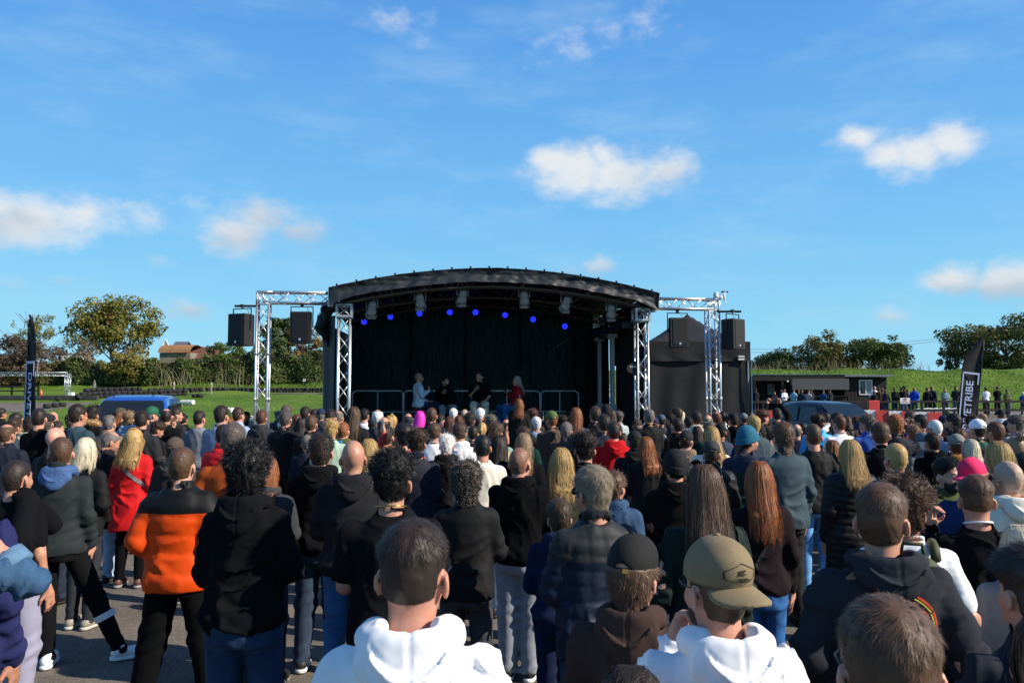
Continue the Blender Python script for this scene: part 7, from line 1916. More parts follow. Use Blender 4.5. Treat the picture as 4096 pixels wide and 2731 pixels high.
# ================================================================== the crowd
# crop | x | y of the top of the head | head width (crop pixels) | hair:colour | top:colour | options
CROPS = {'1': (0, 1550, .43537), '2': (1024, 1550, .43537), '3': (2048, 1550, .43537), '4': (3072, 1550, .43537),
         '5': (0, 2000, .4663), '6': (1024, 2000, .4663), '7': (2048, 2000, .4663), '8': (3072, 2000, .4663), 'F': (2950, 1250, .48724), '0': (0, 0, 1.0)}
ROWS = """
1|20|185|76|short:dk|jacket:black|y60,gl,n=glasses and dark fade
1|155|225|108|crop:dk|jacket:charcoal|y45,gl
1|140|272|120|tousled:br|jacket:navy|y40,gl
1|370|186|124|crop:dk|sweat:black|y20
1|495|223|90|bald:br|sweat:grey|y25
1|285|256|124|fringe:dk|hoodie:beige|y15,n=beige hood
1|435|236|165|short:sg|puffer:black|y25,cap=flat:charcoal,n=dark flat cap,k1.1
1|528|302|70|short:dk|sweat:black|
1|70|336|145|balding:mb|jacket:dnavy|y25,k1.08
1|5|410|140|crop:gi|vest:black|y10,n=ginger crop at the left edge
1|520|363|160|bald:br|jacket:black|n=bald head beside the platinum bob
1|165|660|240|buzz:dk|tee:black|fine,k.98,b=trousers:#8d8da3,fit=loose,ls,n=buzzed head with draped black hoodie,pdown,L=person with buzzed hair and a black hoodie slung over one shoulder
1|575|446|210|crop:mb|jacket:#22282a|fine,d6.0,y8,hood=own:#3f5a86,b=trousers:black,lg=step,sh=#e8e8ea:#e8e8ea,n=striding man in white trainers,L=person striding in white trainers and dark waxed jacket with blue hood,fit=slim
1|800|456|225|bob:pl|jacket:black|fine,y15,k.92,n=platinum bob,b=jeans:#2b2d33,sh=#8a857a:#b5b2a8
1|985|396|150|balding:gr|coat:black|y70,bd=60,pi-20,n=grey man looking down,b=jeans:#8fa3b8
1|725|144|130|short:dk|sweat:slate|y50,gl,k1.1
1|675|222|130|crop:mb|puffer:black|y60,cap=snap:charcoal,bd,n=snapback cap
1|860|156|110|tousled:dk|jacket:ink|y40,fur,sgt,n=fur-trimmed parka
1|1010|246|116|crop:gr|coat:taupe|y15,sgt
1|1110|181|108|wavylong:gi|jacket:black|cap=ball:#4a4034,n=long ginger hair under a brown cap
1|1190|214|102|curlyfade:sb|hoodie:lblue|y5
1|1310|204|125|fade:dk|jacket:charcoal|y12,k1.05
1|1400|169|112|crop:gr|jacket:dgrey|y70,cap=ball:#1f5a3f,gl,n=green cap
1|1422|296|112|curlyfade:br|jacket:black|y60,pi-20,n=orange shoulder panel
1|1535|193|106|balding:dk|tee:black|y5
1|1570|252|106|balding:mb|jacket:black|y25
1|1620|184|92|crop:dk|jacket:charcoal|y60,n=white-striped sleeve
1|1668|226|70|crop:gi|jacket:black|y75,bd
1|1835|206|106|crop:dk|sweat:#6d737b|y20,k1.05,n=plain grey sweatshirt
1|2040|156|122|short:dk|shirt:#8391a8|y40,gl,k1.12,n=pale blue sweater on the grass side
1|2195|176|98|short:br|shirt:lblue|y35,k1.05
1|2262|216|62|long:bl|jacket:black|y60,cap=ball:black,sg
1|2105|266|64|curly:gi|jacket:dbrown|h1.6
1|1235|366|200|curlylong:bl|coat:red|fine,d8.4,k.94,n=red raincoat,b=trousers:ink,sh=#5a3a30:#8a8a88
1|1610|448|178|short:dk|hoodie:#3a3836|cap=ball:#4a3f36,n=brown cap in front of the orange-shouldered youth
1|1680|536|240|crop:mb|bigpuffer:orange|fine,k1.05,ppocket,split=1.335:ink:orange,lg=wide,b=trousers:ink,n=orange and black puffer,fit=loose
1|2150|311|212|short:sp|sweat:rust|fine,y12,k1.12,n=rust sweater
1|2062|330|100|short:dk|puffer:red|d8.6,n=red puffer,y15
1|2285|476|400|curly:bk|hoodie:black|fine,d3.95,k.98,y8,n=big black curls,b=jeans:#243a56,pcross
1|1692|236|80|short:bk|jacket:ink|y30
2|55|201|102|short:au|hoodie:dgrey|y15
2|25|184|70|short:br|sweat:grey|
2|285|153|96|short:sp|jacket:black|y30
2|275|196|116|short:sg|jacket:black|y20
2|203|214|66|crop:gr|jacket:slate|cap=flat:#6d7478
2|255|251|152|crop:wh|jacket:#1a1c1d|cap=flat:#5a5a58,hood=1,k1.12,y12,n=tweed flat cap
2|380|239|92|short:au|tee:lav|y15
2|455|169|92|short:dk|jacket:dgrey|y20
2|540|191|82|tousled:br|jacket:dbrown|
2|600|186|96|crop:gr|jacket:navy|cap=ball:#1c2748,y20,n=navy cap by the left tower
2|688|191|110|short:dk|jacket:navy|
2|675|240|106|crop:gr|sweat:sage|cap=beanie:#b18ccf,n=lilac beanie
2|765|216|92|balding:gr|jacket:taupe|y30,gl
2|510|249|122|crop:mb|jacket:black|k1.08,y5
2|420|276|88|medium:dk|jacket:slate|y15,h1.66
2|690|276|138|tousled:bl|tee:pgreen|n=tousled blond hair
2|805|313|124|crop:gi|hoodie:olive|n=ginger crop with blue backpack,h1.66
2|905|171|128|xlong:mb|jacket:black|n=very long brown hair by the left tower
2|1000|186|88|short:bk|tee:white|y25
2|1120|203|106|balding:wh|jacket:dgrey|
2|1080|266|112|shag:dk|sweat:dnavy|n=dark shaggy hair
2|1180|271|126|ring:dk|jacket:black|
2|1195|336|122|short:dk|hoodie:mustard|n=mustard hood,h1.68
2|1262|236|92|bun:bl|sweat:beige|
2|1228|256|74|long:bl|jacket:dbrown|h1.62
2|1400|236|92|ring:dk|jacket:black|y-10
2|1420|273|128|crop:gr|jacket:black|cap=flat:#3a3d40
2|1510|214|112|long:pk|sweat:white|n=bright pink hair
2|1615|181|102|crop:mb|jacket:dnavy|y10
2|1695|236|88|short:dk|jacket:black|
2|1780|263|92|bob:au|jacket:dbrown|h1.64
2|1815|186|82|short:wh|jacket:grey|
2|1915|199|78|stubble:gr|jacket:dgrey|
2|1862|251|70|short:au|sweat:black|h1.6
2|1965|221|106|tousled:dk|shirt:pgreen|y20
2|2060|184|86|short:wh|jacket:black|
2|2065|251|104|short:bk|jacket:black|cap=beanie:#121316
2|2078|316|78|pony:bl|jacket:black|h1.55
2|2160|246|100|curlyfade:gr|jacket:black|
2|1720|301|84|bald:br|jacket:dgrey|
2|1798|301|88|bald:br|sweat:navy|
2|1640|319|140|bowl:mb|tee:white|n=brown bowl cut in white t-shirt
2|1875|311|150|bowl:br|hoodie:white|y15,n=brown bowl cut in white hoodie
2|1995|346|98|crop:dk|jacket:black|
2|1360|311|165|quiff:bk|sweat:coral|y-15,praise,n=raised wristband hand
2|1480|366|172|curlyfade:br|jacket:#1c1f2b|fine,k1.0,n=navy bomber jacket,b=jeans:#5d7fa6
2|1755|421|160|spiky:wh|jacket:black|y15,hood=1,k1.08,n=spiky white hair
2|2080|426|170|crop:bk|sweat:cream|k1.05,n=cream sweatshirt
2|2205|306|142|tousled:mb|shirt:sage|y15
2|2300|291|98|ring:dk|jacket:black|y20
2|2235|436|140|xlong:dk|coat:dgreen|h1.66,n=very long dark brown hair
2|2295|573|112|pony:bl|jacket:black|h1.52
2|605|401|222|tousled:dk|hoodie:black|fine,k1.15,y12,n=black hoodie with pulled-down hood
2|472|431|100|crop:gr|jacket:dnavy|cap=ball:#6a655c,y-5,k1.05
2|1040|466|140|wavylong:bl|jacket:black|h1.68,n=streaky blond waves
2|895|483|224|bald:br|hoodie:charcoal|fine,k1.1,y5,b=jeans:#2c5a86,n=shiny bald head,gl
2|1250|549|345|curlyfade:bk|tee:black|fine,k1.2,n=thick black curls with a gold chain,pcross,b=trousers:black
2|1940|666|310|wavy:sp|jacket:#131416|fine,k1.0,pcross,b=jeans:#3a3c42,n=salt-and-pepper waves,L=person with salt-and-pepper wavy hair in black denim jacket with arms folded
2|108|620|190|xlong:rg|hoodie:dgrey|d5.6,n=copper hair behind the curls,h1.66
6|1345|125|580|fade:dk|hoodie:white|fine,k1.1,n=white hoodie in front,gl,L=person in bright white hoodie at the very front with faded hair,sd4
3|70|546|202|stubble:dk|hoodie:ink|fine,d5.9,y20,k1.08,b=trousers:#8b909a,fit=loose,pcross,n=shaved head in black hoodie,sh=#1c1c1e:#e2e2e2
3|66|100|112|wavylong:rg|coat:black|d12.2,n=copper hair raised above the crowd,lift,lg=sit,L=child with copper hair sitting up above the crowd before the stage
3|190|191|88|curlyfade:au|jacket:dbrown|
3|265|214|66|short:dk|jacket:navy|cap=ball:#1d2b44,y30
3|225|263|98|short:wh|sweat:lblue|n=snow-white hair
3|365|208|126|crop:gi|jacket:#4a3d34|cap=ball:#4f6436,y-40,bd,n=olive cap with ginger beard
3|465|251|86|curlyfade:dk|jacket:black|
3|585|181|126|long:gi|jacket:slate|n=long ginger hair before the stage rail
3|520|191|60|short:dk|jacket:black|
3|765|166|106|short:br|jacket:black|y-20
3|865|153|100|short:dk|jacket:black|cap=beanie:#15161a
3|785|223|66|bald:br|jacket:grey|
3|757|246|74|buzz:gr|jacket:black|
3|840|238|122|short:dk|jacket:#1b2433|y-35,sg
3|915|201|92|long:br|jacket:dbrown|
3|980|216|80|curlyfade:gr|shirt:plaid|n=pale plaid shirt
3|500|311|122|short:gr|jacket:#3d3833|y20,k1.08
3|110|349|130|tousled:br|tee:dgreen|y20
3|108|413|140|long:sb|tee:black|praise,h1.64,n=girl with one elbow raised
3|665|391|215|curlyfade:dk|tee:black|fine,k1.25,n=broad man in black t-shirt
3|930|309|136|crop:dk|hoodie:#b81d24|k1.08,n=red hoodie
3|830|462|84|tousled:vi|jacket:black|h1.45,n=dyed violet-green hair
3|450|546|180|wavylong:bl|coat:#2a2c22|fine,k.9,h1.66,n=blond waves in dark olive coat
3|1125|389|166|crop:dk|jacket:#141517|cap=ball:#16171a,hood=1,fine,k1.15,n=black cap over black hooded jacket
3|1232|446|130|wavylong:rg|jacket:black|h1.62,n=copper waves
3|1145|281|108|crop:gr|jacket:dgrey|cap=ball:#332a26,y30
3|1300|263|112|crop:mb|tee:#c9c2b2|cap=ball:#1b2540,y-10,n=navy cap with beige t-shirt
3|1370|244|88|short:dk|jacket:#2b2733|cap=ball:#4a5868
3|1255|193|102|crop:gr|jacket:black|y-20
3|1335|191|74|long:br|sweat:grey|
3|1515|179|92|short:br|jacket:dgrey|y-60
3|1540|206|92|short:pl|jacket:beige|
3|1455|241|80|short:dk|jacket:black|y-65
3|1515|276|106|short:dk|hoodie:dbrown|y-30
3|1620|266|108|bowl:bk|hoodie:cream|n=black hair in cream hoodie
3|1690|209|102|short:dk|hoodie:#c8bfa8|
3|1795|251|102|ring:gr|jacket:dgrey|y5
3|1810|306|104|curlyfade:gr|sweat:dgreen|
3|1875|221|102|balding:au|jacket:black|
3|1930|216|84|pony:bk|sweat:white|
3|1700|351|84|long:dk|jacket:black|h1.55
3|2030|229|108|short:dk|hoodie:#16171a|cap=ball:#15161a,k1.08
3|2125|231|88|short:br|jacket:black|cap=ball:#6a737a
3|2215|251|122|short:bl|jacket:slate|
3|2295|191|102|curlyfade:au|jacket:dbrown|y60
3|2332|263|90|short:bk|jacket:black|cap=beanie:#121316
3|1595|386|128|crop:dk|hoodie:taupe|cap=ball:#18191c,y10,n=taupe hoodie
3|1825|351|150|long:bl|sweat:cream|h1.68,n=straight blond hair
3|1910|321|120|crop:dk|jacket:#28344c|cap=ball:#15161a
3|1825|476|172|crop:br|puffer:#101214|cap=ball:#2f3236,fine,k1.12,n=grey cap with brass buckle
3|2155|346|192|crop:dk|jacket:navy|cap=beanie:#1b5f78,y50,fine,k1.15,bd=60,split=1.30:navy:dgreen,n=teal beanie
3|2270|341|112|crop:dk|tee:#4d5058|cap=snap:#141518,n=grey t-shirt with pink print
3|1500|566|240|crop:dk|hoodie:#191716|cap=beanie:#101214,fine,k1.08,n=black beanie
3|1750|701|262|long:mb|jacket:#10211e|fine,k.92,sgt,pleash,h1.68,n=sunglasses on long brown hair,b=trousers:ink
3|2260|671|205|xlong:rg|sweat:#211b1e|fine,k.9,y-20,h1.66,b=jeans:#2e5d97,n=long copper hair,sg
3|745|696|345|fringe:#6d6352|quilt:#182436|fine,k1.02,y-45,sg,pcross,split=1.30:#26282b:#141f33,b=jeans:#22344e,n=navy quilted jacket,L=grey-haired man in sunglasses and navy quilted jacket with grey yoke
3|435|1006|245|fringe:br|hoodie:#1b2440|fine,h1.40,b=trousers:#1b2440,n=boy in navy,y-10
3|935|752|135|shag:mb|jacket:#2d4766|hood=1,y20,h1.58,n=blue hooded jacket
3|1015|416|78|long:dk|jacket:black|h1.5
4|130|301|190|shag:mb|jacket:slate|fine,d7.0,k1.12,y-30,sg,b=jeans:#232326,n=slate blue jacket
4|12|351|82|short:mb|sweat:grey|y-20,gl,h1.55
4|260|336|102|ring:gr|sweat:#2b2a40|y5
4|310|313|92|short:bk|jacket:black|
4|410|329|150|crop:mb|jacket:#1a1b1d|fine,k1.1,y-15,b=jeans:#5f92c4,n=black softshell above pale jeans
4|455|229|122|curlyfade:dk|puffer:cyan|y10,n=bright blue puffer
4|525|226|80|short:dk|shirt:white|
4|650|251|116|crop:au|tee:white|k1.08
4|605|334|106|short:mb|tee:#4f7a5c|y-30,gl,n=sage green t-shirt
4|630|221|102|short:dk|jacket:dbrown|
4|715|256|74|long:mb|jacket:olive|h1.62
4|800|259|90|curlyfade:au|jacket:black|
4|910|233|130|tousled:sp|jacket:blue|n=royal blue jacket
4|840|309|130|crop:dk|sweat:#4a5038|cap=ball:#1f2b4d,y-40,bd,k1.1,n=navy cap with green knit
4|1025|304|155|short:mb|sweat:#141517|fine,k1.15,y-8,n=black jumper over white collar
4|585|479|130|medium:gi|jacket:rust|h1.5
4|745|473|160|long:bl|longpuffer:#101113|fine,k.92,h1.68,y-20,n=long black puffer coat
4|1165|504|166|crop:bl|hoodie:#173246|fine,y-40,sg,h1.68,n=blond crop with navy fleece hood
4|1160|236|146|fringe:rg|jacket:dnavy|y-20,gl,n=copper fringe
4|1300|208|102|short:br|jacket:blue|y-20
4|1180|296|126|short:dk|hoodie:maroon|y-15,n=maroon hoodie
4|1330|336|130|tousled:lb|jacket:black|
4|1395|238|110|short:dk|jacket:dred|pcamera,n=person filming with both hands
4|1525|294|126|buzz:wh|shirt:lblue|y-40,n=white buzzed hair
4|1420|406|155|crop:wh|quilt:#5b6163|cap=ball:#57626e,y-35,fine,k1.1,n=slate cap with grey quilted jacket
4|1505|401|108|short:dk|hoodie:black|h1.62
4|1625|323|106|short:gr|jacket:navy|y-45,gl
4|1695|229|116|fade:bk|jacket:charcoal|y-50,bd
4|1605|251|96|short:dk|jacket:navy|cap=ball:#1c2748,y-40
4|1650|208|76|short:br|jacket:olive|cap=ball:#5c5a3c,y-20
4|1745|366|112|medium:au|jacket:dbrown|sgt,h1.66
4|1725|419|162|crop:br|jacket:mustard|cap=ball:#7b7a74,y-20,fine,k1.08,hood=1,n=mustard jacket
4|1850|471|126|long:pl|jacket:grey|h1.62,n=platinum hair by the mustard jacket
4|1870|244|112|curlyfade:br|jacket:dgrey|
4|1840|379|90|bald:br|jacket:black|y-55,gl
4|1920|283|150|crop:br|jacket:#1a4a42|cap=ball:#e4e6ee,y-35,n=white cap
4|1965|234|74|crop:sb|sweat:taupe|
4|2080|306|146|crop:au|jacket:#1d1f20|y-40,gl,bd,k1.15
4|2135|196|80|crop:dk|hoodie:#d9d9dc|cap=ball:#17181b,y-20,n=black cap in white hoodie
4|2195|293|104|crop:dk|jacket:olive|y-10
4|2270|241|122|tousled:sg|shirt:#9a8f8f|
4|2260|411|118|bun:sb|jacket:#2a4fa0|y-50,gl,h1.66,n=hair bun in blue and white
4|2335|401|100|short:bk|jacket:black|y-40
4|2100|489|190|long:bl|sweat:#8f97a0|fine,k.9,h1.68,n=long blond hair in pale knit
4|2190|671|290|stubble:gr|hoodie:cream|fine,k1.15,d4.8,y-40,sg,n=cream hoodie
4|1870|634|196|shag:gi|sweat:#26355c|fine,cap=ball:#e0265c,y205,B=190,gl,face,h1.66,n=pink cap
4|1650|618|216|quiff:bk|hoodie:#46502f|fine,y128,B=118,bd=full,face,k1.1,n=bearded man facing sideways,L=black-bearded man in olive zip hoodie turned towards the camera,sd2
4|1890|781|265|fade:mb|sweat:#131416|fine,d3.9,pphoneL,k1.0,n=youth filming with a phone,y-6,L=youth in black sweatshirt over white collar holding up a phone
4|1240|781|325|curly:mb|tee:white|fine,d3.5,y20,n=brown curls with olive backpack,L=curly brown-haired person in white t-shirt wearing an olive backpack
4|1010|846|440|short:mb|hoodie:#2b2e34|fine,k1.2,n=big dark grey hoodie with orange print,L=broad person in dark grey hoodie with orange circle print on back,y5,sd1
4|2335|582|130|short:bk|jacket:#15171a|y-30,gl,k1.1
8|2130|206|200|medium:pl|coat:grey|h1.6,n=pale blond head at the right edge
0|-400|1800|170|short:br|rolled:#33506e|fine,y10,d2.7,pbrow,b=trousers:#3c4032,n=denim sleeve at the left edge,k1.1,L=person in denim jacket raising a bare forearm at left edge
0|-180|1770|150|short:br|sweat:#262a52|fine,y10,b=trousers:#4a4c3a,d3.3,k1.2,n=purple-navy sweatshirt,L=person in purple-navy sweatshirt and olive trousers at left edge
7|1030|270|430|shag:mb|hoodie:#3f322e|fine,cap=ball:#141516,y28,h1.62,n=brown hoodie with black cap,L=youth in brown hoodie and black cap with a brass buckle
7|1755|280|620|crop:br|hoodie:white|fine,cap=ball:#7a6c52,back,y-28,gl,bd,pchin,k1.15,n=khaki cap worn backwards,L=bearded man in white hoodie and khaki cap worn backwards
7|1000|1420|560|long:dk|sweat:black|fine,d1.7,h1.36,n=dark head at the bottom edge,L=top of a dark-haired head at the bottom edge beside khaki cap
8|980|770|830|short:mb|tee:#5a6078|fine,y-18,gl,n=brown head in the bottom right corner,L=brown-haired man in glasses closest to camera at bottom right
8|2235|335|400|quiff:dk|jacket:#141a26|fine,y-40,face,n=dark swept hair at the right edge,L=person with dark swept-up hair in profile at the right edge
8|2420|930|520|long:br|sweat:#1c2c5c|fine,d1.75,n=royal navy shoulder,L=long brown hair and blue shoulder in the bottom right corner
F|148|618|26|short:dk|jacket:black|cap=ball:#15161a,y-20
F|305|648|24|short:gi|jacket:black|y150,B=160,bd
F|358|632|26|shag:dk|jacket:black|y30
F|384|626|22|crop:br|shirt:white|y150,B=150,sg
F|460|628|26|crop:mb|vest:#6f97ad|y40
F|500|630|26|crop:mb|jacket:charcoal|y10
F|525|629|24|short:dk|jacket:navy|y60
F|582|634|24|short:br|sweat:lgrey|y60
F|605|628|26|crop:mb|jacket:#1b1d24|y-40
F|702|632|24|short:dk|shirt:#2b4468|y40
F|757|626|26|short:br|jacket:dnavy|y-50
F|1125|605|26|bald:br|shirt:white|y20,k1.1
F|1120|641|26|short:dk|jacket:black|y10
F|1160|612|24|short:br|jacket:brown|y20
F|1188|618|28|short:mb|puffer:black|y20,k1.1
F|1216|631|24|crop:lb|jacket:charcoal|y0
F|1287|611|28|crop:gi|tee:#1f2b28|y-60,bd,b=jeans:#2b3c55
F|1344|613|26|short:dk|jacket:black|y20
F|1366|601|26|short:dk|jacket:black|y-70,cap=ball:#141518
F|1396|626|26|short:lb|jacket:#5b6a78|y10,k1.1
F|1362|682|22|medium:sb|sweat:slate|h1.2,n=blond child by the fence
F|1449|612|28|crop:gi|hoodie:#2144b8|y40,bd,b=jeans:#2a3a52,n=royal blue hoodie at the fence
F|1556|613|28|crop:dk|jacket:black|y40,bd
F|1594|603|28|crop:mb|shirt:#1c2438|y60,b=jeans:#22262e
F|1702|622|28|crop:gi|sweat:#6f8f92|y-20,bd=full,pcross,k1.1,n=pale teal sweatshirt at the fence,B=160,y170
F|1790|602|26|crop:br|jacket:#23282c|y60,b=jeans:#41587a
F|1816|645|22|short:dk|jacket:brown|y-20
F|1950|612|26|crop:mb|jacket:#7a6a50|y-60,pcross,b=trousers:#6b5d48,n=tweed suit
F|2036|612|30|crop:dk|tee:white|y-40,bd,b=trousers:#2c2f33,n=white t-shirt at the fence
F|2130|602|28|crop:br|tee:black|pcross,y-30,b=trousers:#2c2f33,n=folded arms in black t-shirt
F|2212|630|30|crop:br|jacket:olive|cap=beanie:#5a5e55,pcross,y150,B=150,bd,k1.1,n=olive jacket and beanie at the fence
F|2342|650|28|crop:wh|jacket:#2a4c8a|y-20
"""
GROUND_F = {}
def parse(row):
    c, x, y, w, hr, tp, op = row.split('|')
    x0, y0, sc = CROPS[c]
    d = dict(crop=c, px=x0 + float(x) * sc, py=y0 + float(y) * sc, w=float(w) * sc)
    d['hair'], d['hcol'] = hr.split(':'); d['top'], d['tcol'] = tp.split(':', 1)
    o = {}
    for t in [q for q in op.split(',') if q]:
        if t.startswith('n='): o['nick'] = t[2:]
        elif t.startswith('L='): o['label'] = t[2:]
        elif t.startswith('cap='): o['cap'], o['ccol'] = t[4:].split(':')
        elif t.startswith('b='): o['bottom'] = t[2:]
        elif t.startswith('B='): o['body'] = float(t[2:])
        elif t.startswith('lg='): o['lg'] = t[3:]
        elif t.startswith('fit='): o['fit'] = t[4:]
        elif t.startswith('sh='): o['shoes'], o['sole'] = t[3:].split(':')
        elif t.startswith('split='): o['split'] = t[6:].split(':')
        elif t.startswith('hood='):
            v = t[5:].split(':'); o['hood'] = v[0]
            if len(v) > 1: o['hoodcol'] = v[1]
        elif t.startswith('bd'): o['beard'] = 'full' if t == 'bd=full' else ('short' if t == 'bd' else None)
        elif t in ('fine', 'back', 'fur', 'lift', 'face', 'ls'): o[t] = True
        elif t == 'gl': o['glasses'] = 'clear'
        elif t == 'sg': o['glasses'] = 'sun'
        elif t == 'sgt': o['sgt'] = True
        elif t.startswith('sd'): o['seed'] = int(t[2:])
        elif t.startswith('pi'): o['pitch'] = float(t[2:])
        elif t[0] == 'p': o['pose'] = t[1:]
        elif t[0] == 'y': o['yaw'] = float(t[1:])
        elif t[0] == 'k': o['bulk'] = float(t[1:])
        elif t[0] == 'h': o['height'] = float(t[1:])
        elif t[0] == 'd': o['depth'] = float(t[1:])
        else: raise ValueError(t)
    d.update(o)
    return d
P = [parse(r) for r in ROWS.strip().split('\n')]
for i, p in enumerate(P):
    ref = {'ball': .182, 'snap': .182, 'beanie': .192, 'flat': .212}.get(p.get('cap'), HAIR_W[p['hair']])
    cap_t = {'ball': .034, 'snap': .034, 'beanie': .036, 'flat': .02}.get(p.get('cap'))
    p['ht'] = cap_t if cap_t is not None else HAIR_TOP[p['hair']]
    if p['crop'] == 'F':
        Y = 51.0 if p['px'] < 3340 else 47.2; 
        p['Y'] = Y + (i % 3) * .35; z = at(p['px'], p['py'], p['Y']); gz = float(zt(z.x, p['Y'])); p['s'] = max(.6, min(1.12, (z.z - gz) / (1.75 + p['ht']))); p['X'] = z.x; p['z0'] = gz
        continue
    hgt = p.get('height')
    Y = p.get('depth') or FPX * ref * (1.08 if p.get('fine') else 1.13) / p['w']
    def top_at(Y): return at(p['px'], p['py'], Y).z
    if p.get('lift'):
        p['Y'] = Y; q = at(p['px'], p['py'], Y); p['X'] = q.x; p['s'] = .72; p['z0'] = q.z - .72 * (1.75 + p['ht']); continue
    if not p.get('depth'):
        if hgt:      # solve for the depth that gives this height
            lo, hi = .8, 30.0
            if p['py'] > 1600:
                for _ in range(50):
                    m = (lo + hi) / 2
                    if top_at(m) > hgt + p['ht']: lo = m
                    else: hi = m
                Ys = (lo + hi) / 2
                Y = min(max(Ys, Y * .72), Y * 1.3)
        for _ in range(30):
            h = top_at(Y) - p['ht']
            lim = (1.57, 1.92)
            if hgt: lim = (hgt - .06, hgt + .06)
            if h > lim[1]: Y *= 1.012
            elif h < lim[0]: Y *= .988
            else: break
    p['Y'] = Y
# keep people apart: slide the farther one back along its own line of sight
C_ = [p for p in P if p['crop'] != 'F' and not p.get('lift')]
for it in range(24):
    moved = False
    for p in C_: p['X'] = at(p['px'], p['py'], p['Y']).x
    S_ = sorted(C_, key=lambda q: q['Y'])
    for i, a in enumerate(S_):
        for b in S_[i + 1:]:
            if b['Y'] - a['Y'] > .5: break
            dx, dy = b['X'] - a['X'], b['Y'] - a['Y']
            need = .40
            if abs(dx) < .50 and (dx * dx) / (.50 ** 2) + (dy * dy) / (need ** 2) < 1:
                b['Y'] += .07; moved = True
                if a['Y'] > 5: a['Y'] -= .03
    if not moved: break
for p in C_:
    z = at(p['px'], p['py'], p['Y']); p['X'] = z.x; p['z0'] = 0.012
    p['s'] = max(.55, min(1.16, (z.z - .012) / (1.75 + p['ht'])))
    p['sink'] = (z.z - .012) - p['s'] * (1.75 + p['ht'])

BOTT = ['jeans:#222a38', 'trousers:#1b1c20', 'jeans:#2f3b4d', 'trousers:#2a2b2e', 'jeans:#1c2029', 'trousers:#3a352d', 'jeans:#3d5270']
SHOE = [('#1d1d1f', '#6d6d6a'), ('#2a2a2c', '#cfcfcc'), ('#3a2c22', '#2a2420'), ('#c9c9c8', '#d9d9d6'), ('#1b1c22', '#1f1f20')]
def base_label(p):
    hn = HNAME.get(p['hcol'], '') + ' ' + SNAME[p['hair']]
    if p['hair'] in ('bald', 'stubble'): hn = SNAME[p['hair']]
    if p.get('cap'):
        cc = p['ccol']; r, g_, b_ = [int(cc.lstrip('#')[i:i + 2], 16) for i in (0, 2, 4)] if cc.startswith('#') else (40, 40, 44)
        hn = {'ball': 'cap', 'snap': 'snapback cap', 'beanie': 'beanie', 'flat': 'flat cap'}[p['cap']]; hn = colour_word(r, g_, b_) + ' ' + hn
        if p.get('back'): hn += ' worn backwards'
    tc_ = p['tcol']
    if tc_.startswith('#'): tw = colour_word(*[int(tc_[i:i + 2], 16) for i in (1, 3, 5)])
    else: tw = CNAME.get(tc_, tc_)
    return 'person with ' + hn + ' in ' + tw + ' ' + TNAME[p['top']]
def colour_word(r, g, b):
    mx, mn = max(r, g, b), min(r, g, b); l = (r + g + b) / 3
    if mx - mn < 17: return 'black' if l < 38 else 'charcoal' if l < 62 else 'grey' if l < 150 else 'pale grey' if l < 205 else 'white'
    pre = 'dark ' if l < 60 else 'pale ' if l > 150 else ''
    if r >= g >= b: return pre + ('brown' if (r - b) < 90 or l < 110 else 'orange' if g > 60 else 'red') if r - g < 90 else (pre + 'red' if g < 60 else 'orange')
    if g >= r and g >= b: return pre + ('olive' if r > b else 'green')
    if b >= r and r > g + 15: return pre + 'purple'
    if b >= r and b >= g: return pre + ('blue' if b - r > 25 else 'slate')
    return pre + ('pink' if r > 180 else 'red')
from collections import Counter
cnt = Counter(base_label(p) for p in P if not p.get('label'))
marks = [(p, p['nick']) for p in P if p.get('nick')]
used = set()
for p in P:
    if p.get('label'): used.add(p['label'])
for p in P:
    if p.get('label'): continue
    b0 = base_label(p)
    if p.get('nick') and cnt[b0] == 1 and b0 not in used:
        p['label'] = b0; used.add(b0); continue
    if p['crop'] == 'F' and p['px'] < 3340:
        lb = b0 + ' under the hut roof'
        if len(lb.split()) <= 16 and lb not in used and sum(base_label(q) == b0 for q in P if q['crop'] == 'F' and q['px'] < 3340) == 1:
            p['label'] = lb; used.add(lb); continue
    cand = sorted(((math.hypot((q['px'] - p['px']), (q['py'] - p['py']) * 1.3), nk, q) for q, nk in marks if q is not p and (q['crop'] == 'F') == (p['crop'] == 'F')), key=lambda t: t[0])
    for dist, nk, q in cand:
        dx, dy = q['px'] - p['px'], q['py'] - p['py']
        if abs(dx) > abs(dy) * 1.2: rel = 'left of' if dx > 0 else 'right of'
        else: rel = 'behind' if dy > 0 else 'in front of'
        short = b0.replace('person with ', '').replace(' worn backwards', '')
        lb = short + ', ' + rel + ' the ' + nk
        if len(lb.split()) <= 14: lb = 'person with ' + lb
        if len(lb.split()) <= 16 and lb not in used:
            p['label'] = lb; used.add(lb); break
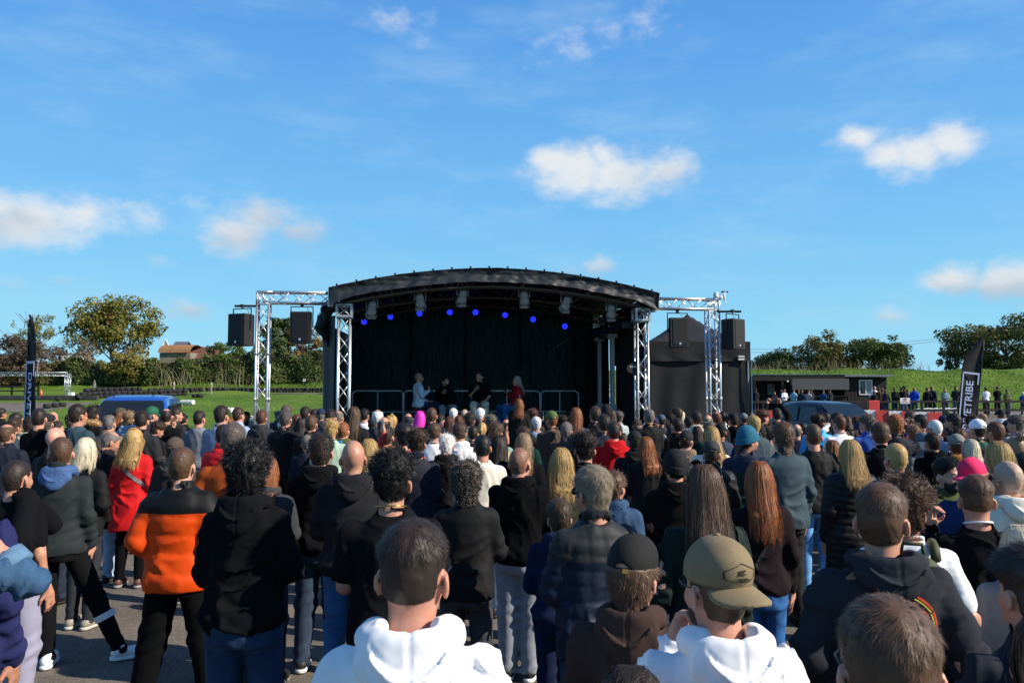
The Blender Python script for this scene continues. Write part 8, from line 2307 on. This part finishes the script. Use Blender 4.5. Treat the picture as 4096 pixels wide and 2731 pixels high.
def backpack(root, m, label, scale=1.0):
    o = empty('backpack', root.location); o.rotation_euler = root.rotation_euler; o.scale = root.scale
    f = lambda Q: smax(ell(Q, (0, -.215, 1.24), (.155, .085, .23)) - .006 * wob(Q, .15, 12), -.115 - Q[:, 1] + 0 * Q[:, 0] if False else Q[:, 1] + .128, .02)
    link('bag', mesh_np('bag', *surfnet(f, (-.2, -.35, .98), (.2, -.08, 1.5), .011)), m, o)
    for s in (-1, 1):
        b = MB(); b.tube([(s * .10, -.16, 1.43), (s * .105, -.10, 1.475), (s * .11, -.02, 1.482), (s * .115, .08, 1.44), (s * .12, .135, 1.33), (s * .13, .11, 1.15)], .022, 8); b.build('strap', m, o, True)
    b = MB(); b.tube([(-.05, -.17, 1.44), (-.04, -.19, 1.50), (.04, -.19, 1.50), (.05, -.17, 1.44)], .010, 6); b.build('handle', m, o, True)
    b = MB(); b.tube([(-.12, -.285, 1.20), (0, -.305, 1.19), (.12, -.285, 1.20)], .008, 6); b.build('zip', M_BLKM, o, True)
    return tag(o, label, 'backpack')
def held(root, me_fn, name, loc, rot, label, cat):
    o = empty(name); o.matrix_basis = root.matrix_basis @ Matrix.Translation(loc) @ rot
    me_fn(o)
    return tag(o, label, cat)
def phone(o):
    b = MB(); b.box((-.037, -.004, -.075), (.037, .004, .075), bev=.003); b.build('case', M_BLKP, o); b = MB(); b.box((-.034, -.0055, -.07), (.034, -.0042, .07)); b.build('screen', mat('phone_screen', (.02, .025, .03), .1, var=0, spec=.7), o)
def camera_body(o):
    b = MB(); b.box((-.07, -.03, -.045), (.07, .03, .045), bev=.01); b.build('body', M_BLKP, o); b = MB(); b.lathe([(.032, 0), (.034, .05), (.03, .09)], 16, M=Matrix.Rotation(R(-90), 4, 'X')); b.build('lens', M_BLKP, o, True)
    b = MB(); b.box((-.025, -.025, .045), (.025, .025, .065), bev=.006); b.build('viewfinder', M_BLKP, o)
def print_on(root, me, m, loc, size, rot=0.0, name='print'):
    t = link(name, me, m, root); t.matrix_basis = Matrix.Translation(loc) @ Matrix.Rotation(R(90), 4, 'X') @ Matrix.Rotation(R(rot), 4, 'Z') @ Matrix.Diagonal((size, size, 1, 1))
    return t
M_PRW = mat('white_ink', (.7, .7, .7), .8, var=0)
rp = random.Random(21)
WHO = {}
for i, p in enumerate(P):
    ray = math.degrees(math.atan2(p['X'], p['Y'])); aim = math.degrees(math.atan2(-.3 - p['X'], 20 - p['Y'])) if p['Y'] < 17.5 else 0
    aim = max(-35, min(35, aim * .7))
    if 'yaw' in p: yaw = p['yaw'] + ray; body = p['body'] + ray if 'body' in p else yaw * .4 + aim * .5 + rp.uniform(-8, 8)
    else: yaw = aim + rp.uniform(-13, 13); body = aim * .8 + rp.uniform(-10, 10)
    p['yaw_'] = yaw
    pose = p.get('pose') or rp.choice(['down', 'down', 'cross', 'pocket']) 
    if p.get('lift'): pose = 'lap'
    elif not p.get('fine') and not p.get('pose') and p['crop'] != 'F': pose = rp.choice(['down', 'cross'])
    k = round(1 + (p.get('bulk', rp.choice([.96, 1.0, 1.06])) - 1) * .65 - .02, 2)
    lod = 0 if not p.get('fine') else (2 if p['Y'] < 4.3 else 1)
    if not p.get('fine'): k = min((.9, .98, 1.06), key=lambda q: abs(q - k))
    if not p.get('fine') and p['hair'] in ('long', 'xlong', 'wavylong', 'medium', 'bob', 'bun', 'pony') : k = .9
    wid = 1.0
    if k < .96: wid = max(.90, k / .97); k = .97
    sh = p.get('shoes'), p.get('sole')
    if not sh[0]: sh = SHOE[rp.randrange(5)]
    tm = split_mat('two_tone_cloth', p['split'][1], p['split'][2], float(p['split'][0])) if p.get('split') else None
    o = person(p['X'], p['Y'], p['z0'] + p.get('sink', 0) * 0, p['s'], p['hair'], p['hcol'], p['top'], p['tcol'], body, yaw, p.get('pitch', 0), k, pose, p.get('lg', rp.choice(['stand', 'stand', 'narrow']) if lod else 'stand'),
               p.get('bottom', BOTT[rp.randrange(len(BOTT))]), p.get('fit', rp.choice(['slim', 'reg']) if lod else 'reg'), p.get('cap'), p.get('ccol', 'black'), p.get('back', False), p.get('glasses'), p.get('beard'), None,
               p.get('hood'), p.get('hoodcol'), rp.randrange(5), sh[0], sh[1], lod, p.get('seed', 0 if not lod else rp.randrange(3)), True if p.get('face') else None, tm, wid, p.get('sgt', False), p.get('fur', False))
    if pose == 'pocket': pass
    tag(o, p['label'], 'person', 'people at the fence and hut' if p['crop'] == 'F' else 'audience standing before the stage')
    WHO[p.get('nick', p['label'])] = o
# ================================================================== prints, bags and held things
bp_ = WHO['brown curls with olive backpack']; backpack(bp_, mat('olive_nylon', hexc('#3f4527'), .7, var=.1, bump=.3, bscale=10), 'olive backpack on the curly-haired person in white t-shirt')
bp_ = WHO['ginger crop with blue backpack']; backpack(bp_, mat('blue_nylon', hexc('#1f9be6'), .6, var=.05, bump=.3, bscale=10), 'bright blue backpack on the ginger-haired person')
y_ = WHO['youth filming with a phone']
held(y_, phone, 'phone', (-.135, .20, 1.585), Matrix.Rotation(R(12), 4, 'Z') @ Matrix.Rotation(R(-6), 4, 'X'), 'dark smartphone held up by the youth in black sweatshirt', 'phone')
for nk, lb in (('person filming with both hands', 'small camera held up by the person in dark red jacket'),):
    held(WHO[nk], camera_body, 'camera_gadget', (0, .235, 1.65), Matrix(), lb, 'camera')
# camera raised above the crowd by a hidden photographer near the pickup
pp = at(3107, 1645, 15.2)
o = person(pp.x, 15.2, -.02, 1.0, 'short', 'dk', 'sweat', 'black', 0, 0, 0, 1.0, 'up', 'stand', 'jeans:#222a38', seed=1)
tag(o, 'person in black raising a camera overhead left of the pickup', 'person', 'audience standing before the stage')
held(o, camera_body, 'camera_gadget', (0, .20, 1.92), Matrix(), 'black camera raised overhead left of the dark pickup', 'camera')
ck = WHO['copper hair raised above the crowd']
o = person(ck.location.x, ck.location.y + .13, 0.0, (ck.location.z + .66) / 1.42, 'short', 'br', 'jacket', 'black', 0, 0, 0, .98, 'camera', 'stand', 'jeans:#222a38')
tag(o, 'adult carrying the copper-haired child on the shoulders before the stage', 'person', 'audience standing before the stage')
# orange circle on the dark grey hoodie
g_ = WHO['big dark grey hoodie with orange print']
def wrap_back(root, shape_pts, m, name, zc, lift=.0, faces=None, yoff=0.0):
    """flat print laid on the back of a garment: project each point onto the garment from behind"""
    garment = [c for c in root.children if c.name.split('.')[0] in ('hoodie', 't_shirt', 'sweatshirt', 'jacket', 'quilted_jacket', 'puffer_jacket')][0]
    V = []
    for (x, z) in shape_pts:
        ok, loc, nor, idx = garment.ray_cast(Vector((x, -1.0, zc + z)), Vector((0, 1, 0)))
        y = loc.y if ok else -.2
        V.append((x, y - .0035 - lift, zc + z))
    return link(name, mesh_np(name, V, faces, False), m, root)
def ring_print(root, r0, r1, zc, m, name, lift=0.0, a0=0, a1=2 * math.pi, n=48, sub=3, cx=0.0):
    pts = []; F = []
    for i in range(n + 1):
        a = a0 + (a1 - a0) * i / n
        for k in range(sub + 1):
            r = r0 + (r1 - r0) * k / sub; pts.append((cx + r * math.cos(a), r * math.sin(a)))
    for i in range(n):
        for k in range(sub): F.append((i * (sub + 1) + k, i * (sub + 1) + k + 1, (i + 1) * (sub + 1) + k + 1, (i + 1) * (sub + 1) + k))
    return wrap_back(root, pts, m, name, zc, lift, F)
for hd_ in [q for q in g_.children if q.name.startswith('hood.') or q.name == 'hood']: hd_.scale.z = .80; hd_.location.z += .30
bpy.context.view_layer.update()
M_ORI = mat('orange_ink', hexc('#b8452a'), .85, var=.25, vscale=30); M_YEI = mat('yellow_ink', hexc('#b5a83c'), .85, var=.1)
ring_print(g_, .148, .156, 1.258, M_ORI, 'print_ring'); ring_print(g_, .139, .144, 1.258, M_YEI, 'print_ring')
for k in range(9):
    a = R(12 + k * 40); ring_print(g_, .02, .128, 1.258, M_ORI, 'print_segment', 0, a + .05, a + R(38) - .05, 8, 4)
def text_print(root, key, m, x, z, size, rot, name='print'):
    garment = [c for c in root.children if c.name.split('.')[0] in ('hoodie', 't_shirt', 'sweatshirt', 'jacket', 'quilted_jacket', 'puffer_jacket')][0]
    ok, loc, nor, idx = garment.ray_cast(Vector((x, -1.0, z)), Vector((0, 1, 0)))
    t = link(name, TXT[key], m, root); t.matrix_basis = Matrix.Translation((x, (loc.y if ok else -.2) - .008, z)) @ Matrix.Rotation(R(90), 4, 'X') @ Matrix.Rotation(R(rot), 4, 'Z') @ Matrix.Diagonal((size, size, 1, 1))
    return t
text_print(WHO['white cap'], 'co', M_PRW, -.02, 1.33, 1.0, 0)
# brass buckle and logo on the khaki cap (a hexagon, initials and rays on the crown)
kc = WHO['khaki cap worn backwards']; cp = TRIM[kc.name]
M_INK = mat('dark_cap_ink', hexc('#2b261d'), .9, var=.1)
def on_cap(pts, F, name, cap):
    V = []
    for (x, z) in pts:
        ok, loc, nor, idx = cap.ray_cast(Vector((x, 1.0, z)), Vector((0, -1, 0)))
        V.append((x, (loc.y if ok else .1) + .002, z))
    return link(name, mesh_np(name, V, F, False), M_INK, cap)
hexp = [(-.052, 1.700), (0, 1.722), (.052, 1.700), (.052, 1.680), (0, 1.660), (-.052, 1.680)]
pts = []; F = []
for k in range(6):
    a, b = np.array(hexp[k]), np.array(hexp[(k + 1) % 6]); ctr = np.array((0, 1.691))
    n0 = len(pts)
    for t in np.linspace(0, 1, 5):
        q = a + (b - a) * t; pts.append(tuple(q)); pts.append(tuple(ctr + (q - ctr) * .93))
    for t in range(4): F.append((n0 + 2 * t, n0 + 2 * t + 1, n0 + 2 * t + 3, n0 + 2 * t + 2))
on_cap(pts, F, 'logo_border', cp)
pts = []; F = []
for k in range(7):
    a = -1.0 + k / 3.0; n0 = len(pts); pts += [(a * .010, 1.683), (a * .010 + .002, 1.683), (a * .034 + .004, 1.668 + abs(a) * .004), (a * .034 - .003, 1.668 + abs(a) * .004)]; F.append((n0, n0 + 1, n0 + 2, n0 + 3))
on_cap(pts, F, 'logo_rays', cp)
t_ = link('logo_letters', TXT['kc'], M_INK, cp); ok, loc, nor, idx = cp.ray_cast(Vector((0, 1, 1.696)), Vector((0, -1, 0)))
t_.matrix_basis = Matrix.Translation((0, (loc.y if ok else .1) + .003, 1.696)) @ Matrix.Rotation(math.pi, 4, 'Z') @ Matrix.Rotation(R(78), 4, 'X') @ Matrix.Diagonal((.62, .62, 1, 1))
for nk in ('youth filming with a phone', 'black jumper over white collar', 'broad man in black t-shirt'):
    if nk.startswith('broad'): continue
    b = MB(); b.tube([(.066 * math.cos(a), -.026 + .068 * math.sin(a), 1.506 - .2 * .076 * math.sin(a)) for a in np.linspace(0, 6.283, 26)], .007, 6, False); b.build('shirt_collar', M_WHP, WHO[nk], True)
# back pockets on the jeans that show
def pockets(root, m):
    tr = [c for c in root.children if c.name.split('.')[0] in ('jeans', 'trousers')][0]
    for sx in (-1, 1):
        out = [(-.058, .055), (.058, .055), (.055, -.045), (0, -.068), (-.055, -.045)]
        V = []
        for (x, z) in out:
            X_ = sx * .088 + x; Z_ = .845 + z
            ok, loc, nor, idx = tr.ray_cast(Vector((X_, -1.0, Z_)), Vector((0, 1, 0)))
            V.append((X_, (loc.y if ok else -.1) - .006, Z_))
        V2 = [(x, y + .012, z) for x, y, z in V]
        link('back_pocket', mesh_np('back_pocket', V + V2, [(0, 1, 2, 3, 4), (9, 8, 7, 6, 5)] + [((k + 1) % 5, k, k + 5, (k + 1) % 5 + 5) for k in range(5)], False), m, root)
for nk, col in (('big black curls', '#2b4566'), ('shiny bald head', '#35669a'), ('salt-and-pepper waves', '#45474d'), ('slate blue jacket', '#2a2a2d'), ('black softshell above pale jeans', '#6c9fd0'), ('long copper hair', '#3a6aa6')):
    pockets(WHO[nk], cloth('jeans', col))
# gold chain
ch = WHO['thick black curls with a gold chain']; b = MB(); b.tube([(.074 * math.cos(a), -.026 + .076 * math.sin(a), 1.515 - .2 * .076 * math.sin(a)) for a in np.linspace(0, 6.283, 30)], .0035, 5, False); b.build('gold_chain', M_BRASS, ch, True)
# strap over the red raincoat, strap on the copper-haired woman
def sash(root, m, p0, p1, z0, z1, name, w=.02):
    garment = [c for c in root.children if c.name.split('.')[0] in ('coat', 'sweatshirt', 'jacket')][0]
    V = []; n = 16
    for i in range(n):
        t = i / (n - 1); x = p0 + (p1 - p0) * t; z = z0 + (z1 - z0) * t
        d = Vector((p1 - p0, 0, z1 - z0)).normalized(); pr = Vector((-d.z, 0, d.x))
        for s in (-w, w):
            q = Vector((x, 0, z)) + pr * s
            ok, loc, nor, idx = garment.ray_cast(Vector((q.x, -1, q.z)), Vector((0, 1, 0)))
            V.append((q.x, (loc.y if ok else -.12) - .006, q.z))
    link(name, mesh_np(name, V, [(2 * i, 2 * i + 1, 2 * i + 3, 2 * i + 2) for i in range(n - 1)], False), m, root)
sash(WHO['red raincoat'], mat('grey_webbing', hexc('#77787a'), .8, var=.05), -.05, .19, 1.33, 1.12, 'bag_strap')
sash(WHO['long copper hair'], mat('black_webbing', hexc('#1c2022'), .8, var=.05), .06, -.16, 1.30, .93, 'bag_strap', .012)
# black hoodie slung over the left-edge person's shoulder
bz = WHO['buzzed head with draped black hoodie']
def dr(Q):
    d = np.minimum(rcone(Q, (.13, -.06, 1.50), (.20, -.17, 1.25), .065, .085), rcone(Q, (.20, -.17, 1.25), (.16, -.20, .98), .085, .06))
    d = smin(d, rcone(Q, (.13, -.06, 1.50), (.17, .12, 1.30), .065, .07), .04)
    return d - folds(Q, 5, .02, .12) - .004
o = empty('hoodie', bz.location); o.rotation_euler = bz.rotation_euler; o.scale = bz.scale
link('cloth', mesh_np('cloth', *surfnet(dr, (-.02, -.34, .86), (.36, .26, 1.62), .011)), cloth('hoodie', 'black'), o)
t_ = link('print', TXT['su'], M_PRW, o); t_.matrix_basis = Matrix.Translation((.17, -.275, 1.05)) @ Matrix.Rotation(R(90), 4, 'X') @ Matrix.Rotation(R(-82), 4, 'Z')
tag(o, 'black hoodie slung over the shoulder of the buzzed-haired person', 'hoodie')
# turned-up denim cuff at the left edge
dn = WHO['denim sleeve at the left edge']; A_ = arms('brow')['r']; e_ = A_['el']; w_ = A_['wr']; b = MB(); b.tube([tuple(e_ + (w_ - e_) * .22), tuple(e_ + (w_ - e_) * .40)], .068, 16); b.build('cuff', cloth('rolled', '#5b7b98'), dn, True)
# knee band of the striding man
sm = WHO['striding man in white trainers']; L_ = legs('step')['r']; a = L_['kn'] * .62 + L_['an'] * .38; d_ = (L_['an'] - L_['kn']); d_ = d_ / np.linalg.norm(d_)
b = MB(); b.tube([tuple(a - d_ * .025), tuple(a + d_ * .025)], .078, 16, False); b.build('knee_band', M_WHP, sm, True)
# leash
lw = WHO['sunglasses on long brown hair']; Mw = lw.matrix_basis
h0 = Mw @ Vector((-.27, .05, .83)); o = empty('dog_lead', h0); b = MB(); b.tube([(0, 0, .05), (-.005, -.01, -.15), (-.02, -.02, -.38)], .011, 8); b.build('rope', mat('red_rope', hexc('#a5121c'), .7, var=.2, vscale=60), o, True); b = MB(); b.tube([(-.02, -.02, -.38), (-.02, -.02, -.45)], .012, 8); b.build('clip', M_BLKM, o, True)
tag(o, 'red rope dog lead hanging from the hand of the brown-haired woman', 'dog lead')
# ================================================================== the four speakers on stage
def seat_person(px, py, Y, lab, hair, hcol, top, tcol, body, yaw, bottom, k=1.0, **kw):
    q = at(px, py, Y); s = kw.pop('s', 1.0); ht = HAIR_TOP[hair]
    z0 = q.z - s * (1.75 + ht)
    o = person(q.x, Y, z0, s, hair, hcol, top, tcol, body, yaw, 0, k, 'mic', 'sit', bottom, 'reg', fine=1, face=True, **kw)
    tag(o, lab, 'person', 'speakers seated on stage')
    st = empty('stool', (q.x, Y, DECK)); hgt = z0 + s * .83 - DECK
    b = MB(); b.lathe([(.17, hgt - .03), (.19, hgt - .015), (.18, hgt)], 18); b.build('seat', mat('red_seat', (.35, .02, .02), .5, var=.1), st, True)
    for a in (.4, 1.97, 3.54, 5.1):
        b = MB(); b.tube([(.2 * math.cos(a), .2 * math.sin(a), 0), (.13 * math.cos(a), .13 * math.sin(a), hgt - .03)], .014, 6); b.build('leg', M_BLKM, st)
    tag(st, 'stool under the ' + kw_l(lab), 'stool', 'stools on the stage')
    mk = empty('microphone'); mk.matrix_basis = o.matrix_basis @ Matrix.Translation((.075, .262, 1.395)) @ Matrix.Rotation(R(28), 4, 'X') @ Matrix.Rotation(R(12), 4, 'Y')
    b = MB(); b.lathe([(.012, -.14), (.016, .06), (.018, .075)], 12); b.build('handle', M_BLKM, mk, True); b = MB(); b.lathe([(.02, .075), (.027, .095), (.026, .115), (.012, .13)], 12); b.build('head', M_GRILL, mk, True)
    tag(mk, 'black microphone held by the ' + kw_l(lab), 'microphone', 'microphones on the stage')
    return o
def kw_l(l): return l.split(' in ')[0].replace('seated ', '') + ' in ' + ' '.join(l.split(' in ')[1].split()[:3])
seat_person(1676, 1490, 19.5, 'seated bald man in pale grey sweatshirt at left on the stage', 'stubble', 'br', 'sweat', '#c8cedb', 70, 82, 'jeans:#1f2733', beard='short', s=1.0)
seat_person(1781, 1500, 19.8, 'seated dark-haired man in black hoodie with goatee on stage', 'tousled', 'dk', 'hoodie', 'ink', 165, 135, 'jeans:#7d7f86', beard='short', s=.98)
seat_person(1919, 1485, 19.7, 'seated man in black t-shirt and cream race trousers on stage', 'crop', 'br', 'tee', 'ink', 178, 205, 'trousers:#b9b2a0', k=1.1, s=1.02)
w_ = seat_person(2067, 1503, 19.9, 'seated long-haired woman in dark red jacket on the stage', 'xlong', '#a08c80', 'jacket', '#a81a22', -112, -105, 'jeans:#2f5787', k=.92, s=.98)
t3 = [c for c in bpy.data.objects if c.get('label', '').startswith('seated man in black t-shirt')][0]
t_ = link('leg_print', TXT['winn'], M_PRW, t3); t_.matrix_basis = Matrix.Translation((-.16, .515, .75)) @ Matrix.Rotation(math.pi, 4, 'Z') @ Matrix.Rotation(R(90), 4, 'X') @ Matrix.Rotation(R(90), 4, 'Z')
